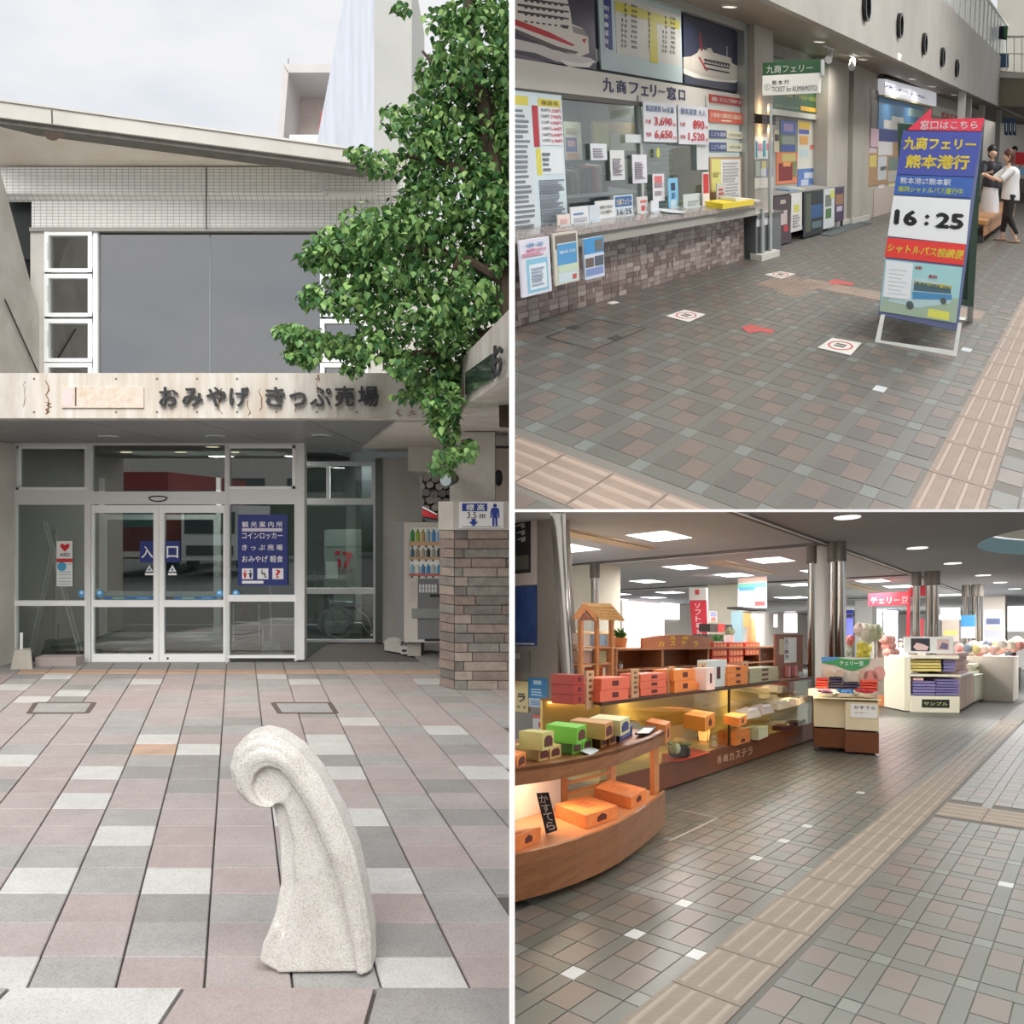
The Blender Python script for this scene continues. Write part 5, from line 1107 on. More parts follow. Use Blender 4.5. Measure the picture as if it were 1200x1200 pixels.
for i, (px, c, lab) in enumerate(((917, (120, 150, 180), 'flat blue leaflets lying at the near end of the brochure shelf'), (934, (180, 190, 170), 'flat pale green leaflets lying mid shelf'))):
    q = zplane(T, zs).at(px, 223.5); B(T).box(q.x, YS + .05, zs, q.x + .5, YS + .3, zs + .02, flat(*c)).out('leaflet_stack', label=lab, cat='leaflets')
poster(yplane(T, YS + .2), 966, 210, 972.5, 221, 'small white card standing on the brochure shelf', (206, 214, 216), name='shelf_card', cat='card')
poster(yplane(T, YS + .1), 977.5, 205, 984.5, 217.5, 'white card with a blue square by the concrete pillar', (226, 228, 230), blocks=[(.25, .2, .8, .75, (50, 80, 160))], name='wall_card', cat='card')
# pillars
Yq = 3.96; Pq = yplane(T, Yq)
for i, (x0, x1, yy) in enumerate(((970, 994, 4.02), (1000, 1019, 3.96))):
    pl = yplane(T, yy); a0, a1 = pl.uv(x0, 150)[0], pl.uv(x1, 150)[0]
    B(T).box(a0, yy, 0, a1, yy + (1.6 if i else 1.2), 2.9, hc).out('wall_pillar', kind='structure')
    B(T).box(a0 - .05, yy - .03, 0, a1 + .1, yy + .1, .09, flat(190, 188, 180)).out('baseboard_pillar', kind='structure')
q = zf.at(1000, 266); B(T).box(q.x - 2.2, q.y - .1, 0.001, q.x + 1.2, q.y + .35, .012, mat('grey_doormat', (84, 92, 92), .9)).out('doormat', label='flat grey doormat between the two concrete pillars', cat='mat')
# further shopfront wall with noticeboard, ship poster and lit sign
YE = 4.02; PE = yplane(T, YE); xE0 = PE.uv(1017, 200)[0]
ew = thing(T, 'wall_shopfront', None, None, (xE0, YE, 0), kind='structure')
B(T).box(xE0, YE, 0, xE0 + 22, YE + .2, 2.9, mat('shopfront_wall', (176, 170, 160), .8)).out('wall_face', ew)
a0 = PE.uv(1022, 280)[0]; B(T).box(a0, YE - .015, 0, a0 + 18, YE, .52, mat('pebble_panel', (170, 150, 140), .7, var=.5, scale=40, col2=(210, 200, 190))).out('pebble_panel', ew)
t = thing(T, 'lit_sign', 'white glowing sign box with blue lettering above the ship poster', 'sign', PE.at(1058, 122))
B(T).ppoly(PE, [(1028, 92), (1090, 108), (1090, 124), (1028, 110)], mat('lit_white', (240, 242, 250), .4, emit=.25), .16, .02).out('light_box', t)
B(T).ppoly(PE, [(1028, 89.5), (1092, 105), (1092, 107), (1028, 91.5)], flat(40, 40, 40), .18, .0).out('hood', t)
B(T).ppoly(PE, [(1028, 110.5), (1090, 124.5), (1090, 126), (1028, 112.5)], flat(214, 208, 170), .15, .0).out('lower_lip', t)
B(T).text(PE.off(.16), 'いま二オーシャンアロー', 1036, 98, 1086, 117, flat(50, 80, 160), .006, .004, .04).out('lettering', t)
poster(PE, 1029, 113, 1080, 168, 'blue sea poster with a white fast ship under the lit sign', (84, 136, 180), t=.02, blocks=[(0, .72, 1, 1, (44, 60, 120)), (.1, .5, .75, .7, (210, 206, 200)), (.25, .38, .5, .5, (216, 214, 210)), (.6, .08, .98, .3, (150, 180, 180))])
poster(PE, 1016, 162, 1060, 212, 'cork notice board crowded with leaflets and photos under the ship poster', (170, 134, 92), t=.018, name='notice_board', cat='board', blocks=[(.04, .05, .2, .3, (206, 190, 196)), (.05, .35, .2, .6, (210, 190, 100)), (.24, .05, .6, .35, (206, 206, 206)), (.24, .38, .45, .9, (190, 196, 200)), (.5, .4, .75, .7, (110, 130, 120)), (.5, .72, .95, .97, (180, 180, 170)), (.78, .1, .98, .6, (200, 190, 190)), (.3, .6, .45, .7, (90, 90, 80))])
poster(PE, 1018, 104, 1026, 160, 'tall dark clock panel beside the ship poster', (84, 76, 70), t=.04, name='dark_panel', cat='panel', blocks=[(.2, .2, .8, .9, (120, 114, 106))])
poster(PE, 1018, 150, 1027, 172, 'pink flyer beside the ship poster', (206, 176, 186), t=.045, name='flyer', cat='flyer')
poster(PE, 1029, 216, 1036, 226, 'white square sheet under the notice board', (220, 218, 214), name='paper_sheet', cat='paper'); poster(PE, 1041, 213, 1049, 223, 'cream yellow sheet under the notice board', (222, 216, 170), name='paper_sheet', cat='paper')
poster(PE, 1090, 122, 1123, 142, 'white and red shop fascia sign beyond the ship poster', (206, 206, 190), t=.06, name='shop_sign', cat='sign', blocks=[(.3, .5, .9, 1, (190, 60, 50))], texts=[('お食事', .35, .55, .8, .95, (240, 220, 210))])
# ---- ceiling, fascia with portholes
zc = ztop + .06
yfa = zplane(T, zc).at(932, 5).y; yfb = zplane(T, zc).at(1157, 120).y
yF = (yfa + yfb) / 2
cl_ = thing(T, 'ceiling', None, None, (12, 3, zc), kind='structure')
B(T).box(2.5, yF + .1, zc, 70, 5.2, zc + .1, mat('brown_soffit', (146, 136, 122), .5, var=.12, scale=1)).out('soffit_board', cl_)
Ff = yplane(T, yF); fz1 = zc + .78
wf = thing(T, 'wall_fascia', None, None, (12, yF, zc), kind='structure')
fc = mat('fascia_concrete', (182, 178, 170), .7, var=.18, scale=1.2, bump=.15)
B(T).box(5, yF, zc - .02, 60, yF + .12, 4.6 if False else Ff.uv(1111, 5)[1], fc).out('concrete_band', wf)
ztp = Ff.uv(1111, 5)[1]
for i, (px, py) in enumerate(((1013, 8), (1052.5, 30), (1081.5, 51.5), (1103, 67), (1120, 80))):
    q = Ff.at(px, py); R = .17
    rg = B(T).rev(q, [(R, 0), (R, .06), (R * .8, .06), (R * .8, .005)], mat('porthole_black', (34, 34, 36), .25), 22, ax=(0, -1, 0)).out('porthole_rim', wf)
    B(T).rev(q, [(R * .8, .002), (R * .8, .012)], mat('porthole_glass', (70, 72, 74), .1), 22, ax=(0, -1, 0)).out('porthole_glass', rg)
for i, (px, py) in enumerate(((855, 8.5), (960, 49.5), (1011, 70), (1069.5, 93), (1093, 102), (1118, 111.5), (1131, 117), (1149, 124))):
    q = zplane(T, zc - .012).at(px, py); t = thing(T, 'hall_downlight', 'round ceiling downlight, %s along the brown soffit' % ('nearest the window wall end', 'second', 'third', 'fourth', 'fifth', 'sixth', 'seventh', 'farthest')[i], 'light', q, 'downlights along the brown soffit')
    B(T).rev(q, [(.085, 0), (.085, .012), (.07, .012), (.07, .0)], alu_w, 18).out('ring', t); B(T).rev(q + V((0, 0, .003)), [(.07, 0), (.07, .004)], mat('hall_lens', (255, 246, 224), .4, emit=3), 18).out('lens', t)
    if i < 5: area(T, q - V((0, 0, .03)), .15, 7)
for px, py, lab in ((971, 61, 'nearer white spotlight hanging from the soffit above the alcove'), (998, 71, 'farther white spotlight hanging from the soffit above the alcove')):
    q = zplane(T, zc).at(px, py - 6); t = thing(T, 'spotlight', lab, 'lamp', q - V((0, 0, .2)))
    B(T).box(q.x - .3, q.y - .03, zc - .015, q.x + .3, q.y + .03, zc, alu_w).out('base', t)
    B(T).cyl((q.x, q.y, zc - .015), (q.x, q.y, zc - .07), .012, alu_w, 8).out('stem', t)
    B(T).cyl((q.x + .1, q.y, zc - .06), (q.x - .12, q.y - .03, zc - .17), .045, alu_w, 12, .055).out('head', t)
area(T, (9.3, 4.9, 1.88), 1.0, 22, (.95, 1, 1), sy=.4); area(T, (11.6, 5.0, 1.88), 1.2, 24, (.95, 1, 1), sy=.5)
area(T, (16, 3.6, zc - .05), 1.5, 16, sy=.3)
B(T).box(-18, -14, 6.5, 34, yF + 2.8, 6.7, mat('sunblock_roof', (206, 204, 198), .8)).out('ceiling_sunblock', kind='structure')  # unseen roof, carried back behind the camera to block the sun
for k in range(4): area(T, (3 + k * 6, -1.5, 6.4), 3, 330, (1, .99, .97))  # unseen lights added under the roof to brighten the hall walls
# projecting ticket sign (faces down the hall towards the viewer)
q0 = PE.at(1000, 100); xs_ = 10.6; XS = xplane(T, xs_)
t = thing(T, 'ticket_sign', 'projecting green and white hanging sign reading TICKET for KUMAMOTO', 'sign', XS.at(928, 110))
gS = mat('sign_green2', (38, 84, 50), .4)
B(T).ppoly(XS, [(894.5, 74), (964.5, 69), (964.5, 86), (894.5, 89)], gS, .03, -.03).out('green_panel', t)
B(T).ppoly(XS, [(894.5, 89), (962, 85.5), (961, 109), (894.5, 112)], flat(226, 226, 222), .035, -.03).out('white_panel', t)
def qtext(s, pl, c, m, tt, bold=0, name='lettering', par=None):   # text in a slightly tapered quad given by 4 pixels TL TR BR BL
    vs, fs = glyphs(s, bold); x0 = min(q[0] for q in vs); x1 = max(q[0] for q in vs); y0 = min(q[1] for q in vs); y1 = max(q[1] for q in vs)
    C = [pl.uv(*k) for k in c]; out = []
    for x, y, z in vs:
        u, v = (x - x0) / (x1 - x0), (y - y0) / (y1 - y0)
        a = [C[3][k] * (1 - u) * (1 - v) + C[2][k] * u * (1 - v) + C[1][k] * u * v + C[0][k] * (1 - u) * v for k in (0, 1)]
        out.append(pl.p(a[0], a[1], tt + (.0015 if z > 0 else 0)))
    return B(pl.fr).add(out, fs, m).out(name, par)
qtext('九商フェリー', XS, [(899, 77), (954, 75), (953, 84), (899, 86.5)], WHITE(), .031, .01, par=t)
qtext('熊 本 行', XS, [(906, 94.5), (925.5, 93.5), (925.5, 99), (906, 100)], flat(50, 50, 50), .036, .02, par=t)
qtext('TICKET for KUMAMOTO', XS, [(905.5, 102), (958.5, 100), (958.5, 106.5), (905.5, 108)], flat(50, 50, 50), .036, 0, par=t)
qtext('①', XS, [(896.5, 99), (903.5, 98.5), (903.5, 106), (896.5, 106.5)], flat(60, 60, 60), .036, 0, par=t)
B(T).ppoly(XS, [(963, 70), (965, 70), (965, 88), (963, 88)], alu2, .05, -.05).out('end_frame', t)
# A-frame sign
A_, B_ = V((7.89, 1.5, 0)), V((8.02, .91, 0))
r_ = (B_ - A_).normalized(); bk_ = V((-r_.y, r_.x, 0)); bk_ = bk_ if bk_.x > 0 else -bk_
u_ = (V((0, 0, 1)) * .97 + bk_ * .24).normalized()
SG = Pl(T, A_, r_, u_)
sg = thing(T, 'sandwich_board', 'tall leaning sandwich board with ferry lettering and the time 16:25', 'sign', A_)
fr_ = mat('board_frame_white', (214, 216, 212), .4, .1)
pv = lambda pts, m, t, t0=0, n='panel', par=sg: B(T).ppoly(SG, pts, m, t, t0).out(n, par)
pv([(1032, 369), (1037, 369), (1031.5, 399), (1117, 411), (1122, 379), (1126.5, 379), (1120.5, 418), (1024.5, 404)], fr_, .035, -.01, 'leg_frame')
pv([(1058, 153.5), (1152, 153.5), (1122, 388), (1029, 369)], flat(92, 100, 140), .02, -.01, 'backing_board')
pv([(1063, 153.5), (1091, 128), (1091, 141), (1153, 139.5), (1149.5, 155)], flat(212, 50, 76), .03, 0, 'header_panel')
pv([(1058, 155), (1150, 155.5), (1141, 208), (1050.5, 205)], flat(62, 74, 158), .028, .015, 'blue_panel')
pv([(1050, 206), (1140.5, 209), (1137, 232.5), (1047.5, 228)], flat(48, 92, 170), .027, .015, 'shuttle_panel')
pv([(1047, 230), (1137, 235), (1132, 287), (1040, 277)], flat(222, 226, 228), .027, .015, 'time_panel')
pv([(1040, 279), (1131.5, 287), (1128.5, 311.5), (1036.5, 301.5)], flat(216, 50, 44), .028, .015, 'red_panel')
pic = pv([(1037, 304), (1127.5, 314), (1120, 379), (1030.5, 365)], flat(150, 196, 200), .028, .015, 'bus_photo')
pv([(1034, 350), (1123, 350), (1120, 379), (1030.5, 365)], flat(150, 172, 150), .029, .02, 'photo_ground', pic)
pv([(1069, 328), (1078, 326), (1115, 335), (1116, 350), (1113, 356), (1075, 361), (1040, 353), (1045, 347), (1068, 350)], flat(170, 196, 200), .030, .02, 'bus_picture', pic)
pv([(1071, 330), (1114, 337), (1114, 345), (1070, 341)], flat(62, 92, 108), .031, .02, 'bus_window', pic)
pv([(1069, 342), (1115, 346), (1115, 352), (1069, 351)], flat(64, 130, 176), .0315, .02, 'bus_stripe', pic)
for cx, cy, r in ((1066, 358, .05), (1105, 353, .04)): B(T).rev(SG.at(cx, cy, .031), [(r * .6, 0), (r * .6, .002)], flat(70, 80, 84), 14, ax=SG.n).out('bus_wheel', pic)
pv([(1038.5, 306), (1070, 309.5), (1066, 352), (1034.5, 348)], flat(216, 220, 224), .034, .03, 'taped_notice', pic)
b = B(T)
for i in range(7): y = 316 + i * 4.6; b.ppoly(SG, [(1042 - i * .3, y), (1063 - i * .3 - (i % 3) * 3, y + 2.3), (1063 - i * .3 - (i % 3) * 3, y + 3), (1042 - i * .3, y + .8)], flat(160, 164, 168), .035, .033)
b.out('notice_lines', pic, kind='stuff')
pv([(1088, 362), (1112, 366), (1111.5, 376), (1086, 371.5)], flat(206, 206, 90), .031, .02, 'yellow_note', pic)
Wt = lambda *c: flat(*c)
yel = flat(236, 214, 70)
qtext('窓口はこちら', SG, [(1078.5, 142.5), (1145.5, 143), (1145, 152), (1077.5, 153)], flat(240, 236, 236), .031, .02, par=sg)
qtext('九商フェリー', SG, [(1060, 161), (1144, 164), (1143, 177), (1058, 176.5)], yel, .029, .05, par=sg)
qtext('熊本港行', SG, [(1062.5, 182), (1136.5, 183), (1134.5, 200), (1060, 198)], yel, .029, .05, par=sg)
qtext('熊本港⇄熊本駅', SG, [(1055, 208.5), (1114, 211), (1113.5, 218.5), (1054.5, 216)], flat(226, 232, 240), .028, .03, par=sg)
qtext('無料シャトルバス運行中', SG, [(1053, 218.5), (1128.5, 222), (1127.5, 229.5), (1052, 225.5)], flat(196, 216, 90), .028, .03, par=sg)
for s, c in (('16', [(1048.5, 245.5), (1075.5, 247.5), (1074, 266.5), (1046.5, 264)]), (':', [(1083.5, 252), (1089.5, 252), (1088, 265.5), (1082, 265.5)]), ('25', [(1096.5, 249.5), (1130.5, 251.5), (1128, 270.5), (1094.5, 268)])):
    qtext(s, SG, c, flat(40, 42, 46), .028, .075, par=sg)
qtext('シャトルバス接続便', SG, [(1041, 285.5), (1130, 294), (1127.5, 305), (1039, 295.5)], yel, .029, .04, par=sg)
qtext('シャトルバス運行中', SG, [(1071, 328.5), (1115, 335), (1114.5, 340), (1070.5, 333.5)], flat(224, 214, 80), .035, .03, par=pic)
qtext('本駅', SG, [(1072, 312), (1080, 313), (1080, 317), (1072, 316)], flat(200, 60, 70), .035, .02, par=pic); qtext('無料', SG, [(1088, 322), (1098, 323.5), (1098, 328), (1088, 326.5)], flat(210, 70, 80), .035, .02, par=pic)
C_ = V((9.74, .95, 0)); D_ = C_ - r_ * .62
top = SG.at(1152, 145); top2 = SG.at(1062, 150)
ub = (top - C_).normalized()
BKp = Pl(T, C_, r_, ub)
ln_ = (top - C_).length
gb = mat('back_green', (104, 132, 120), .5)
B(T).mbox(BKp, -.66, .24, -.03, ln_ - .05, mat('back_green_panel', (92, 122, 108), .6), .0, -.012).out('rear_panel', sg)
b = B(T)
for r in ((-.06, .24, 0, ln_), (-.66, .22, 0, .27), (-.66, ln_ * .38, 0, ln_ * .38 + .03)): b.mbox(BKp, *r, gb, .025 + random.random() * .002, -.02)
b.out('rear_frame', sg)
B(T).mbox(BKp, -.05, 0, 0, .24, fr_, .02, -.02).out('rear_leg', sg); B(T).mbox(BKp, -.66, 0, -.61, .24, fr_, .02, -.02).out('rear_leg', sg); B(T).mbox(BKp, -.61, 0, -.05, .03, fr_, .02, -.02).out('rear_foot', sg)
# floor marks
for i, (pts, lab) in enumerate(((((780, 371), (802, 363.5), (827, 369), (807, 378)), 'white square sign on the floor nearest the counter'), (((896, 322), (914, 318.5), (933, 321.5), (916, 327)), 'white square sign on the floor by the tactile strip'), (((958, 408), (975, 396.5), (1009.5, 402.5), (997, 417)), 'white square sign on the floor near the sandwich board'))):
    t = thing(T, 'floor_sign', lab, 'floor sign', zf.at(*pts[0])); P = [zf.at(*k) for k in pts]
    B(T).prism([p + V((0, 0, .003)) for p in P], (0, 0, .002), flat(220, 218, 212)).out('sheet', t)
    c = sum(P, V()) / 4; r1 = (P[1] - P[0]) * .36; r2 = (P[3] - P[0]) * .36; b = B(T); n = 24
    ringp = [c + r1 * math.cos(2 * PI * k / n) + r2 * math.sin(2 * PI * k / n) for k in range(n)]; ri = [c + (p - c) * .86 for p in ringp]
    for k in range(n): b.prism([ringp[k], ringp[(k + 1) % n], ri[(k + 1) % n], ri[k]], (0, 0, .0065), flat(196, 70, 66))
    b.out('ring', t)
    b = B(T)
    for s in (-.3, .15): b.prism([c + r1 * (s) + r2 * -.45, c + r1 * (s + .25) + r2 * -.45, c + r1 * (s + .25) + r2 * .4, c + r1 * s + r2 * .4], (0, 0, .0065), flat(70, 66, 64))
    b.out('footprint', t, kind='stuff')
for pts, lab in ((((868, 384), (880, 380.5), (892, 384), (908, 387), (904, 391), (890, 388.5), (878, 391)), 'nearer red painted footprint arrow on the floor'), (((970, 330), (980, 327), (990, 330), (1002, 332), (998, 335), (984, 333.5), (976, 335)), 'farther red painted footprint arrow on the floor')):
    B(T).prism([zf.at(*k) + V((0, 0, .002)) for k in pts], (0, 0, .0012), mat('red_floor_paint', (196, 84, 80), .6, var=.3, scale=30)).out('floor_arrow', label=lab, cat='floor mark')
q = zf.at(718, 355.5); B(T).box(q.x - .06, q.y - .03, .001, q.x + .08, q.y + .03, .006, flat(226, 216, 210)).out('paper_scrap', label='tiny white paper scrap on the floor by the counter wall', cat='paper')
# access cover outline
P = [zf.at(*k) for k in ((640, 395), (698, 374), (757, 385), (696, 410))]; t = thing(T, 'access_cover', 'diamond outline of a tiled access cover in the hall floor', 'cover', P[0])
b = B(T)
for i in range(4):
    p, r = P[i], P[(i + 1) % 4]; d = (r - p).normalized(); n = V((-d.y, d.x, 0)) * .008; b.prism([p - n + V((0, 0, .001)), r - n + V((0, 0, .001)), r + n + V((0, 0, .001)), p + n + V((0, 0, .001))], (0, 0, .0015), flat(58, 54, 50))
b.out('rim', t)
for px, py in ((672, 384), (722, 396)):
    q = zf.at(px, py); B(T).box(q.x - .07, q.y - .04, .001, q.x + .07, q.y + .04, .003, flat(56, 54, 52)).out('lift_hole', t)
# far end: balcony, railing, monitor, shops, columns
xE = 34
far = thing(T, 'wall_far_end', None, None, (xE, 0, 0), kind='structure')
XE = xplane(T, xE)
B(T).ppoly(XE, [(1157, 82), (1215, 86), (1215, 122), (1157, 119)], mat('end_beam', (150, 138, 122), .7), .0, -.5).out('balcony_beam', far)
B(T).ppoly(XE, [(1160, -60), (1260, -60), (1260, 84), (1160, 80)], mat('upper_end_wall', (206, 202, 192), .8), -2.5, -2.7).out('upper_wall', far)
B(T).ppoly(XE, [(1157, 84), (1260, 88), (1260, 96), (1157, 90)], flat(214, 214, 206), .1, 0).out('balcony_kerb', far)
b = B(T)
for k in range(5): x = 1161 + k * 9; b.ppoly(XE, [(x, 42), (x + 1, 42), (x + 1, 84), (x, 84)], WHITE(), .05, 0)
b.ppoly(XE, [(1157, 42), (1215, 42), (1215, 44.5), (1157, 44.5)], WHITE(), .06, 0); b.ppoly(XE, [(1157, 62), (1215, 63), (1215, 64), (1157, 63)], WHITE(), .055, 0)
b.out('railing', far, kind='stuff')
t = thing(T, 'hanging_monitor', 'dark departure monitor hanging above the balcony railing', 'monitor', XE.at(1168, 45, .3))
B(T).ppoly(XE, [(1156, 33), (1182, 32), (1181, 48), (1158, 46)], flat(30, 34, 60), .4, .3).out('screen', t); B(T).ppoly(XE, [(1178, 33), (1182, 32), (1181, 47), (1178, 46)], flat(60, 130, 70), .41, .39).out('screen_strip', t)
B(T).ppoly(XE, [(1162, 62), (1182, 63), (1182, 79), (1161, 79)], flat(90, 130, 170), .0, -.05).out('blue_panel', far)
# long glazed railing above the fascia
wr_ = thing(T, 'gallery_railing', 'white gallery railing with glass panels above the porthole band', 'railing', (20, yF + .05, ztp))
xr0 = Ff.uv(1111, 5)[0]
for k in range(26):
    x = 12 + k * 1.0; B(T).box(x, yF + .04, ztp, x + .05, yF + .08, ztp + 1.0, WHITE()).out('post', wr_)
B(T).box(12, yF + .03, ztp + 1.0, 40, yF + .09, ztp + 1.05, WHITE()).out('top_rail', wr_); B(T).box(12, yF + .055, ztp + .02, 40, yF + .06, ztp + .98, glass('rail_glass', (236, 240, 236), .05, milk=.35)).out('glass_panel', wr_)
B(T).box(5, yF + 2.6, ztp - .5, 60, yF + 2.8, ztp + 4, mat('gallery_wall', (214, 208, 192), .8)).out('wall_gallery', kind='structure')
# lower far zone
B(T).box(60, -14, 0, 60.3, 6, 6, mat('far_hall_wall', (196, 190, 180), .8)).out('wall_hall_end', kind='structure')
B(T).box(xE, -3, zc + .0, 62, 5, zc + .1, mat('brown_soffit', (136, 126, 114), .35)).out('ceiling_far', kind='structure')
for i, (px, c) in enumerate(((1122, (206, 204, 196)), (1130, (214, 214, 210)), (1146, (206, 204, 198)), (1166, (214, 214, 210)))):
    x = 26 + i * 4; pl = xplane(T, x); a0 = pl.uv(px, 200)[0]; B(T).mbox(pl, a0 - .06, 0, a0 + .1, zc, flat(*c), .0, -.2).out('hall_column', label='slim pale column at the far end of the hall, %s from the shopfront' % ('first', 'second', 'third', 'fourth')[i], cat='column', group='slim far columns')
XN = xplane(T, 30)
t = thing(T, 'shop_curtain', 'navy split shop curtain with white marks hanging at the far end', 'curtain', XN.at(1184, 159))
for k, x in enumerate((1177, 1181.8, 1186.6)): B(T).ppoly(XN, [(x, 138), (x + 4.2, 138.6), (x + 4.2, 159), (x, 158)], flat(34, 62, 92), .03, 0).out('curtain_strip', t)
b = B(T)
for k, x in enumerate((1179, 1184, 1188.5)): b.ppoly(XN, [(x, 144), (x + 1, 144), (x + 1, 154), (x, 154)], flat(200, 210, 214), .035, .03)
b.out('white_mark', t, kind='stuff')
poster(xplane(T, 45), 1132, 165, 1150, 182, 'small blue poster far down the hall', (80, 150, 180), name='poster'); poster(xplane(T, 30.5), 1190, 178, 1230, 196, 'red shop banner at the far right of the hall', (206, 44, 56), name='banner', cat='banner')
poster(xplane(T, 30.4), 1190, 196, 1230, 208, 'pale blue board under the red shop banner', (130, 180, 214), name='board', cat='board')
B(T).ppoly(xplane(T, 40), [(1095, 140), (1150, 140), (1150, 190), (1095, 190)], mat('far_shop', (150, 136, 120), .7), 0, -.2).out('wall_far_shop', kind='structure')
# bench
q = zf.at(1156, 282); t = thing(T, 'wooden_bench', 'low orange brown wooden bench behind the sandwich board', 'bench', q)
wb_ = mat('bench_wood', (184, 132, 84), .5, var=.2, scale=3, stretch=(8, 1, 8)); pl = yplane(T, q.y + .35)
x0, x1 = q.x - .8, q.x + 6; B(T).box(x0, q.y - .05, .3, x1, q.y + .55, .36, wb_).out('seat', t)
B(T).box(x0 + .02, q.y - .03, .12, x1, q.y - .01, .3, wb_).out('front_panel', t)
for x in (x0 + .2, x1 - .4): B(T).box(x, q.y, 0, x + .1, q.y + .5, .12, flat(80, 80, 80)).out('leg', t)
# ---- people
def figure(fr, loc, face, H, label, shirt, trouser, hair, long_top=False, skirt=False, arms='fwd', bob=True, lean=.0, hide_legs=False, bare=True):
    """face = yaw of the facing direction in the place's floor plane; loc = point between the feet"""
    t = thing(fr, 'person', label, 'person', loc); s = H / 1.6
    F_ = V((math.cos(face), math.sin(face), 0)); R_ = V((F_.y, -F_.x, 0)); U = V((0, 0, 1)); L0 = V(loc)
    P = lambda f, r, u: L0 + (F_ * f + R_ * r + U * u) * s
    skin = mat('skin', (222, 184, 160), .6)
    hip = P(0, 0, .84); ch = P(lean * .6, 0, 1.16); nk = P(lean, 0, 1.32); hd = P(lean + .03, 0, 1.48)
    b = B(fr)
    b.ball(hd, .088 * s, skin, 14, 1.22); b.cyl(nk - U * .03, hd, .042 * s, skin, 10); b.ball(hd + F_ * .085 * s - U * .015, .02 * s, skin, 8); b.cyl(P(0, 0, .8), nk - U * .02, .11 * s, skin, 12, .08 * s)
    for sd in (-1, 1):
        b.ball(hd + R_ * sd * .088 * s, .018 * s, skin, 8, 1.5)
        if arms == 'fwd': el, ha = P(.22 + lean, sd * .2, 1.06), P(.42 + lean, sd * .12, 1.12)
        else: el, ha = P(-.02, sd * .22, 1.02), P(.06, sd * .2, .80)
        sh = P(lean * .9, sd * .17, 1.27)
        b.cyl(sh, el, .042 * s, skin, 10, .034 * s); b.cyl(el, ha, .034 * s, skin, 10, .022 * s); b.ball(el, .036 * s, skin, 8)
        d = (ha - el).normalized(); b.ball(ha + d * .03 * s, .03 * s, skin, 8)
        for k in range(4): o = U * (.018 * (k - 1.5)) * s; b.cyl(ha + d * .03 * s + o, ha + d * (.09 - .01 * abs(k - 1.5)) * s + o * 1.1, .008 * s, skin, 6, .006 * s)
        b.cyl(ha + d * .02 * s, ha + d * .06 * s + U * .035 * s, .009 * s, skin, 6, .007 * s)
        kn, an = P(.04, sd * .09, .46), P(-.02 + sd * .1, sd * .09, .07)
        b.cyl(P(0, sd * .085, .82), kn, .075 * s, skin, 10, .05 * s); b.cyl(kn, an, .05 * s, skin, 10, .03 * s); b.ball(kn, .05 * s, skin, 8)
    o = b.out('body', t, smooth=True); rem(o, .011, 2)
    b = B(fr); hc_ = mat('hair_%d%d%d' % hair, hair, .5, var=.3, scale=40)
    b.ball(hd + U * .025 * s - F_ * .02 * s, .104 * s, hc_, 14, 1.12)
    if bob: b.cyl(hd - F_ * .035 * s + U * .02 * s, hd - F_ * .045 * s - U * .10 * s, .098 * s, hc_, 14, .07 * s)
    b.out('hair', t, smooth=True)
    m = flat(*shirt); b = B(fr); lo = .74 if long_top else .84
    b.rev(P(0, 0, lo), [(.17 * s, 0), (.165 * s, .1 * s), (.145 * s, (1.05 - lo) * s), (.15 * s, (1.2 - lo) * s), (.13 * s, (1.27 - lo) * s), (.06 * s, (1.315 - lo) * s)], m, 18)
    for sd in (-1, 1):
        sh = P(lean * .9, sd * .15, 1.26); el = P(.2 + lean, sd * .2, 1.08) if arms == 'fwd' else P(-.01, sd * .21, 1.04)
        b.cyl(sh, el, .062 * s, m, 12, .058 * s); b.ball(sh, .06 * s, m, 10)
    o = b.out('top', t, smooth=True); rem(o, .013, 2)
    b = B(fr); m = flat(*trouser)
    if skirt: b.rev(P(0, 0, .3), [(.2 * s, 0), (.18 * s, .3 * s), (.14 * s, .56 * s)], m, 18)
    else:
        for sd in (-1, 1):
            kn, an = P(.04, sd * .09, .46), P(-.02 + sd * .1, sd * .09, .16); b.cyl(P(0, sd * .085, .84), kn, .092 * s, m, 12, .066 * s); b.cyl(kn, an, .066 * s, m, 12, .05 * s); b.ball(kn, .066 * s, m, 10)
        b.ball(P(0, 0, .83), .15 * s, m, 14, .8)
    o = b.out('skirt' if skirt else 'trousers', t, smooth=True); rem(o, .013, 2)
    for sd in (-1, 1):
        q = P(-.02 + sd * .1, sd * .09, 0); b = B(fr); c = flat(170, 140, 116)
        for f, r, h in ((-.05, .036, .07), (0, .042, .07), (.06, .042, .045), (.12, .04, .035)): b.ball(q + F_ * f * s + U * h * .5 * s, r * s, c, 10, h / r / 2)
        b.out('shoe', t, smooth=True)
    return t
def rem(o, vx, it):
    m1 = o.modifiers.new('r', 'REMESH'); m1.mode = 'VOXEL'; m1.voxel_size = vx; m2 = o.modifiers.new('s', 'SMOOTH'); m2.iterations = it; m2.factor = .5
    mt = list(o.data.materials); dg = bpy.context.evaluated_depsgraph_get(); dg.update(); me = bpy.data.meshes.new_from_object(o.evaluated_get(dg)); o.modifiers.clear(); o.data = me
    if not me.materials: [me.materials.append(k) for k in mt]
    me.polygons.foreach_set('use_smooth', [True] * len(me.polygons))
q = zf.at(1181, 283.5); hp_ = yplane(T, q.y).uv(1181, 175)[1]
figure(T, q, math.radians(112), hp_ * 1.0, 'woman in a white tunic and black trousers standing with her back turned, arms forward', (226, 226, 226), (34, 34, 38), (92, 56, 44), long_top=True, lean=.05)
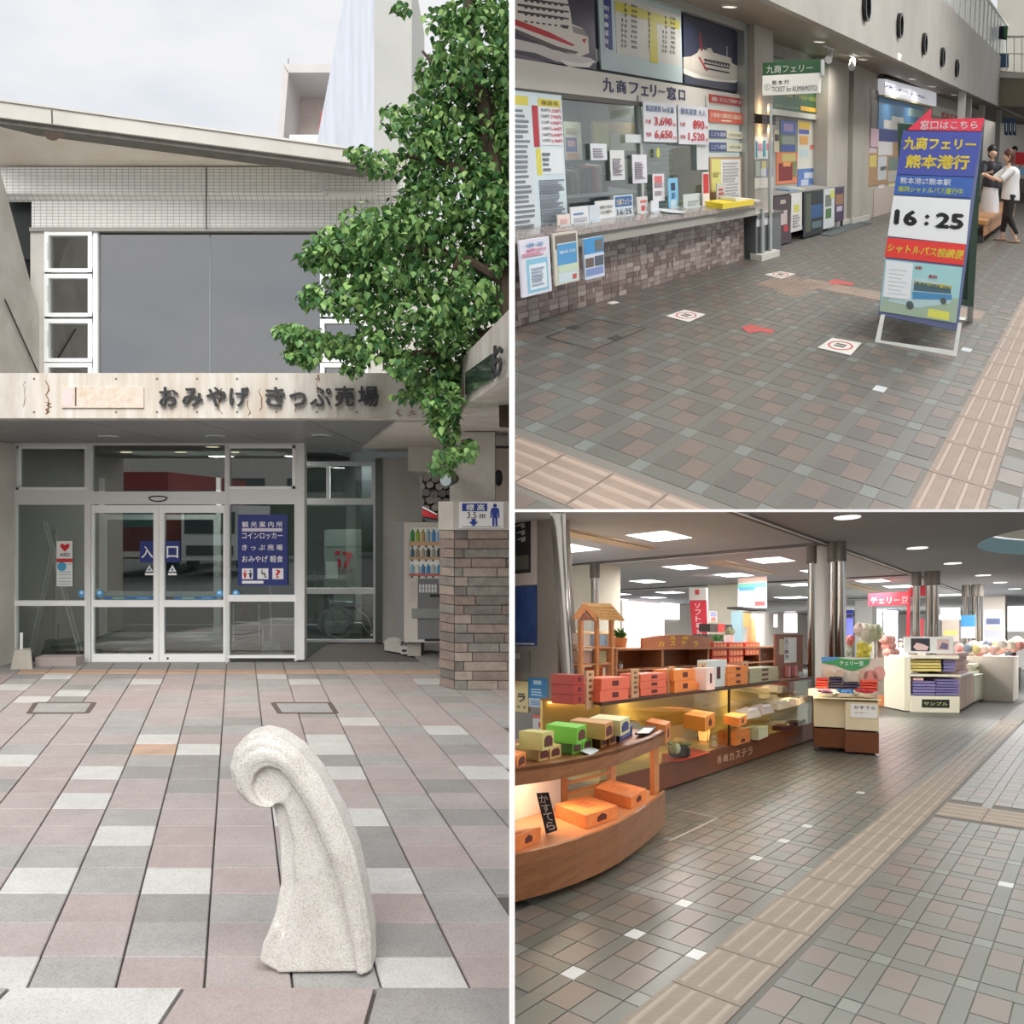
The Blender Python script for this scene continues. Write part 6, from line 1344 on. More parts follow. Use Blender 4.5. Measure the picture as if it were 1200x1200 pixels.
q = zf.at(1158, 272); hp_ = yplane(T, q.y).uv(1158, 170)[1]
figure(T, q, math.radians(200), hp_, 'woman with black hair, dark top and white skirt behind the sandwich board', (44, 44, 54), (220, 220, 224), (30, 26, 28), skirt=True)
q = zf.at(1186, 232)
figure(T, q, math.radians(180), 1.5, 'small distant person in a pale top beyond the shop curtain', (206, 190, 186), (60, 60, 70), (50, 40, 36), arms='down')
for o in bpy.data.objects: o['_pl'] = o.get('_pl', 2) 
# ================================================================ SOUVENIR SHOP (lower right place)
S_ = BF; zb_ = zplane(S_, 0)
sfl = B(S_).box(-2, -8, -.2, 90, 22, -.004, mat('shop_grout', (86, 86, 80), .6)).out('floor', kind='structure')
def tact2(x, y): return 1.38 < y < 1.80 or (8.9 < x < 9.9 and y < 1.38)
tac = mat('shop_tactile', (126, 115, 101), .5, var=.2, scale=6, bump=.3); tacb = mat('shop_tactile_bar', (146, 134, 119), .5)
FT.update({'b': mat('shop_brown', (112, 103, 94), .3, var=.14, scale=2, bump=.1, bscale=60), 'd': mat('shop_dark', (104, 104, 97), .3, var=.14, scale=2, bump=.1, bscale=60), 's': mat('shop_strip', (94, 98, 90), .3, var=.12, scale=2, bump=.1, bscale=60), 'c': mat('shop_corner', (110, 116, 108), .3), 'w': mat('shop_white', (190, 194, 192), .35)})
lay(S_, sfl, .71, .424, 3.2, 2.20, .2, .24, (1.5, 24), (-.9, 5.2), tact2, {(0, 0), (1, 0), (2, 0), (5, 0), (4, 0), (6, 0), (1, -1), (5, -4), (9, 0)})
B(S_).box(17, 1.85, -.011, 60, 14, -.004, mat('shop_far_floor', (108, 108, 101), .3, var=.15, scale=2)).out('far_field', sfl)
for i in range(60):
    if i < 30: tactile(S_, sfl, 2.4 + i * .585, 1.39, 2.985 + i * .585, 1.79, 'x', n=4, mm=tac)
for i in range(6): tactile(S_, sfl, 9.0, 1.36 - (i + 1) * .42, 9.8, 1.36 - i * .42, 'y', n=4, mm=tac)
B(S_).box(20, 1.39, -.01, 60, 1.79, .002, tac).out('tactile_run', sfl)
wood = mat('walnut_wood', (154, 100, 60), .35, var=.35, scale=2.2, stretch=(1.2, 1.2, 14), col2=(118, 72, 42))
wood2 = mat('red_brown_wood', (126, 70, 42), .4, var=.25, scale=2, stretch=(1.5, 1.5, 10))
wood3 = mat('honey_wood', (206, 136, 84), .45, var=.2, scale=3, stretch=(1, 1, 8))
wood4 = mat('pale_shelf_wood', (168, 112, 78), .5, var=.2, scale=2, stretch=(2, 2, 10))
org = mat('orange_box', (232, 138, 66), .5, var=.08, scale=20); crm = mat('cream_laminate', (222, 208, 176), .5)
# curved counter
cv = [(3.0, 3.45), (3.35, 3.22), (3.73, 3.06), (4.03, 2.99), (4.33, 2.955), (4.66, 2.945), (4.98, 2.965), (5.27, 3.01), (5.56, 3.06), (5.85, 3.12), (6.12, 3.185), (6.37, 3.26)]
bk2 = [(6.45, 3.95), (5.3, 4.05), (4.0, 4.15), (3.0, 4.2)]
cc_ = thing(S_, 'curved_counter', 'curved two-tier walnut display counter in front of the long glass case', 'counter', (4.9, 3.3, 0))
def band(z0, z1, d0, d1, m, name, par=None):
    b = B(S_); n = len(cv)
    for i in range(n - 1):
        def off(p, d): return (p[0], p[1] + d)
        a, c = cv[i], cv[i + 1]
        b.hexa([(a[0], a[1] + d0, z0), (c[0], c[1] + d0, z0), (c[0], c[1] + d1, z0), (a[0], a[1] + d1, z0)], [(a[0], a[1] + d0, z1), (c[0], c[1] + d0, z1), (c[0], c[1] + d1, z1), (a[0], a[1] + d1, z1)], m)
    return b.out(name, par or cc_)
band(.05, .31, 0, .03, wood, 'lower_fascia'); band(.69, .785, 0, .03, wood, 'upper_fascia')
def deck(z0, z1, m, name, ins=.03):
    pts = [(x, y + ins, z0) for x, y in cv] + [(x, y, z0) for x, y in bk2]
    return B(S_).prism(pts, (0, 0, z1 - z0), m).out(name, cc_)
deck(.26, .285, mat('deck_orange_wood', (214, 146, 96), .3, var=.12, scale=3), 'lower_deck'); deck(.735, .765, wood, 'upper_deck')
band(.765, .785, .0, .06, wood, 'upper_lip')
B(S_).box(3.0, 3.72, .286, 5.2, 3.76, .73, mat('white_back_panel', (236, 224, 206), .5)).out('back_panel', cc_)
for x, y in ((6.22, 3.3), (5.3, 3.78), (6.3, 3.85)): B(S_).box(x, y, .285, x + .1, y + .05, .735, wood3).out('post', cc_)
for k in range(5): B(S_).box(5.38, 3.80, .33 + k * .075, 6.3, 3.82, .35 + k * .075, wood3).out('rail', cc_)
for x, y in ((5.35, 3.2), (3.9, 3.3), (6.2, 3.7)): 
    B(S_).cyl((x, y - .015, .025), (x, y + .015, .025), .025, flat(110, 112, 112), 12).cyl((x, y, .03), (x, y, .06), .012, flat(150, 150, 150), 8).out('caster', cc_)
area(S_, (4.75, 3.4, .68), .4, 3.2, (1, .82, .62), sy=.15); area(S_, (5.9, 3.5, .68), .3, .7, (1, .82, .62), sy=.15)
def cbox(z, A, Bq, dep, h, m, name, label, cat, group=None, extra=None, lid=None, front=None, parent=None, end=None):
    pl = zplane(S_, z); a, b_ = pl.at(*A), pl.at(*Bq); d = V(dep) if len(dep) == 3 else pl.at(*dep) - b_
    t = parent or thing(S_, name, label, cat, (a + b_) / 2, group)
    ring_ = [a, b_, b_ + d, a + d]; up = V((0, 0, h)); e = (b_ - a).normalized(); n = d.normalized()
    B(S_).hexa([p for p in ring_], [p + up for p in ring_], m).out('carton' if not parent else 'lower_carton', t)
    if lid: B(S_).hexa([p + V((0, 0, h - .02)) + (q * .004) for p, q in zip(ring_, (-e - n, e - n, e + n, n - e))], [p + up + V((0, 0, .002)) + (q * .004) for p, q in zip(ring_, (-e - n, e - n, e + n, n - e))], lid).out('lid', t)
    if end: # dark crest label on the right end face
        w = d.length; o = b_ + e * .001; q = lambda s, u: o + d * s + V((0, 0, h * u))
        g = .2 if w < .3 else .36; B(S_).prism([q(g, .25), q(1 - g, .25), q(1 - g, .6), q(.88 - g, .78), q(g + .12, .78), q(g, .6)], e * .003, end).out('crest_label', t)
    if front:
        q = lambda s, u: a + (b_ - a) * s + V((0, 0, h * u)) - n * .001
        B(S_).prism([q(.38, .3), q(.62, .3), q(.62, .7), q(.38, .7)], -n * .003, front).out('crest_label', t)
    return t
cr_ = flat(88, 36, 36)
# orange gift boxes on the lower deck
ob = mat('orange_gift_box', (238, 150, 84), .5, var=.1, scale=14, col2=(226, 124, 62))
for A, Bq, D, h, lab in (((651, 957), (686.5, 971.5), (723.5, 958.5), .085, 'large orange gift box in the middle of the lower deck, turned to the corner'), ((696, 935), (739.5, 948), (757.5, 936.5), .08, 'orange gift box at the right end of the lower deck'), ((575, 1003), (604, 998), (634, 985.5), .085, 'orange gift box cut by the picture edge at the left of the lower deck')):
    t = cbox(.287, A, Bq, D, h, ob, 'gift_box', lab, 'gift box', end=cr_)
    pl = zplane(S_, .287 + h); a, b_ = zplane(S_, .287).at(*A), zplane(S_, .287).at(*Bq); d = zplane(S_, .287).at(*D) - b_
    q = lambda s, u: a + (b_ - a) * s + d * u + V((0, 0, h + .0005))
    b = B(S_); 
    for k in range(4): s0 = .28 + .11 * k; b.prism([q(s0, .35), q(s0 + .07, .35 + .05 * (k % 2)), q(s0 + .08, .62), q(s0 + .01, .66)], (0, 0, .0012), flat(206, 110, 70))
    b.out('brush_print', t, kind='stuff')
t = thing(S_, 'name_card', 'black leaning card with white brush lettering between the orange gift boxes', 'sign', zplane(S_, .287).at(646, 976))
NP = Pl(S_, zplane(S_, .287).at(640, 977), V((.5, -.8, 0)), V((.1, .25, 1)))
B(S_).ppoly(NP, [(628.5, 929.5), (643, 928.5), (653.5, 973), (640, 977.5)], flat(34, 30, 32), .006).out('card', t)
for k, ch in enumerate('かすてら'): qtext(ch, NP, [(631 + k * 2.7, 932 + k * 10.5), (641 + k * 2.7, 931 + k * 10.5), (643.5 + k * 2.7, 940.5 + k * 10.5), (633.5 + k * 2.7, 941.5 + k * 10.5)], WHITE(), .007, .02, name='character', par=t)
# long loaf boxes on the upper deck
zU = .767
def loaf(A, Bq, D, h, c, lab, top=None, crest=cr_):
    m = flat(*c); t = cbox(zU if not top else top, A, Bq, D, h, m, 'loaf_box', lab, 'box', 'long cake boxes on the curved counter')
    pl = zplane(S_, top or zU); a, b_ = pl.at(*A), pl.at(*Bq); d = pl.at(*D) - b_; n = (b_ - a).cross(V((0, 0, 1))).normalized(); 
    e = d.normalized()
    q = lambda s, u: b_ + d * s + V((0, 0, h * u)) + (b_ - a).normalized() * .001
    B(S_).prism([q(.15, .2), q(.85, .2), q(.85, .62), q(.68, .8), q(.32, .8), q(.15, .62)], (b_ - a).normalized() * .003, crest).out('crest_label', t); return t
H_ = .075
tan, grn, brn, ivy, nvy = (206, 176, 112), (110, 190, 60), (176, 122, 66), (200, 200, 150), (44, 54, 110)
loaf((603, 886), (631.5, 892.5), (644.5, 889.5), H_, tan, 'left bottom tan box of the yellow-green stack on the curved counter')
loaf((616, 883), (644.5, 890), (657.5, 886.5), H_, tan, 'right bottom tan box of the yellow-green stack on the curved counter')
loaf((608, 884.5 - 7.5), (636, 880), (649, 877), H_ + .03, (196, 188, 120), 'top tan box of the yellow-green stack on the curved counter', top=zU + H_ + .002)
loaf((645, 877), (671, 884.5), (682, 881), H_, grn, 'left bottom bright green box beside the tan stack')
loaf((657, 873), (683, 881), (694, 877), H_, (120, 196, 66), 'right bottom bright green box beside the tan stack')
loaf((640, 868), (676, 873), (687, 868), H_ + .03, grn, 'long bright green box lying on top of the green stack', top=zU + H_ + .002)
loaf((680, 872), (704, 876.5), (712, 873.5), H_, brn, 'left bottom brown box right of the green stack')
loaf((690, 869), (714, 874), (722, 871), H_, (186, 134, 76), 'right bottom brown box right of the green stack')
loaf((668, 862), (709, 867.5), (718, 863), H_ + .03, (190, 140, 84), 'long brown box lying on top of the brown stack', top=zU + H_ + .002)
loaf((704, 866), (726, 869.5), (741, 862), H_, nvy, 'navy box at the bottom of the ivory stack', crest=flat(90, 96, 140))
loaf((690, 859), (727, 863), (738, 857), H_ + .03, ivy, 'long ivory box with navy end on top of the navy box', top=zU + H_ + .002, crest=nvy and flat(44, 54, 110))
loaf((585, 898), (606, 902), (616, 896), H_, (232, 140, 70), 'orange box cut by the picture edge on the curved counter')
t = thing(S_, 'price_card', 'white price card lying before the green boxes', 'card', zplane(S_, zU).at(690, 880))
B(S_).prism([zplane(S_, zU + .012).at(*k) for k in ((680, 880.5), (691, 875.5), (702, 879.5), (692, 885.5))], (0, 0, .004), flat(206, 214, 220)).out('card', t)
t = thing(S_, 'tasting_tray', 'flat dark-rimmed white tray on the right end of the curved counter', 'tray', zplane(S_, zU + .02).at(757, 857))
B(S_).prism([zplane(S_, zU + .02).at(*k) for k in ((744, 861), (754, 853), (769, 853.5), (762, 861))], (0, 0, .012), flat(52, 46, 44)).out('rim', t)
B(S_).prism([zplane(S_, zU + .034).at(*k) for k in ((746, 859.5), (755, 853.5), (766, 854), (760, 859.5))], (0, 0, .004), flat(214, 210, 206)).out('plate', t)
# long glass case
gc = thing(S_, 'display_case', 'long low glass display case with dark wood base and warm back light', 'display case', (10, 4.1, 0))
x0, x1 = 6.5, 14.1; yb0, yb1 = 4.1, 4.95
B(S_).box(x0, yb0, .02, x1, yb0 + .03, .27, wood2).out('front_base', gc); B(S_).box(x0, yb0 + .03, .24, x1, yb1, .262, mat('case_floor_beige', (214, 190, 140), .5)).out('case_floor', gc)
B(S_).box(x1 - .05, yb0, .0, x1, yb1, .27, wood2).out('end_base', gc); B(S_).box(x1 - .9, yb0 + .06, -.0, x1 - .75, yb0 + .2, .03, wood2).out('foot', gc)
B(S_).box(x0, yb1 - .03, .262, x1, yb1, .93, mat('warm_back_wall', (232, 200, 120), .6)).out('back_wall', gc)
dk_ = flat(64, 42, 28); cg = glass('case_glass', (238, 240, 234), .02)
B(S_).box(x0, yb0 - .01, .925, x1, yb0 + .03, .955, dk_).out('top_rail', gc); B(S_).box(x0, yb0 + .03, .93, x1, yb1, .95, mat('case_top', (120, 82, 56), .25)).out('top_board', gc)
xm_ = yplane(S_, yb0).uv(855, 840)[0]
B(S_).box(xm_ - .02, yb0 - .005, .27, xm_ + .02, yb0 + .02, .93, dk_).out('mullion', gc); B(S_).box(x1 - .03, yb0, .27, x1, yb0 + .03, .93, flat(120, 110, 96)).out('mullion', gc)
B(S_).box(x0, yb0 + .005, .27, xm_ - .02, yb0 + .012, .925, cg).out('front_pane', gc); B(S_).box(xm_ + .02, yb0 + .005, .27, x1 - .03, yb0 + .012, .925, cg).out('front_pane', gc)
B(S_).box(x1 - .012, yb0 + .03, .27, x1 - .005, yb1, .925, cg).out('end_pane', gc)
B(S_).box(x0, yb0 + .12, .60, x1 - .05, yb1 - .05, .608, cg).out('glass_shelf', gc)
area(S_, (8.5, 4.7, .91), 2.6, 13, (1, .78, .42), sy=.05); area(S_, (12, 4.7, .91), 2.6, 13, (1, .78, .42), sy=.05)
B(S_).box(x0 + .1, yb1 - .08, .90, x1 - .1, yb1 - .04, .915, mat('led_strip', (255, 210, 130), .4, emit=2.2)).out('light_strip', gc)
yc_ = yplane(S_, yb0)
for k, ch in enumerate('長崎カステラ'): B(S_).text(yc_, ch, 840 + k * 7.2, 886.5 - k * 2.0, 845.5 + k * 7.2, 894 - k * 2.0, flat(206, 170, 140), .003, .002, .01).out('character', gc)
Zt, Zs, Zf = .957, .61, .264
# goods on top of the case
pk = mat('coral_box', (222, 110, 82), .5); 
def stack(z, rows, name, lab, cat, group=None):
    for i, (A, Bq, D, h, m, l) in enumerate(rows): cbox(z, A, Bq, D, h, m, name, l, cat, group, front=cr_); z += h + .002
def ubox(px0, px1, pyb, z, n, h, dy, m, what, where, name='cake_box', grp='boxes on top of the long case'):
    for i in range(n):
        a, b_ = zplane(S_, z).at(px0, pyb), zplane(S_, z).at(px1, pyb - (px1 - px0) * .12)
        zz = z + i * (h + .003); j = random.uniform(-.02, .02)
        t = thing(S_, name, '%s, %s of the pile %s' % (what, ('bottom', 'second', 'third', 'fourth', 'fifth', 'sixth', 'seventh')[i], where), 'box', (a.x + j, a.y, zz), grp)
        B(S_).box(a.x + j, a.y, zz, b_.x + j, a.y + dy, zz + h, m).out('carton', t)
        B(S_).box(a.x + (b_.x - a.x) * .4, a.y - .003, zz + h * .3, a.x + (b_.x - a.x) * .62, a.y, zz + h * .75, cr_).out('crest_label', t)
ubox(704, 737, 823, Zt, 2, .10, .3, pk, 'coral red cake box', 'nearest the chrome pole')
ubox(751, 781, 816, Zt, 3, .068, .3, pk, 'coral pink cake box', 'between the first two wooden tags')
ubox(790, 815, 812, Zt, 2, .115, .3, org, 'bright orange cake box', 'right of the second wooden tag')
ubox(815, 826, 809, Zt, 1, .08, .3, org, 'short orange cake box', 'behind the third wooden tag')
ubox(828, 838, 809, Zt, 1, .24, .2, flat(226, 214, 208), 'tall pale pink carton', 'standing by the third wooden tag')
ubox(832, 851, 806, Zt + .0, 1, .31, .2, flat(206, 216, 212), 'tall pale grey carton', 'standing behind the pink one')
ubox(853, 876, 804, Zt, 3, .075, .3, org, 'orange cake box', 'by the fourth wooden tag')
ubox(879, 912, 801, Zt, 3, .06, .3, flat(170, 168, 136), 'khaki and green cake box', 'nearest the brown notice screen')
ubox(673, 685, 826, Zt, 3, .08, .3, mat('dark_red_box', (160, 56, 46), .5), 'dark red cake box', 'behind the chrome pole')
for i, (px, y0, y1, lab) in enumerate(((690, 786, 830, 'first'), (743, 784, 819, 'second'), (785.5, 781, 812, 'third'), (822, 777, 808, 'fourth'), (872, 775, 802, 'fifth'))):
    pl = yplane(S_, 4.22); t = thing(S_, 'wooden_tag', 'upright wooden product tag, %s from the chrome pole on top of the case' % lab, 'tag', pl.at(px, y1), 'wooden tags on the case')
    w = 4.3 - i * .2; B(S_).pbox(pl, px - w, y0, px + w, y1, mat('tag_wood', (196, 158, 120), .6), .02).out('board', t)
    b = B(S_)
    for k in range(5): b.pbox(pl, px - w * .4, y0 + 3 + k * (y1 - y0) / 6.2, px + w * (.3 + .2 * (k % 2)), y0 + 5.6 + k * (y1 - y0) / 6.2, flat(110, 80, 64), .022, .02)
    b.out('brush_marks', t, kind='stuff')
# goods inside the case
cbox(Zs, (757, 866), (780, 872), (786, 866.5), .16, mat('tan_orange_box', (206, 128, 66), .5), 'cake_box', 'slanted tan orange box on the glass shelf above the bowl', 'box', end=cr_)
cbox(Zs, (801, 853), (826, 858), (838, 851), .14, mat('amber_box', (226, 142, 54), .5), 'cake_box', 'amber box on the glass shelf above the lamp', 'box', end=cr_)
cbox(Zs, (848, 848), (866, 852), (875, 847), .09, org, 'cake_box', 'orange box on the glass shelf just past the case mullion', 'box', end=cr_)
for i, (x, y, w) in enumerate(((727, 862, 20), (876, 843, 22), (893, 838, 18), (912, 832, 18), (925, 829, 14), (938, 825, 12))):
    q = zplane(S_, Zs).at(x, y); t = thing(S_, 'wrapped_packet', 'clear wrapped packet on the glass shelf, %s from the pole end' % ('first', 'second', 'third', 'fourth', 'fifth', 'sixth')[i], 'packet', q, 'wrapped packets on the glass shelf')
    B(S_).hexa([q + V((0, 0, .0)), q + V((.55, 0, 0)), q + V((.6, .25, 0)), q + V((.05, .25, 0))], [q + V((.05, .03, .07)), q + V((.5, .03, .09)), q + V((.52, .22, .1)), q + V((.08, .22, .08))], flat(*((206, 190, 176), (190, 176, 160), (176, 160, 150), (196, 186, 160), (180, 166, 156), (206, 196, 180))[i])).out('packet', t)
    B(S_).box(q.x + .15, q.y + .02, .69, q.x + .42, q.y + .05, .715, flat(230, 226, 220)).out('label_strip', t)
for i, (A, Bq, D) in enumerate((((841, 872.5), (862, 874), (879, 869)),)):
    cbox(Zf, A, Bq, D, .08, org, 'cake_box', 'lower orange box of the pair on the case floor behind the mullion', 'box', end=cr_); 
    zz = zplane(S_, Zf); cbox(Zf, A, Bq, D, .165, org, 'cake_box', 'upper orange box of the pair on the case floor behind the mullion', 'box', end=cr_) if False else None
    a = zz.at(*A); b_ = zz.at(*Bq); d = zz.at(*D) - b_
    t = thing(S_, 'cake_box', 'upper orange box of the pair on the case floor behind the mullion', 'box', a + V((0, 0, .083)))
    R4 = [a, b_, b_ + d, a + d]; B(S_).hexa([p + V((0, 0, .083)) for p in R4], [p + V((0, 0, .165)) for p in R4], org).out('carton', t)
for i, (A, Bq, D, n) in enumerate((((871, 866), (889, 867.5), (900, 863), 2), ((905, 856), (921, 857), (930, 853), 1), ((918, 852), (935, 851.5), (944, 847), 1))):
    c = (flat(222, 220, 180), flat(90, 50, 66), flat(90, 50, 66))[i]
    t = cbox(Zf, A, Bq, D, (.14, .06, .06)[i], c, 'cake_box', ('pale cream stacked box on the case floor', 'maroon open box with cream cakes on the case floor', 'maroon box with cakes nearest the end of the case')[i], 'box')
    if i:
        a = zplane(S_, Zf).at(*A); b_ = zplane(S_, Zf).at(*Bq); d = zplane(S_, Zf).at(*D) - b_
        for k in range(4): q = a + (b_ - a) * (.2 + .2 * k) + d * .5 + V((0, 0, .06)); B(S_).ball(q + V((0, 0, .01)), .035, flat(214, 200, 170), 8, .6).out('cake', t)
lp = thing(S_, 'paper_lamp', 'small glowing paper lamp on the case floor', 'lamp', zplane(S_, Zf).at(825, 869))
q = zplane(S_, Zf).at(825, 869.5)
lm = mat('lamp_paper', (255, 190, 110), .7, emit=1.1)
B(S_).rev(q + V((0, 0, .02)), [(.07, 0), (.085, .06), (.09, .12), (.08, .2)], lm, 14).out('shade', lp)
b = B(S_)
for k in range(3): a = k * 2.1; b.cyl(q + V((.09 * math.cos(a), .09 * math.sin(a), 0)), q + V((.095 * math.cos(a), .095 * math.sin(a), .24)), .006, flat(40, 30, 26), 5)
b.out('frame', lp, kind='stuff')
l = bpy.data.lights.new('paper_lamp_glow', 'POINT'); l.energy = .8; l.color = (1, .6, .3); l.shadow_soft_size = .08; o = bpy.data.objects.new('paper_lamp_glow', l); COL.objects.link(o); o.location = S_.w(q + V((-.05, -.14, .14)))
mt_ = zplane(S_, Zf + .001); B(S_).prism([mt_.at(*k) for k in ((775, 895), (776, 884), (812, 877), (833, 882), (800, 892))], (0, 0, .004), flat(176, 44, 40)).out('red_mat', label='red cloth mat under the dark bowl on the case floor', cat='mat')
bw = thing(S_, 'serving_bowl', 'dark round stand holding a green dish of yellow cake on the red mat', 'bowl', mt_.at(796, 886))
q = mt_.at(796, 886.5)
B(S_).rev(q, [(.12, 0), (.145, .02), (.145, .09), (.13, .1)], flat(44, 42, 42), 20).out('stand', bw)
B(S_).rev(q + V((0, 0, .1)), [(.08, 0), (.17, .035), (.18, .045), (.16, .04), (.06, .02)], flat(120, 140, 110), 20).out('dish', bw)
B(S_).ball(q + V((0, 0, .155)), .095, flat(206, 176, 110), 14, .45).out('cake', bw)
b = B(S_).ball(q + V((-.3, -.1, .12)), .06, flat(190, 206, 170), 10).ball(q + V((-.22, -.02, .1)), .05, flat(206, 212, 190), 10); b.out('garnish', bw, kind='stuff')
t = thing(S_, 'white_figurine', 'tiny white figurine on a red paper beside the lamp', 'figurine', mt_.at(836, 873)); q = mt_.at(836, 874.5)
B(S_).rev(q, [(.07, 0), (.06, .03), (.03, .07), (.05, .1), (.02, .13)], flat(226, 214, 200), 12).out('figure', t); B(S_).box(q.x - .12, q.y - .1, Zf, q.x + .14, q.y + .02, Zf + .003, flat(190, 60, 54)).out('paper', t)
# wooden shelf behind with arched sign
ys = 6.4; YSx = yplane(S_, ys); su = thing(S_, 'wooden_shelf', 'long walnut shelf unit with open compartments behind the case', 'shelf', YSx.at(800, 830))
a0, zt3 = YSx.uv(722, 760); a1 = YSx.uv(933, 760)[0]; zmid = YSx.uv(722, 785)[1]
B(S_).box(a0, ys, zt3 - .03, a1, ys + .5, zt3, wood4).out('top_board', su); B(S_).box(a0, ys, zmid - .03, a1, ys + .5, zmid, wood4).out('shelf_board', su); B(S_).box(a0, ys + .46, 0, a1, ys + .5, zt3 - .03, wood2).out('back_panel', su)
for k, px in enumerate((722, 776, 830, 890, 931)): x = YSx.uv(px, 770)[0]; B(S_).box(x, ys + .01, 0, x + .08, ys + .46, zt3 - .03, wood4).out('divider', su)
B(S_).box(a0, ys, 0, a1, ys + .5, .1, wood2).out('plinth', su)
t = thing(S_, 'arched_sign', 'arched brown sign with yellow kana lettering on top of the shelf', 'sign', YSx.at(800, 760))
B(S_).ppoly(YSx, [(757, 761), (757, 748), (775, 745), (800, 743.6), (825, 745), (838, 748), (841, 761)], mat('sign_brown', (160, 98, 62), .5), -.05, -.12).out('board', t)
p2 = YSx.off(-.05); ylw = flat(226, 190, 50)
for ch, x, y in (('長', 785, 745.5), ('崎', 800, 745.5), ('カ', 771.5, 751.5), ('ス', 785, 751), ('テ', 798, 751), ('ラ', 812, 751.5)):
    B(S_).text(p2, ch, x, y, x + 6.5, y + (4.5 if y < 748 else 6), ylw, .001, .003, .03).out('character', t)
def plant(px, py, w, name, lab, potm, leafc, pl=YSx, n=60, ph=8):
    t = thing(S_, name, lab, 'plant', pl.at(px, py, -.2)); q = pl.at(px, py, -.25); r = w / 1200 * S_.w(q).y * .5
    hh = ph / 1200 * S_.w(q).y
    B(S_).rev(q, [(r * .8, 0), (r, hh)], potm, 12).out('pot', t); b = B(S_); m = mat('leaves_%d%d%d' % leafc, leafc, .5, var=.3, scale=20)
    for k in range(n):
        a = random.uniform(0, 6.28); e = random.uniform(.2, 1.2); L = r * random.uniform(.6, 1.3); c = q + V((0, 0, hh)) + V((random.uniform(-.5, .5) * r, random.uniform(-.5, .5) * r, 0))
        tip = c + V((math.cos(a) * L, math.sin(a) * L, L * e)); sd = V((-math.sin(a), math.cos(a), 0)) * r * .16; md_ = (c + tip) / 2 + V((0, 0, L * .15))
        b.add([c, md_ + sd, tip, md_ - sd], [(0, 1, 2), (0, 2, 3)], m)
    b.out('foliage', t, kind='stuff')
plant(741, 759, 22, 'planter', 'wooden planter of dark green leaves on the shelf before the arched sign', wood3, (60, 120, 50), ph=11)
plant(853, 759, 15, 'potted_plant', 'small bright green potted plant on the shelf behind the arched sign', WHITE(), (80, 160, 80), ph=7)
plant(866, 758, 16, 'potted_flowers', 'pale flowers in a white pot on the shelf', WHITE(), (190, 200, 160), ph=14)
plant(741, 785, 8, 'small_vase', 'tiny pale flower vase in the shelf compartment', WHITE(), (190, 180, 140), ph=6, n=16)
for r in range(3):
    for k in range(3 if r else 2):
        px = 836 + k * 19; z = zmid + r * .13; a = YSx.uv(px, 780)[0]; w = YSx.uv(px + 17, 780)[0] - a
        t = thing(S_, 'red_box', 'orange red patterned box in the shelf compartment, row %s, %s from the sign side' % (('low', 'middle', 'high')[r], ('first', 'second', 'third')[k]), 'box', (a, ys + .05, z), 'patterned boxes in the shelf')
        B(S_).box(a, ys + .02, z, a + w, ys + .4, z + .12, mat('red_pattern', (206, 72, 44), .5)).out('carton', t); b = B(S_)
        for j in range(4): b.box(a + w * (.1 + .22 * j), ys + .014, z + .02, a + w * (.24 + .22 * j), ys + .019, z + .09, flat(230, 150, 100))
        b.out('printed_square', t, kind='stuff')
# hut shaped stand
yh = 6.0; YH = yplane(S_, yh); ht = thing(S_, 'roofed_stand', 'wooden display stand with a little shingled gable roof beside the chrome pole', 'stand', YH.at(700, 840))
for px in (682, 700.5, 718): a = YH.uv(px, 760); B(S_).mbox(YH, a[0] - .03, .0, a[0] + .045, YH.uv(px, 727)[1], wood3, 0, -.06 if px != 700.5 else -.05).out('post', ht)
b = B(S_)
for r in range(5):
    f0, f1 = r / 5, (r + 1.25) / 5
    L = lambda f: (680 + 18 * f, 708.5 + 17 * f); Rr = lambda f: (714 + 13 * f, 709 + 18 * f)
    for c in range(8):
        g0, g1 = c / 8 + .005, (c + 1) / 8 - .005; f1b = f1 + random.uniform(-.02, .03)
        P4 = [tuple(L(f)[k] * (1 - g) + Rr(f)[k] * g for k in (0, 1)) for f, g in ((f0, g0), (f0, g1), (f1b, g1), (f1b, g0))]
        B(S_).prism([YH.at(*P4[0], .02 + f0 * .04), YH.at(*P4[1], .02 + f0 * .04), YH.at(*P4[2], .04 + f1 * .04), YH.at(*P4[3], .04 + f1 * .04)], (0, 0, .02), mat('shingle', (206, 158, 96), .7, var=.3, scale=14)).out('shingle', ht)
B(S_).ppoly(YH, [(669, 724.5), (681, 708), (684, 708), (698, 727), (694, 728), (683, 715), (674, 726)], wood3, .06, .02).out('gable_board', ht)
B(S_).ppoly(YH, [(678, 727), (684, 718), (692, 727)], mat('gable_dark', (150, 92, 66), .6), .03, .0).out('gable', ht)
for zz in (760, 780, 800): a = YH.uv(684, zz); c = YH.uv(718, zz); B(S_).mbox(YH, a[0], a[1], c[0], a[1] + .02, wood3, -.01, -.4).out('shelf_board', ht)
for i, (px, py, c) in enumerate(((688, 758, (206, 190, 180)), (690, 779, (180, 150, 140)), (709, 759, (150, 180, 206)), (707, 779, (160, 160, 130)), (706, 799, (214, 210, 200)), (703, 798, (206, 100, 60)))):
    a = YH.uv(px, py); B(S_).mbox(YH, a[0], a[1] + .022, a[0] + .25, a[1] + .17, flat(*c), -.1, -.3).out('small_packet', label='small %s packet on a shelf of the roofed stand' % ('beige', 'rose', 'pale blue', 'olive', 'white', 'orange')[i], cat='packet')
ys2 = 6.9; t = thing(S_, 'pale_shelf', 'pale wooden shelf unit behind the roofed stand', 'shelf', yplane(S_, ys2).at(700, 830)); Y7 = yplane(S_, ys2)
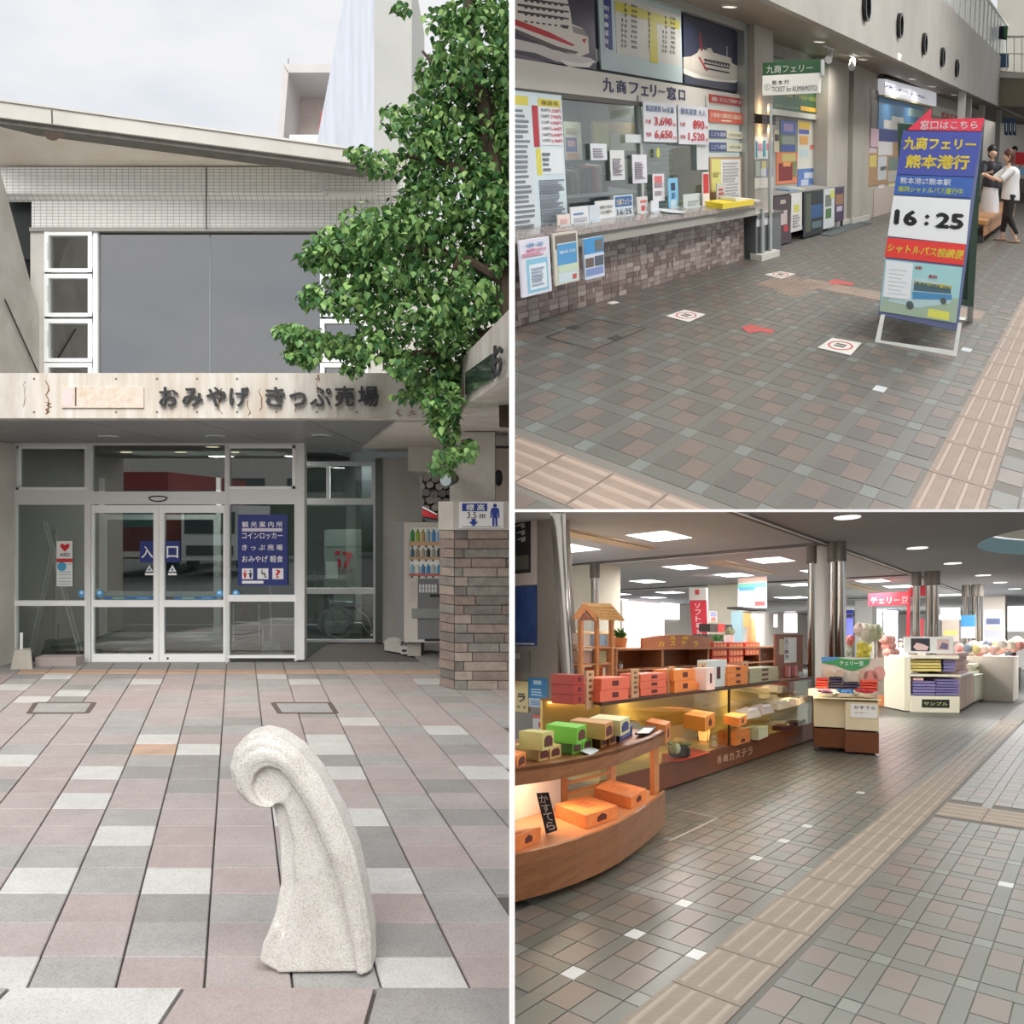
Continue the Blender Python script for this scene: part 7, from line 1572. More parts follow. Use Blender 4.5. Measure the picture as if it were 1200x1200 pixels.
for px in (671, 722, 731): a = Y7.uv(px, 800)[0]; B(S_).mbox(Y7, a, 0, a + .1, Y7.uv(px, 742)[1], mat('pale_wood', (222, 192, 144), .5), 0, -.4).out('upright', t)
for zz in (742, 761, 781): a = Y7.uv(671, zz); c = Y7.uv(731, zz); B(S_).mbox(Y7, a[0], a[1], c[0], a[1] + .03, mat('pale_wood', (222, 192, 144), .5), 0, -.4).out('shelf_board', t)
# brown notice screen at the case end
yn = 4.5; YN = yplane(S_, yn); t = thing(S_, 'notice_screen', 'brown wooden notice screen with white brush-lettered papers at the end of the case', 'screen', YN.at(920, 795))
B(S_).pbox(YN, 906.5, 743, 939, 797, mat('screen_brown', (140, 84, 62), .5), .03).out('board', t); B(S_).pbox(YN, 911, 749, 918, 767, flat(200, 190, 160), .036, .03).out('paper', t); B(S_).pbox(YN, 917, 747, 931, 776, WHITE(), .04, .03).out('paper', t)
for k, ch in enumerate('五三焼き'): B(S_).text(YN.off(.04), ch, 919.5, 748.5 + k * 6.4, 924, 753.5 + k * 6.4, flat(60, 60, 60), .001, .002, .02).out('character', t)
for px in (918, 926): q = YN.at(px, 791, .1); B(S_).box(q.x, q.y, Zt, q.x + .12, q.y + .08, Zt + .16, flat(226, 150, 150)).out('pink_packet', label='small pink packet standing before the brown screen, %s one' % ('nearer' if px < 920 else 'farther'), cat='packet')
q = YN.at(929, 793, .12); B(S_).box(q.x, q.y, Zt, q.x + .2, q.y + .1, Zt + .06, flat(206, 210, 206)).out('white_packet', label='small white packet before the brown screen', cat='packet')
# grey wall and chrome poles at the left
XW = xplane(S_, 9.2); gw = thing(S_, 'wall_left_shop', None, None, XW.at(620, 900), kind='structure')
B(S_).ppoly(XW, [(560, 560), (648, 560), (657, 900), (560, 960)], mat('grey_shop_wall', (146, 140, 132), .7, var=.1, scale=2), 0, -.3).out('wall_face', gw)
B(S_).cyl(XW.at(643, 560, -.25), XW.at(663, 900, -.25), .16, mat('grey_round_edge', (140, 132, 122), .6), 20).out('round_edge', gw)
poster(XW, 590, 575, 630, 685, 'black framed poster with white brush strokes high on the grey wall', (200, 190, 184), t=.05, blocks=[(.0, .0, .86, .88, (36, 36, 38)), (.3, .7, .8, .84, (90, 96, 84))])
for k in range(4): B(S_).ppoly(XW, [(606 + k, 608 + k * 8), (615 + k, 605 + k * 8), (618, 610 + k * 8), (614, 612 + k * 8), (612, 608.5 + k * 8), (606 + k, 610 + k * 8)], flat(180, 180, 178), .056, .05).out('brush_stroke', bpy.data.objects[[o.name for o in bpy.data.objects if o.get('label', '').startswith('black framed poster')][0]])
poster(XW, 590, 689, 629, 757, 'dark blue poster on the grey wall', mat('night_blue', (34, 56, 120), .5, var=.5, scale=5, col2=(50, 90, 150)), t=.02, blocks=[(.4, .95, .95, .98, (190, 200, 210))])
poster(XW, 600, 763, 621, 789, 'small grey metal plate on the grey wall', (128, 126, 120), t=.02, name='metal_plate', cat='plate', blocks=[(.2, .1, .5, .35, (190, 180, 176))])
poster(XW, 590, 797, 620, 835, 'cream plaque with one black brush kana on the grey wall', (214, 194, 140), t=.03, name='kana_plaque', cat='plaque', texts=[('ラ', .6, .4, .9, .68, (40, 36, 34), .04), ('。。', .6, .8, .9, .88, (60, 50, 44), .02)])
poster(XW, 619, 794, 642, 830, 'blue and white sticker poster on the grey wall', (206, 212, 214), t=.015, name='sticker_poster', blocks=[(0, 0, 1, .7, (56, 130, 180)), (.3, .08, .7, .22, (180, 210, 226))], lines=[(.2, .35, .85, .62, 3, (180, 210, 226)), (.15, .75, .9, .95, 3, (120, 170, 210))])
poster(XW, 625, 837, 645, 861, 'white sticker with a red band and emblem low on the grey wall', (216, 214, 212), t=.015, name='sticker', cat='sticker', blocks=[(0, 0, 1, .2, (210, 110, 100)), (.35, .38, .7, .68, (206, 60, 66))])
chp = mat('chrome_pipe', (176, 174, 168), .16, 1)
def pole(pl, x0, y0, x1, y1, r, lab, grp=None, n='chrome_pole'):
    t = thing(S_, n, lab, 'pole', pl.at(x1, y1), grp); B(S_).cyl(pl.at(x0, y0), pl.at(x1, y1), r, mat('pole_steel', (128, 126, 122), .28, .9), 20).out('tube', t, smooth=True); return t
P8 = xplane(S_, 8.6)
pole(P8, 649, 570, 671, 880, .085, 'thick leaning chrome pole at the edge of the grey wall')
pole(P8.off(-.1), 657, 570, 674, 880, .05, 'thinner chrome pole touching the thick one')
# concrete wall stub behind
def cwall(n, x, px0, px1, depth=1.2, m=None, top=3.07):
    pl = xplane(S_, x); a, b_ = pl.uv(px0, 750)[0], pl.uv(px1, 750)[0]
    return B(S_).mbox(pl, a, 0, b_, top, m or mat('beige_pillar', (204, 198, 178), .7, var=.08, scale=1), 0, -depth).out(n, kind='structure')
ZC = 3.07
t = cwall('wall_stub', 15.2, 662, 699, 1.2)
cwall('wall_pillar_beige', 24, 829, 865, 2); cwall('wall_pillar_small', 40, 795, 814, 1, mat('warm_pillar', (200, 184, 168), .7))
def cpair(x, pxs, rs, nm):
    for i, (px, r) in enumerate(zip(pxs, rs)):
        pl = xplane(S_, x); q = pl.at(px, 750); 
        lab = 'chrome column, %s of %s' % (('nearer the case', 'second', 'third', 'fourth')[i], nm)
        t = thing(S_, 'chrome_column', lab, 'column', (q.x, q.y, 0)); B(S_).cyl((q.x, q.y, 0), (q.x, q.y, ZC - .12), r, chp, 18).out('tube', t, smooth=True)
        B(S_).cyl((q.x, q.y, ZC - .32), (q.x, q.y, ZC), r + .03, flat(96, 90, 82), 18).out('collar', t)
cpair(15.2, (951, 967 + 9, 985), (.07, .075, .075), 'the nearest column group in the middle of the shop')
cpair(23.4, (1074, 1089, 1096), (.09, .09, .09), 'the column group behind the two-picture stand')
cpair(30, (1132, 1143, 1148), (.1, .1, .1), 'the farthest column group by the round skylight'); cpair(15.2, (697,), (.1,), 'the beige wall stub'); cpair(20, (709,), (.1,), 'the space behind the wall stub')
cwall('wall_column_core', 15.6, 953, 984, .5, flat(206, 204, 196)); cwall('wall_far_pier', 38, 1152, 1178, 1, flat(176, 168, 158)); cwall('wall_mid_pier', 38, 1002, 1022, 1, flat(206, 204, 198))
# ceiling
sc_ = thing(S_, 'ceiling', None, None, (20, 5, ZC), kind='structure')
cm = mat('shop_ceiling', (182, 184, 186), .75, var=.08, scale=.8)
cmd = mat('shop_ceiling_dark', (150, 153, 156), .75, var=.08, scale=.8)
ybm = 4.12
for xa_, xb2 in ((3, 15.05), (15.35, 24), (24.2, 36), (36.2, 60)): B(S_).box(xa_, ybm + .16, ZC, xb2, 30, ZC + .1, cm).out('ceiling_board', sc_)
# hall ceiling with the round skylight opening
kx, ky, kr = 18.2, -1.95, 3.9
n = 48; b = B(S_); bigr = [(3, ybm), (70, ybm), (70, -12), (3, -12)]
ring_ = [(kx + kr * math.cos(2 * PI * i / n), ky + kr * math.sin(2 * PI * i / n)) for i in range(n)]
def border(a):
    dx, dy = math.cos(a), math.sin(a); ts = []
    for lim, d, c in ((70, dx, kx), (3, dx, kx), (ybm, dy, ky), (-12, dy, ky)):
        if abs(d) > 1e-9:
            t_ = (lim - c) / d
            if t_ > 0: ts.append(t_)
    t_ = min(ts); return (kx + dx * t_, ky + dy * t_)
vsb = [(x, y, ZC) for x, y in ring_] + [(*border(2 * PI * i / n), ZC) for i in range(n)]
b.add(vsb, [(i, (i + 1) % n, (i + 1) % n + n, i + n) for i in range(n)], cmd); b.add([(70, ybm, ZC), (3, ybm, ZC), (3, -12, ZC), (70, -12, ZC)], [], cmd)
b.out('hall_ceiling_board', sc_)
sk = thing(S_, 'skylight', 'large round skylight drum with a pale blue rim and glowing cream inside', 'skylight', (kx, ky, ZC))
def drum(r0, r1, z0, z1, m, name):
    b = B(S_); vv = [(kx + r * math.cos(2 * PI * i / n), ky + r * math.sin(2 * PI * i / n), z) for r, z in ((r0, z0), (r1, z1)) for i in range(n)]
    b.add(vv, [(i, (i + 1) % n, (i + 1) % n + n, i + n) for i in range(n)], m); return b.out(name, sk, smooth=True)
drum(kr, kr, ZC - .0, ZC + .26, mat('pale_blue_rim', (150, 190, 200), .5), 'blue_rim'); drum(kr * .97, kr * .97, ZC + .26, ZC + 1.7, mat('cream_drum', (236, 230, 214), .6), 'cream_drum')
area(S_, (kx, ky, ZC + 1.5), 2, 120, (1, .97, .9))
drum(kr * .88, .01, ZC + 1.6, ZC + 1.9, mat('skylight_glow', (250, 250, 250), .5, emit=1.0), 'skylight_glass')
# beam channels
chm_ = flat(84, 78, 74)
def chan(x0, y0, x1, y1, nm='ceiling_channel'):
    B(S_).box(x0, y0, ZC - .03, x1, y1, ZC + .08, chm_).out(nm, sc_)
    if abs(x1 - x0) > abs(y1 - y0): B(S_).box(x0, y0 + .02, ZC - .04, x1, y0 + .05, ZC - .031, WHITE()).out('channel_trim', sc_)
    else: B(S_).box(x1 - .05, y0, ZC - .04, x1 - .02, y1, ZC - .031, WHITE()).out('channel_trim', sc_)
chan(3, ybm, 60, ybm + .16); chan(15.05, ybm + .16, 15.35, 30); chan(24, ybm + .16, 24.2, 30); chan(36, ybm + .16, 36.2, 30)
# ceiling light panels
cp_ = zplane(S_, ZC); pe = mat('light_panel', (252, 250, 255), .4, emit=2.2)
lp_i = 0
pans = [(773, 628), (803.5, 664.5), (903.5, 656), (759, 681), (860, 673.5), (669, 642), (1022.5, 680.5), (1053, 687), (723, 696), (721, 702), (935, 685), (785, 694), (766, 700), (928, 700), (830, 690), (1108, 697.5), (962, 669)]
words = ('first', 'second', 'third', 'fourth', 'fifth', 'sixth', 'seventh', 'eighth', 'ninth', 'tenth', 'eleventh', 'twelfth', 'thirteenth', 'fourteenth', 'fifteenth', 'sixteenth', 'seventeenth')
for i, (px, py) in enumerate(pans):
    q = cp_.at(px, py); sx, sy = (.56, .40) if q.x < 30 else (.7, .6)
    t = thing(S_, 'ceiling_panel_light', 'square glowing ceiling panel light, %s counted from nearest to farthest' % words[i], 'light', (q.x, q.y, ZC - .01), 'square panel lights in the shop ceiling')
    B(S_).box(q.x - sx, q.y - sy, ZC - .012, q.x + sx, q.y + sy, ZC + .01, pe).out('diffuser', t); B(S_).box(q.x - sx - .03, q.y - sy - .03, ZC - .008, q.x + sx + .03, q.y + sy + .03, ZC + .01, WHITE()).out('trim_frame', t)
    if q.x < 26: area(S_, (q.x, q.y, ZC - .03), 1.0, 110, (1, .97, .95), sy=.8)
for i, (px, py) in enumerate(((993, 606), (1075, 642), (1116.5, 660), (1152, 674), (1172, 682.5), (1189, 690), (1141, 686))):
    q = cp_.at(px, py); t = thing(S_, 'round_downlight', 'round downlight in the dark hall ceiling, %s of the row towards the skylight' % words[i], 'light', q, 'round downlights along the hall ceiling')
    B(S_).rev(q - V((0, 0, .012)), [(.19, 0), (.2, .012)], mat('downlight_lens', (240, 244, 236), .4, emit=.8 if i else .8), 20).out('lens', t)
area(S_, (20, 2, ZC - .05), 3, 230, (1, 1, .98)); area(S_, (34, 6, ZC - .05), 5, 1500, (1, 1, 1)); area(S_, (30, 2, ZC - .05), 3, 420, (1, 1, 1)); area(S_, (50, 10, ZC - .05), 8, 3000, (1, 1, 1)); area(LF, (3.7, 8.6, 1.785), 6.5, 260, (1, .98, .96), sy=9.5)  # fill lights added without fixtures: far shop, plus the front below the party slab
for px0, py0, px1, py1, lab in ((660, 622, 745, 640, 'long beige ceiling vent recess nearest the grey wall'), (836, 658, 900, 670, 'beige ceiling vent recess in the middle of the shop'), (985, 684, 1030, 692, 'beige ceiling vent recess beyond the column group')):
    a, c = cp_.at(px0, py0), cp_.at(px1, py1); t = thing(S_, 'ceiling_vent', lab, 'vent', a)
    xA, xB = sorted((a.x, c.x)); yA = (a.y + c.y) / 2
    B(S_).box(xA, yA - .25, ZC - .015, xB + .6, yA + .25, ZC + .01, mat('vent_beige', (206, 182, 146), .5)).out('recess_plate', t); B(S_).box(xA + .06, yA - .2, ZC - .02, xB + .54, yA - .14, ZC - .014, flat(110, 90, 74)).out('slot', t)
# far end walls and windows
fw_ = thing(S_, 'wall_far_shop_end', None, None, (60, 6, 0), kind='structure')
B(S_).box(60, -10, 0, 60.3, 40, ZC, mat('far_wall_shop', (216, 212, 206), .7)).out('wall_face', fw_)
B(S_).box(12, 17.5, 0, 60, 17.8, ZC, mat('far_side_wall', (214, 206, 196), .7)).out('side_face', fw_)
gw_ = mat('daylight_window', (250, 246, 252), .4, emit=1.15)
nwin = 40
for px0, py0, px1, py1 in ((731, 704, 778, 760), (775, 705, 796, 726)):
    pl = yplane(S_, 17.45); w = thing(S_, 'window_%d' % nwin, None, None, pl.at(px0, py1), kind='structure'); nwin += 1
    B(S_).pbox(pl, px0, py0, px1, py1, gw_, .02).out('bright_pane', w)
XF = xplane(S_, 50)
for px0, py0, px1, py1 in ((913, 707, 918, 716), (920, 707, 932, 717), (919, 719, 934, 741), (907, 720, 911, 735), (1102, 703, 1125, 725), (1179, 700, 1215, 740)):
    w = thing(S_, 'window_%d' % nwin, None, None, XF.at(px0, py1), kind='structure'); nwin += 1
    B(S_).ppoly(XF, [(px0, py0), (px1, py0), (px1, py1), (px0, py1)], gw_, .05).out('bright_pane', w); B(S_).ppoly(XF, [(px0 - 1, py0 - 1), (px1 + 1, py0 - 1), (px1 + 1, py1 + 1), (px0 - 1, py1 + 1)], flat(190, 190, 190), .03).out('frame', w)
poster(XF, 985, 707, 1000, 748, 'tall blue banner poster between the columns and the red sign', (90, 96, 170), name='tall_banner', cat='banner', t=.1, blocks=[(0, 0, 1, .3, (34, 44, 130)), (0, .32, 1, .42, (30, 34, 60))])
for px0, px1, c in ((1003, 1015, (222, 222, 216)), (1018, 1034, (206, 206, 206)), (1036, 1052, (190, 196, 210))): B(S_).ppoly(XF, [(px0, 712), (px1, 712), (px1, 775), (px0, 775)], flat(*c), .08).out('wall_panel_far', kind='structure')
# banners, hanging signs
XR = xplane(S_, 20); t = thing(S_, 'red_banner', 'tall red vertical banner with white kana and a white head near the beige pillar', 'banner', XR.at(820, 750))
B(S_).ppoly(XR, [(809, 704), (828, 704), (830, 750), (812, 750)], flat(216, 54, 66), .03).out('cloth', t); B(S_).ppoly(XR, [(808, 689), (828, 689), (828, 703), (808, 703)], flat(214, 208, 200), .03).out('head_panel', t); B(S_).ppoly(XR, [(815, 691), (820, 691), (820, 697), (815, 697)], flat(206, 80, 84), .034, .03).out('emblem', t)
for k, ch in enumerate('ソフト販売'): B(S_).text(XR, ch, 814.5 + k * .6, 707 + k * 7.6, 821 + k * .6, 713 + k * 7.6, flat(240, 220, 220), .034, .002, .02).out('character', t)
B(S_).cyl(XR.at(829, 690, .02), XR.at(831, 800, .02), .02, flat(230, 230, 230), 6).out('pole', t)
t = poster(xplane(S_, 22), 865, 671, 899, 712, 'hanging poster with a pink, green and pale blue picture before the columns', (206, 220, 226), t=.03, name='hanging_poster', blocks=[(0, 0, 1, .3, (206, 176, 160)), (.0, .32, 1, .45, (120, 196, 170)), (.05, .42, .6, .52, (90, 160, 200)), (.6, .82, .95, .95, (206, 80, 80))])
t = thing(S_, 'exit_sign', 'pale green exit sign hanging from the far ceiling', 'sign', xplane(S_, 28).at(770, 697))
B(S_).ppoly(xplane(S_, 28), [(760, 687), (781, 688), (780, 697), (761, 696.5)], mat('exit_green', (190, 226, 160), .5, emit=.5), .05).out('sign_face', t); B(S_).ppoly(xplane(S_, 28), [(765, 690), (769, 690), (769, 694.5), (765, 694.5)], flat(90, 160, 90), .06, .05).out('running_mark', t)
B(S_).ppoly(xplane(S_, 28), [(771, 690.5), (778, 691), (778, 692.5), (771, 692.2)], flat(90, 160, 90), .06, .05).out('arrow_mark', t)
XT = xplane(S_, 26); t = thing(S_, 'red_gate_sign', 'red gate shaped sign with white kana lettering over the sweets stalls', 'sign', XT.at(1050, 760))
B(S_).ppoly(XT, [(1018, 696), (1067, 693), (1067, 709), (1018, 710)], flat(214, 50, 66), .05).out('header', t); B(S_).ppoly(XT, [(1064, 690), (1067.5, 690), (1066, 750), (1062, 750)], flat(214, 50, 66), .04).out('side_bar', t); B(S_).ppoly(XT, [(1067, 688), (1085, 686), (1085, 698), (1067, 699)], flat(206, 40, 54), .04).out('side_header', t)
qtext('チェリー豆', XT, [(1021, 700), (1065, 699), (1065, 707), (1021, 708)], flat(244, 226, 226), .052, .02, par=t)
B(S_).ppoly(XT, [(1075, 725), (1083, 725), (1082, 748), (1074, 748)], flat(220, 80, 84), .04).out('lower_banner', t)
for px0, py0, px1, py1, lab, c, bl_2 in ((1126, 721, 1143, 748, 'blue and white poster on the far columns', (206, 216, 222), [(0, 0, 1, .5, (70, 150, 210))]), (1154, 715, 1174, 748, 'lilac mountain poster on the far pier', (160, 166, 196), [(.1, .3, .9, .5, (80, 90, 120)), (.1, .55, .9, .7, (206, 200, 160))]), (1104, 726, 1124, 752, 'beige shop front board behind the stand', (206, 196, 184), [(.1, .5, .9, .7, (222, 210, 120))])):
    poster(xplane(S_, 29), px0, py0, px1, py1, lab, c, blocks=bl_2, t=.03)
# cream cart
zb2 = zplane(S_, 0)
def cab(px0, px1, pyb0, pyt, label, deep, split, yb):
    a = zb2.at(px0, pyb0); return a
ct_ = thing(S_, 'sales_cart', 'cream and brown sales cart piled with sweets at the end of the glass case', 'cart', zb2.at(990, 882))
Pc = Pl(S_, zb2.at(955, 880), (zb2.at(1029, 885) - zb2.at(955, 880)), (0, 0, 1))
sb = mat('cart_brown', (112, 66, 42), .5)
zt5 = Pc.uv(990, 819)[1]
B(S_).pbox(Pc, 954, 819, 990, 853, crm, .0, -1.0).out('left_front', ct_); B(S_).pbox(Pc, 954, 853, 990, 877, sb, .0, -1.0).out('left_base', ct_)
B(S_).pbox(Pc, 990, 821, 1029, 856, crm, .12, -1.0).out('right_front', ct_); B(S_).pbox(Pc, 990, 856, 1029, 882, sb, .12, -1.0).out('right_base', ct_)
B(S_).pbox(Pc, 953, 817, 1032, 820.5, crm, .16, -1.05).out('top_board', ct_)
for px in (958, 995, 1024): q = Pc.at(px, 880, .0); B(S_).cyl(V((q.x, q.y, .03)), V((q.x, q.y + .04, .03)), .03, flat(90, 90, 90), 10).out('caster', ct_)
B(S_).pbox(Pc, 996, 824, 1027, 841, WHITE(), .13, .12).out('paper_sign', ct_)
B(S_).text(Pc, 'かすてら', 1000, 826, 1025, 831, flat(50, 50, 50), .131, .002, .03).out('lettering', ct_); B(S_).text(Pc, '切り落とし', 1001, 833.5, 1017, 835.5, flat(70, 70, 70), .131, .002).out('lettering', ct_)
Pb = Pc.off(-.9)
t = thing(S_, 'cherry_panel', 'pale back panel with a green arched logo and pink beans picture above the cart', 'panel', Pb.at(990, 800))
B(S_).pbox(Pb, 962, 770, 1036, 815, flat(222, 212, 196), .0, -.04).out('board', t)
B(S_).ppoly(Pb, [(963, 772), (983, 771), (1000, 773), (1020, 772), (1018, 778), (1010, 783), (1000, 786), (990, 784), (978, 779), (963, 777)], flat(70, 160, 100), .01).out('green_logo', t); B(S_).ppoly(Pb, [(962, 770), (984, 770), (980, 773), (963, 776)], flat(90, 150, 206), .012, .0).out('blue_band', t)
B(S_).text(Pb, 'チェリー豆', 984, 774.5, 1012, 780, flat(230, 240, 230), .012, .002, .03).out('lettering', t)
for i, (x, y, r, c) in enumerate(((972, 793, .09, (222, 200, 170)), (984, 790, .07, (214, 190, 160)), (1020, 795, .12, (222, 150, 140)), (1030, 789, .1, (226, 170, 160)), (1000, 794, .08, (214, 200, 180)), (1012, 790, .07, (220, 180, 160)))): B(S_).rev(Pb.at(x, y, .005), [(r, 0), (r, .012)], flat(*c), 14, ax=Pb.n).out('bean_picture', t)
# piles of packets on the cart
def pile(pl, px0, px1, pyb, n, hpx, cols_, what, where, grp, d0=.0, dep=.3):
    for i in range(n):
        c = cols_[i % len(cols_)]; j = random.uniform(-.5, .5)
        y1 = pyb - i * hpx; t0 = d0
        o = B(S_).pbox(pl, px0 + j, y1 - hpx + .5, px1 + j, y1, flat(*c), t0, t0 - dep).out('packet', label='%s, %s in %s' % (what, ('lowest', 'second', 'third', 'fourth', 'fifth', 'sixth', 'seventh', 'eighth')[i], where), cat='packet', group=grp)
G1 = 'packets piled on the cream cart'
pile(Pc, 957, 971, 812, 5, 3.2, [(226, 60, 50), (232, 90, 70)], 'bright red sweet packet', 'the red heap at the left of the cart', G1, -.5)
pile(Pc, 974, 990, 811, 5, 3.2, [(40, 36, 60), (60, 50, 84)], 'dark navy sweet packet', 'the taller navy pile on the cart', G1, -.55)
pile(Pc, 991, 1009, 811, 3, 3.4, [(44, 38, 64), (60, 50, 84)], 'dark navy sweet packet', 'the lower navy pile on the cart', G1, -.5)
pile(Pc, 1011, 1032, 812, 4, 3.4, [(226, 70, 50), (232, 100, 76)], 'orange red sweet packet', 'the right pile on the cart', G1, -.45)
for i, (px, c, nm) in enumerate(((969, (110, 50, 100), 'purple'), (992, (60, 130, 190), 'blue'), (1015, (190, 40, 56), 'crimson'))):
    q = Pc.at(px, 817, -.2); t = thing(S_, 'sweets_basket', 'shallow white basket of %s wrapped sweets at the front of the cart' % nm, 'basket', q); q = V((q.x, q.y, Pc.uv(px, 817)[1]))
    B(S_).rev(q, [(.14, 0), (.19, .05), (.18, .05), (.13, .01)], flat(230, 220, 206), 14).out('basket', t); b = B(S_)
    for k in range(14): a = random.uniform(0, 6.28); r = random.uniform(0, .13); b.ball(q + V((r * math.cos(a), r * math.sin(a), .05 + random.uniform(0, .03))), .035, flat(*c), 6, .6)
    b.out('wrapped_sweets', t, kind='stuff')
for i, (px, c) in enumerate(((958, (232, 226, 214)), (968, (226, 214, 210)), (981, (230, 224, 200)), (1005, (222, 216, 190)), (1024, (226, 190, 176)))):
    q = Pc.at(px, 815, -.4); B(S_).box(q.x, q.y, zt5, q.x + .25, q.y + .15, zt5 + .1, flat(*c)).out('pale_packet', label='pale packet on the cart behind the baskets, %s from the case side' % words[i], cat='packet', group='pale packets on the cart')
# balloon-like flowers and goods behind the cart
for i, (px, py, r, c, lab) in enumerate(((1013, 763, .2, (232, 228, 90), 'bright yellow wrapped bundle above the cart panel'), (992, 759, .17, (222, 222, 206), 'pale olive wrapped bundle above the cart panel'), (996, 752, .14, (226, 130, 120), 'coral pink bow above the cart panel'), (1012, 744, .24, (240, 234, 214), 'large cream bouquet behind the cart'), (1026, 742, .2, (226, 222, 190), 'small cream bouquet behind the cart'))):
    q = xplane(S_, 17).at(px, py); t = thing(S_, 'wrapped_bundle', lab, 'bundle', q); b = B(S_)
    for k in range(9): a = V((random.uniform(-.5, .5), random.uniform(-.5, .5), random.uniform(-.4, .4))) * r; b.ball(q + a, r * .5, flat(*[max(0, min(255, x + random.randint(-14, 8))) for x in c]), 8)
    b.out('paper_puffs', t, kind='stuff'); B(S_).cyl(V((q.x, q.y, .0)), q, .03, flat(210, 210, 206), 6).out('stand', t)
# two-picture stand island
Xi = zb2.at(1065, 834); Pi = Pl(S_, Xi, zb2.at(1122, 835) - Xi, (0, 0, 1))
it = thing(S_, 'sweets_stand', 'cream sweets stand with two pictures, yellow and violet boxes and a black sign', 'stand', Xi)
cr2 = mat('stand_cream', (226, 220, 196), .5)
B(S_).pbox(Pi, 1066, 815, 1122, 835, cr2, .1, -1.2).out('base', it); B(S_).pbox(Pi, 1060, 770, 1067, 833, cr2, .0, -1.2).out('side_panel', it); B(S_).pbox(Pi, 1066, 768, 1124, 772, cr2, .0, -1.2).out('upper_shelf', it); B(S_).pbox(Pi, 1066, 790, 1124, 793, cr2, .05, -1.2).out('middle_shelf', it)
B(S_).pbox(Pi, 1078, 819, 1110, 829, flat(34, 36, 32), .11, .1).out('black_plate', it); B(S_).text(Pi, 'サンプル', 1080, 822, 1108, 826.5, flat(190, 196, 120), .111, .004, .02).out('lettering', it)
B(S_).pbox(Pi, 1064, 746, 1122, 766, flat(214, 214, 210), -.2, -.26).out('picture_board', it)
p3 = Pi.off(-.2)
B(S_).pbox(p3, 1067.5, 748, 1089.5, 763, flat(44, 44, 52), .01).out('dark_picture', it); B(S_).ppoly(p3, [(1070, 758), (1074, 753), (1082, 755), (1088, 758), (1086, 762), (1074, 762)], flat(214, 180, 176), .015, .01).out('picture_subject', it); B(S_).pbox(p3, 1098, 749, 1112, 762, flat(200, 170, 160), .01).out('light_picture', it); B(S_).ppoly(p3, [(1100, 760), (1104, 753), (1111, 755), (1110, 761)], flat(110, 100, 130), .015, .01).out('picture_subject', it)
pile(Pi, 1068, 1105, 787, 4, 3.6, [(214, 196, 120), (206, 186, 104)], 'long yellow box', 'the yellow pile on the two-picture stand', 'boxes on the two-picture stand', -.1, .5)
pile(Pi, 1108, 1122, 787, 4, 3.6, [(110, 104, 150), (126, 118, 160)], 'short violet box', 'the small violet pile on the two-picture stand', 'boxes on the two-picture stand', -.1, .5)
pile(Pi, 1069, 1095, 814.5, 5, 3.4, [(120, 112, 160), (134, 124, 170)], 'violet box', 'the first wide violet pile on the two-picture stand', 'boxes on the two-picture stand', .05, .5)
pile(Pi, 1096, 1123, 814.5, 6, 3.2, [(124, 116, 164), (110, 102, 150)], 'violet box', 'the second wide violet pile on the two-picture stand', 'boxes on the two-picture stand', .05, .5)
pile(Pi, 1070, 1082, 797.5, 1, 4, [(222, 180, 176)], 'pink packet', 'the top of the first violet pile', 'boxes on the two-picture stand', .0, .3)
# round table with stacked pink bags, to the left of the stand
q = zb2.at(1045, 826); rt = thing(S_, 'round_display', 'round wooden display of pink bags and purple boxes beside the two-picture stand', 'display', q); Pq2 = yplane(S_, q.y)
B(S_).rev(q, [(.62, 0), (.62, .42)], wood3, 24).out('drum_base', rt); B(S_).rev(q + V((0, 0, .42)), [(.66, 0), (.66, .03)], WHITE(), 24).out('round_top', rt)
k_ = 0
for r in range(6):
    for c in range(4 + (r % 2)):
        a = q + V((-.5 + c * .26 + (r % 2) * -.1, -.15 + r * .05, .78 + r * .15)); k_ += 1
        B(S_).ball(a, .13, flat(*random.choice([(232, 170, 156), (226, 150, 136), (236, 190, 176)])), 8, .75).out('pink_bag', label='puffy pink sweets bag heaped on the round display', cat='bag', group='pink bags heaped on the round display')
B(S_).box(q.x - .5, q.y + .3, .45, q.x + .6, q.y + .4, 1.7, flat(206, 196, 180)).out('rack_back', rt)
for i, (dz, c, lab) in enumerate(((.45, (190, 196, 220), 'pale blue gift set on the round display'), (.62, (110, 50, 110), 'purple round gift box on the round display'))):
    B(S_).rev(q + V((-.1, -.3, dz)), [(.3, 0), (.3, .12), (.1, .15)], flat(*c), 16).out('gift_box', label=lab, cat='gift box')
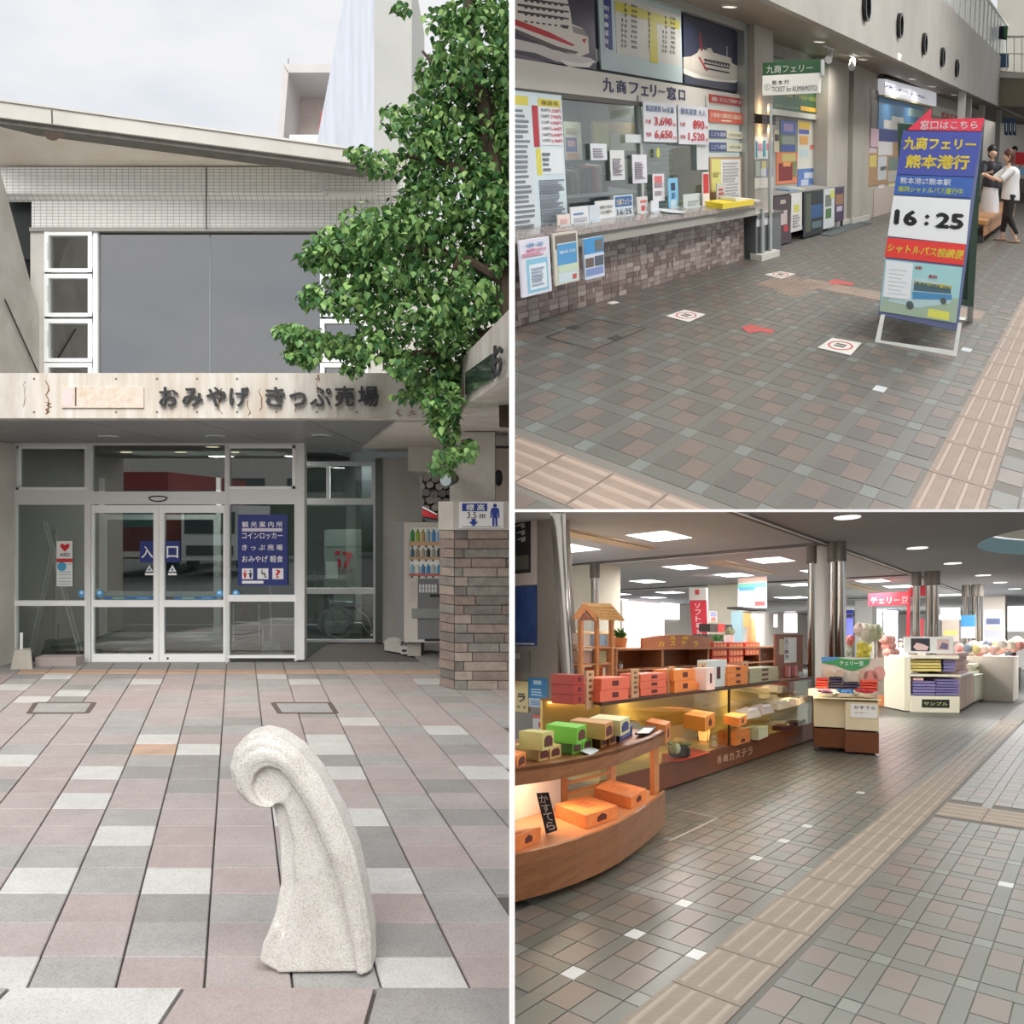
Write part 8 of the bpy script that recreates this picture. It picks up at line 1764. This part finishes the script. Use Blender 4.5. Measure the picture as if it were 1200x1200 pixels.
# further stands on the right
def stand2(px0, px1, pyb0, pyb1, pyt, label, c, rows, dep=1.0):
    a = zb2.at(px0, pyb0); Pn = Pl(S_, a, zb2.at(px1, pyb1) - a, (0, 0, 1)); t = thing(S_, 'sweets_stand', label, 'stand', a)
    L_ = Pn.uv(px1, pyb1)[0]; h = Pn.uv(px0, pyt)[1]
    B(S_).mbox(Pn, 0, 0.05, L_, h * .55, flat(*c), 0, -dep).out('cabinet', t); B(S_).mbox(Pn, .02, 0, L_ - .02, .05, flat(90, 80, 76), -.03, -dep).out('plinth', t)
    B(S_).mbox(Pn, 0, h * .55, L_, h * .57, WHITE(), .02, -dep).out('counter_board', t); B(S_).mbox(Pn, 0, h * .57, L_, h, flat(220, 212, 206), -dep * .8, -dep).out('back_panel', t)
    for k in range(3): B(S_).mbox(Pn, 0.001 + L_ * k / 3, .06, L_ * k / 3 + .02, h * .54, flat(190, 184, 170), .006, 0).out('panel_joint', t)
    for i, (f0, f1, n, cc, what) in enumerate(rows):
        for k in range(n):
            B(S_).mbox(Pn, L_ * f0, h * (.575 + k * .07), L_ * f1, h * (.575 + (k + 1) * .07) - .01, flat(*cc), -.1 - .05 * (k % 2), -dep * .6).out('carton', label='%s, %s up, on the %s' % (what, ('lowest', 'second', 'third', 'fourth', 'fifth')[k], label.split(' beyond')[0].split(' with')[0]), cat='carton', group='cartons on the far stands')
    return t
stand2(1141, 1176, 825, 812, 766, 'long cream stand with a gold roofed tray beyond the two-picture stand', (222, 218, 196), [(.05, .4, 3, (226, 226, 196), 'pale cream carton'), (.45, .7, 4, (206, 180, 120), 'gold carton'), (.72, .97, 4, (150, 130, 130), 'mauve brown carton')])
stand2(1126, 1141, 834, 825, 760, 'narrow pink sided stand beyond the violet piles', (206, 176, 160), [(.1, .9, 5, (206, 170, 164), 'rose carton')])
stand2(1176, 1196, 812, 803, 768, 'grey lilac stand beyond the long cream one', (150, 140, 146), [(.05, .5, 4, (200, 204, 214), 'silver blue carton'), (.52, .95, 3, (170, 160, 176), 'lilac carton')])
gr = B(S_); a_ = xplane(S_, 29).at(1122, 768); c_ = xplane(S_, 29).at(1192, 768)
gr.box(27.5, c_.y, 0, 29.5, a_.y, a_.z - .0, flat(206, 198, 186)).out('goods_rack', label='long pale rack carrying bagged goods behind the far stands', cat='rack')
for i in range(22):
    px, py = 1124 + i * 3.4, 759 + (i * 7 % 5) * 1.6 - i * .3; q = xplane(S_, 27.8 + (i % 3) * .5).at(px, py)
    c = [(226, 160, 150), (206, 200, 190), (226, 190, 176), (120, 130, 140), (226, 220, 200), (214, 170, 160), (200, 190, 130)][i % 7]
    B(S_).ball(q, .14 + (i % 3) * .02, flat(*c), 8, .9).out('bagged_goods', label='bag of goods on a rack above the far stands, %s' % ('coral', 'pale grey', 'peach', 'slate', 'cream', 'salmon', 'straw')[i % 7], cat='bag', group='bagged goods above the far stands %s' % ('coral', 'pale grey', 'peach', 'slate', 'cream', 'salmon', 'straw')[i % 7])
# service equipment behind the shelf
t = thing(S_, 'till_machine', 'black till with a red panel behind the shelf', 'till', YSx.at(845, 745)); Yt = yplane(S_, 7.5)
B(S_).pbox(Yt, 832, 731, 858, 741, flat(60, 54, 52), 0, -.3).out('screen', t); B(S_).pbox(Yt, 841, 731, 849, 741, flat(214, 60, 60), .01, 0).out('red_panel', t); B(S_).pbox(Yt, 829, 743, 850, 775, flat(80, 74, 70), 0, -.4).out('body', t)
poster(Yt, 831, 716, 840, 729, 'small notice with a blue and red picture on the beige pillar', (200, 196, 190), blocks=[(.1, .05, .9, .5, (130, 140, 176)), (.2, .55, .8, .95, (206, 110, 100))])
t = thing(S_, 'drinks_dispenser', 'tall glass fronted drinks dispenser with golden bottles behind the shelf', 'dispenser', yplane(S_, 7.6).at(885, 760)); Yd = yplane(S_, 7.6)
B(S_).pbox(Yd, 868, 711, 897, 716, flat(44, 44, 50), .02, -.4).out('top_bar', t); B(S_).pbox(Yd, 869, 716, 871, 762, flat(150, 180, 190), .0, -.3).out('post', t); B(S_).pbox(Yd, 884, 716, 900, 775, flat(222, 222, 214), -.1, -.4).out('body', t); B(S_).pbox(Yd, 872, 718, 882, 735, flat(206, 170, 100), -.05, -.2).out('golden_picture', t)
t = thing(S_, 'wooden_goods', 'tall tan cone shaped loaf bag on the shelf end', 'bag', YSx.at(890, 760)); q = YSx.at(890, 761, -.2)
B(S_).rev(q, [(.1, 0), (.11, .2), (.09, .45), (.06, .62)], mat('tan_bag', (214, 164, 110), .6), 14).out('bag', t)
# far shopkeeper and visitor
figure(S_, zb2.at(1034, 818) + V((6, .6, 0)), math.radians(200), 1.55, 'shopkeeper in a white top with black hair far behind the stalls', (232, 234, 240), (70, 70, 80), (60, 40, 36), bob=False, arms='down')
q = zplane(S_, 0).at(1186, 797); figure(S_, q, math.radians(60), 1.5, 'distant visitor in a dark red top near the last stand', (96, 30, 40), (90, 80, 90), (40, 26, 30), arms='down')
# floor outline patch near the curved counter
P = [zb2.at(*k) for k in ((795, 949), (841, 959), (784, 986))]
b = B(S_)
for i in range(2):
    p, r = P[i], P[i + 1]; d = (r - p).normalized(); nn = V((-d.y, d.x, 0)) * .012; b.prism([p - nn + V((0, 0, .001)), r - nn + V((0, 0, .001)), r + nn + V((0, 0, .001)), p + nn + V((0, 0, .001))], (0, 0, .002), flat(176, 164, 150))
b.out('cover_outline', label='thin pale corner outline of a floor cover by the curved counter', cat='cover')
for o in bpy.data.objects: o['_pl'] = o.get('_pl', 3) 
# ---------------------------------------------------------------- trim every place at its party wall
def clip_all():
    bpy.context.view_layer.update()
    for o in list(bpy.data.objects):
        if o.type != 'MESH' or o.name.startswith(('wall_party', 'ceiling_party')): continue
        fr = o.get('_pl', 0)
        mw = o.matrix_world
        bb = [mw @ V(c) for c in o.bound_box]
        x0 = min(v.x for v in bb); x1 = max(v.x for v in bb); z0 = min(v.z for v in bb); z1 = max(v.z for v in bb)
        cuts = []
        if fr == 1:
            if x1 > -.0098: cuts.append((V((-.0098, 0, 0)), V((1, 0, 0)), x0 > -.0098))
        else:
            if x0 < .0098: cuts.append((V((.0098, 0, 0)), V((-1, 0, 0)), x1 < .0098))
            if fr == 2 and z0 < 1.8095: cuts.append((V((0, 0, 1.8095)), V((0, 0, -1)), z1 < 1.8095))
            if fr == 3 and z1 > 1.7995: cuts.append((V((0, 0, 1.7995)), V((0, 0, 1)), z0 > 1.7995))
        if not cuts: continue
        if any(c[2] for c in cuts):
            if not o.children: bpy.data.objects.remove(o)
            continue
        if o.data.users > 1: o.data = o.data.copy()
        inv = mw.inverted(); n3 = mw.to_3x3().transposed()
        bm = bmesh.new(); bm.from_mesh(o.data)
        for co, no, _ in cuts:
            r = bmesh.ops.bisect_plane(bm, geom=bm.verts[:] + bm.edges[:] + bm.faces[:], plane_co=inv @ co, plane_no=(n3 @ no).normalized(), clear_outer=True, dist=1e-5)
            ed = [e for e in r['geom_cut'] if isinstance(e, bmesh.types.BMEdge)]
            if len(ed) < 4000:
                try: bmesh.ops.contextual_create(bm, geom=ed) if len(ed) < 5 else bmesh.ops.holes_fill(bm, edges=ed, sides=0)
                except Exception: pass
        nv = len(bm.verts); bm.to_mesh(o.data); bm.free()
        if nv == 0 and not o.children: bpy.data.objects.remove(o)
    while True:
        bpy.context.view_layer.update()
        dead = [o for o in bpy.data.objects if o.type == 'EMPTY' and not o.children]
        if not dead: break
        for o in dead: bpy.data.objects.remove(o)
clip_all()
for o in bpy.data.objects:
    if '_pl' in o: del o['_pl']
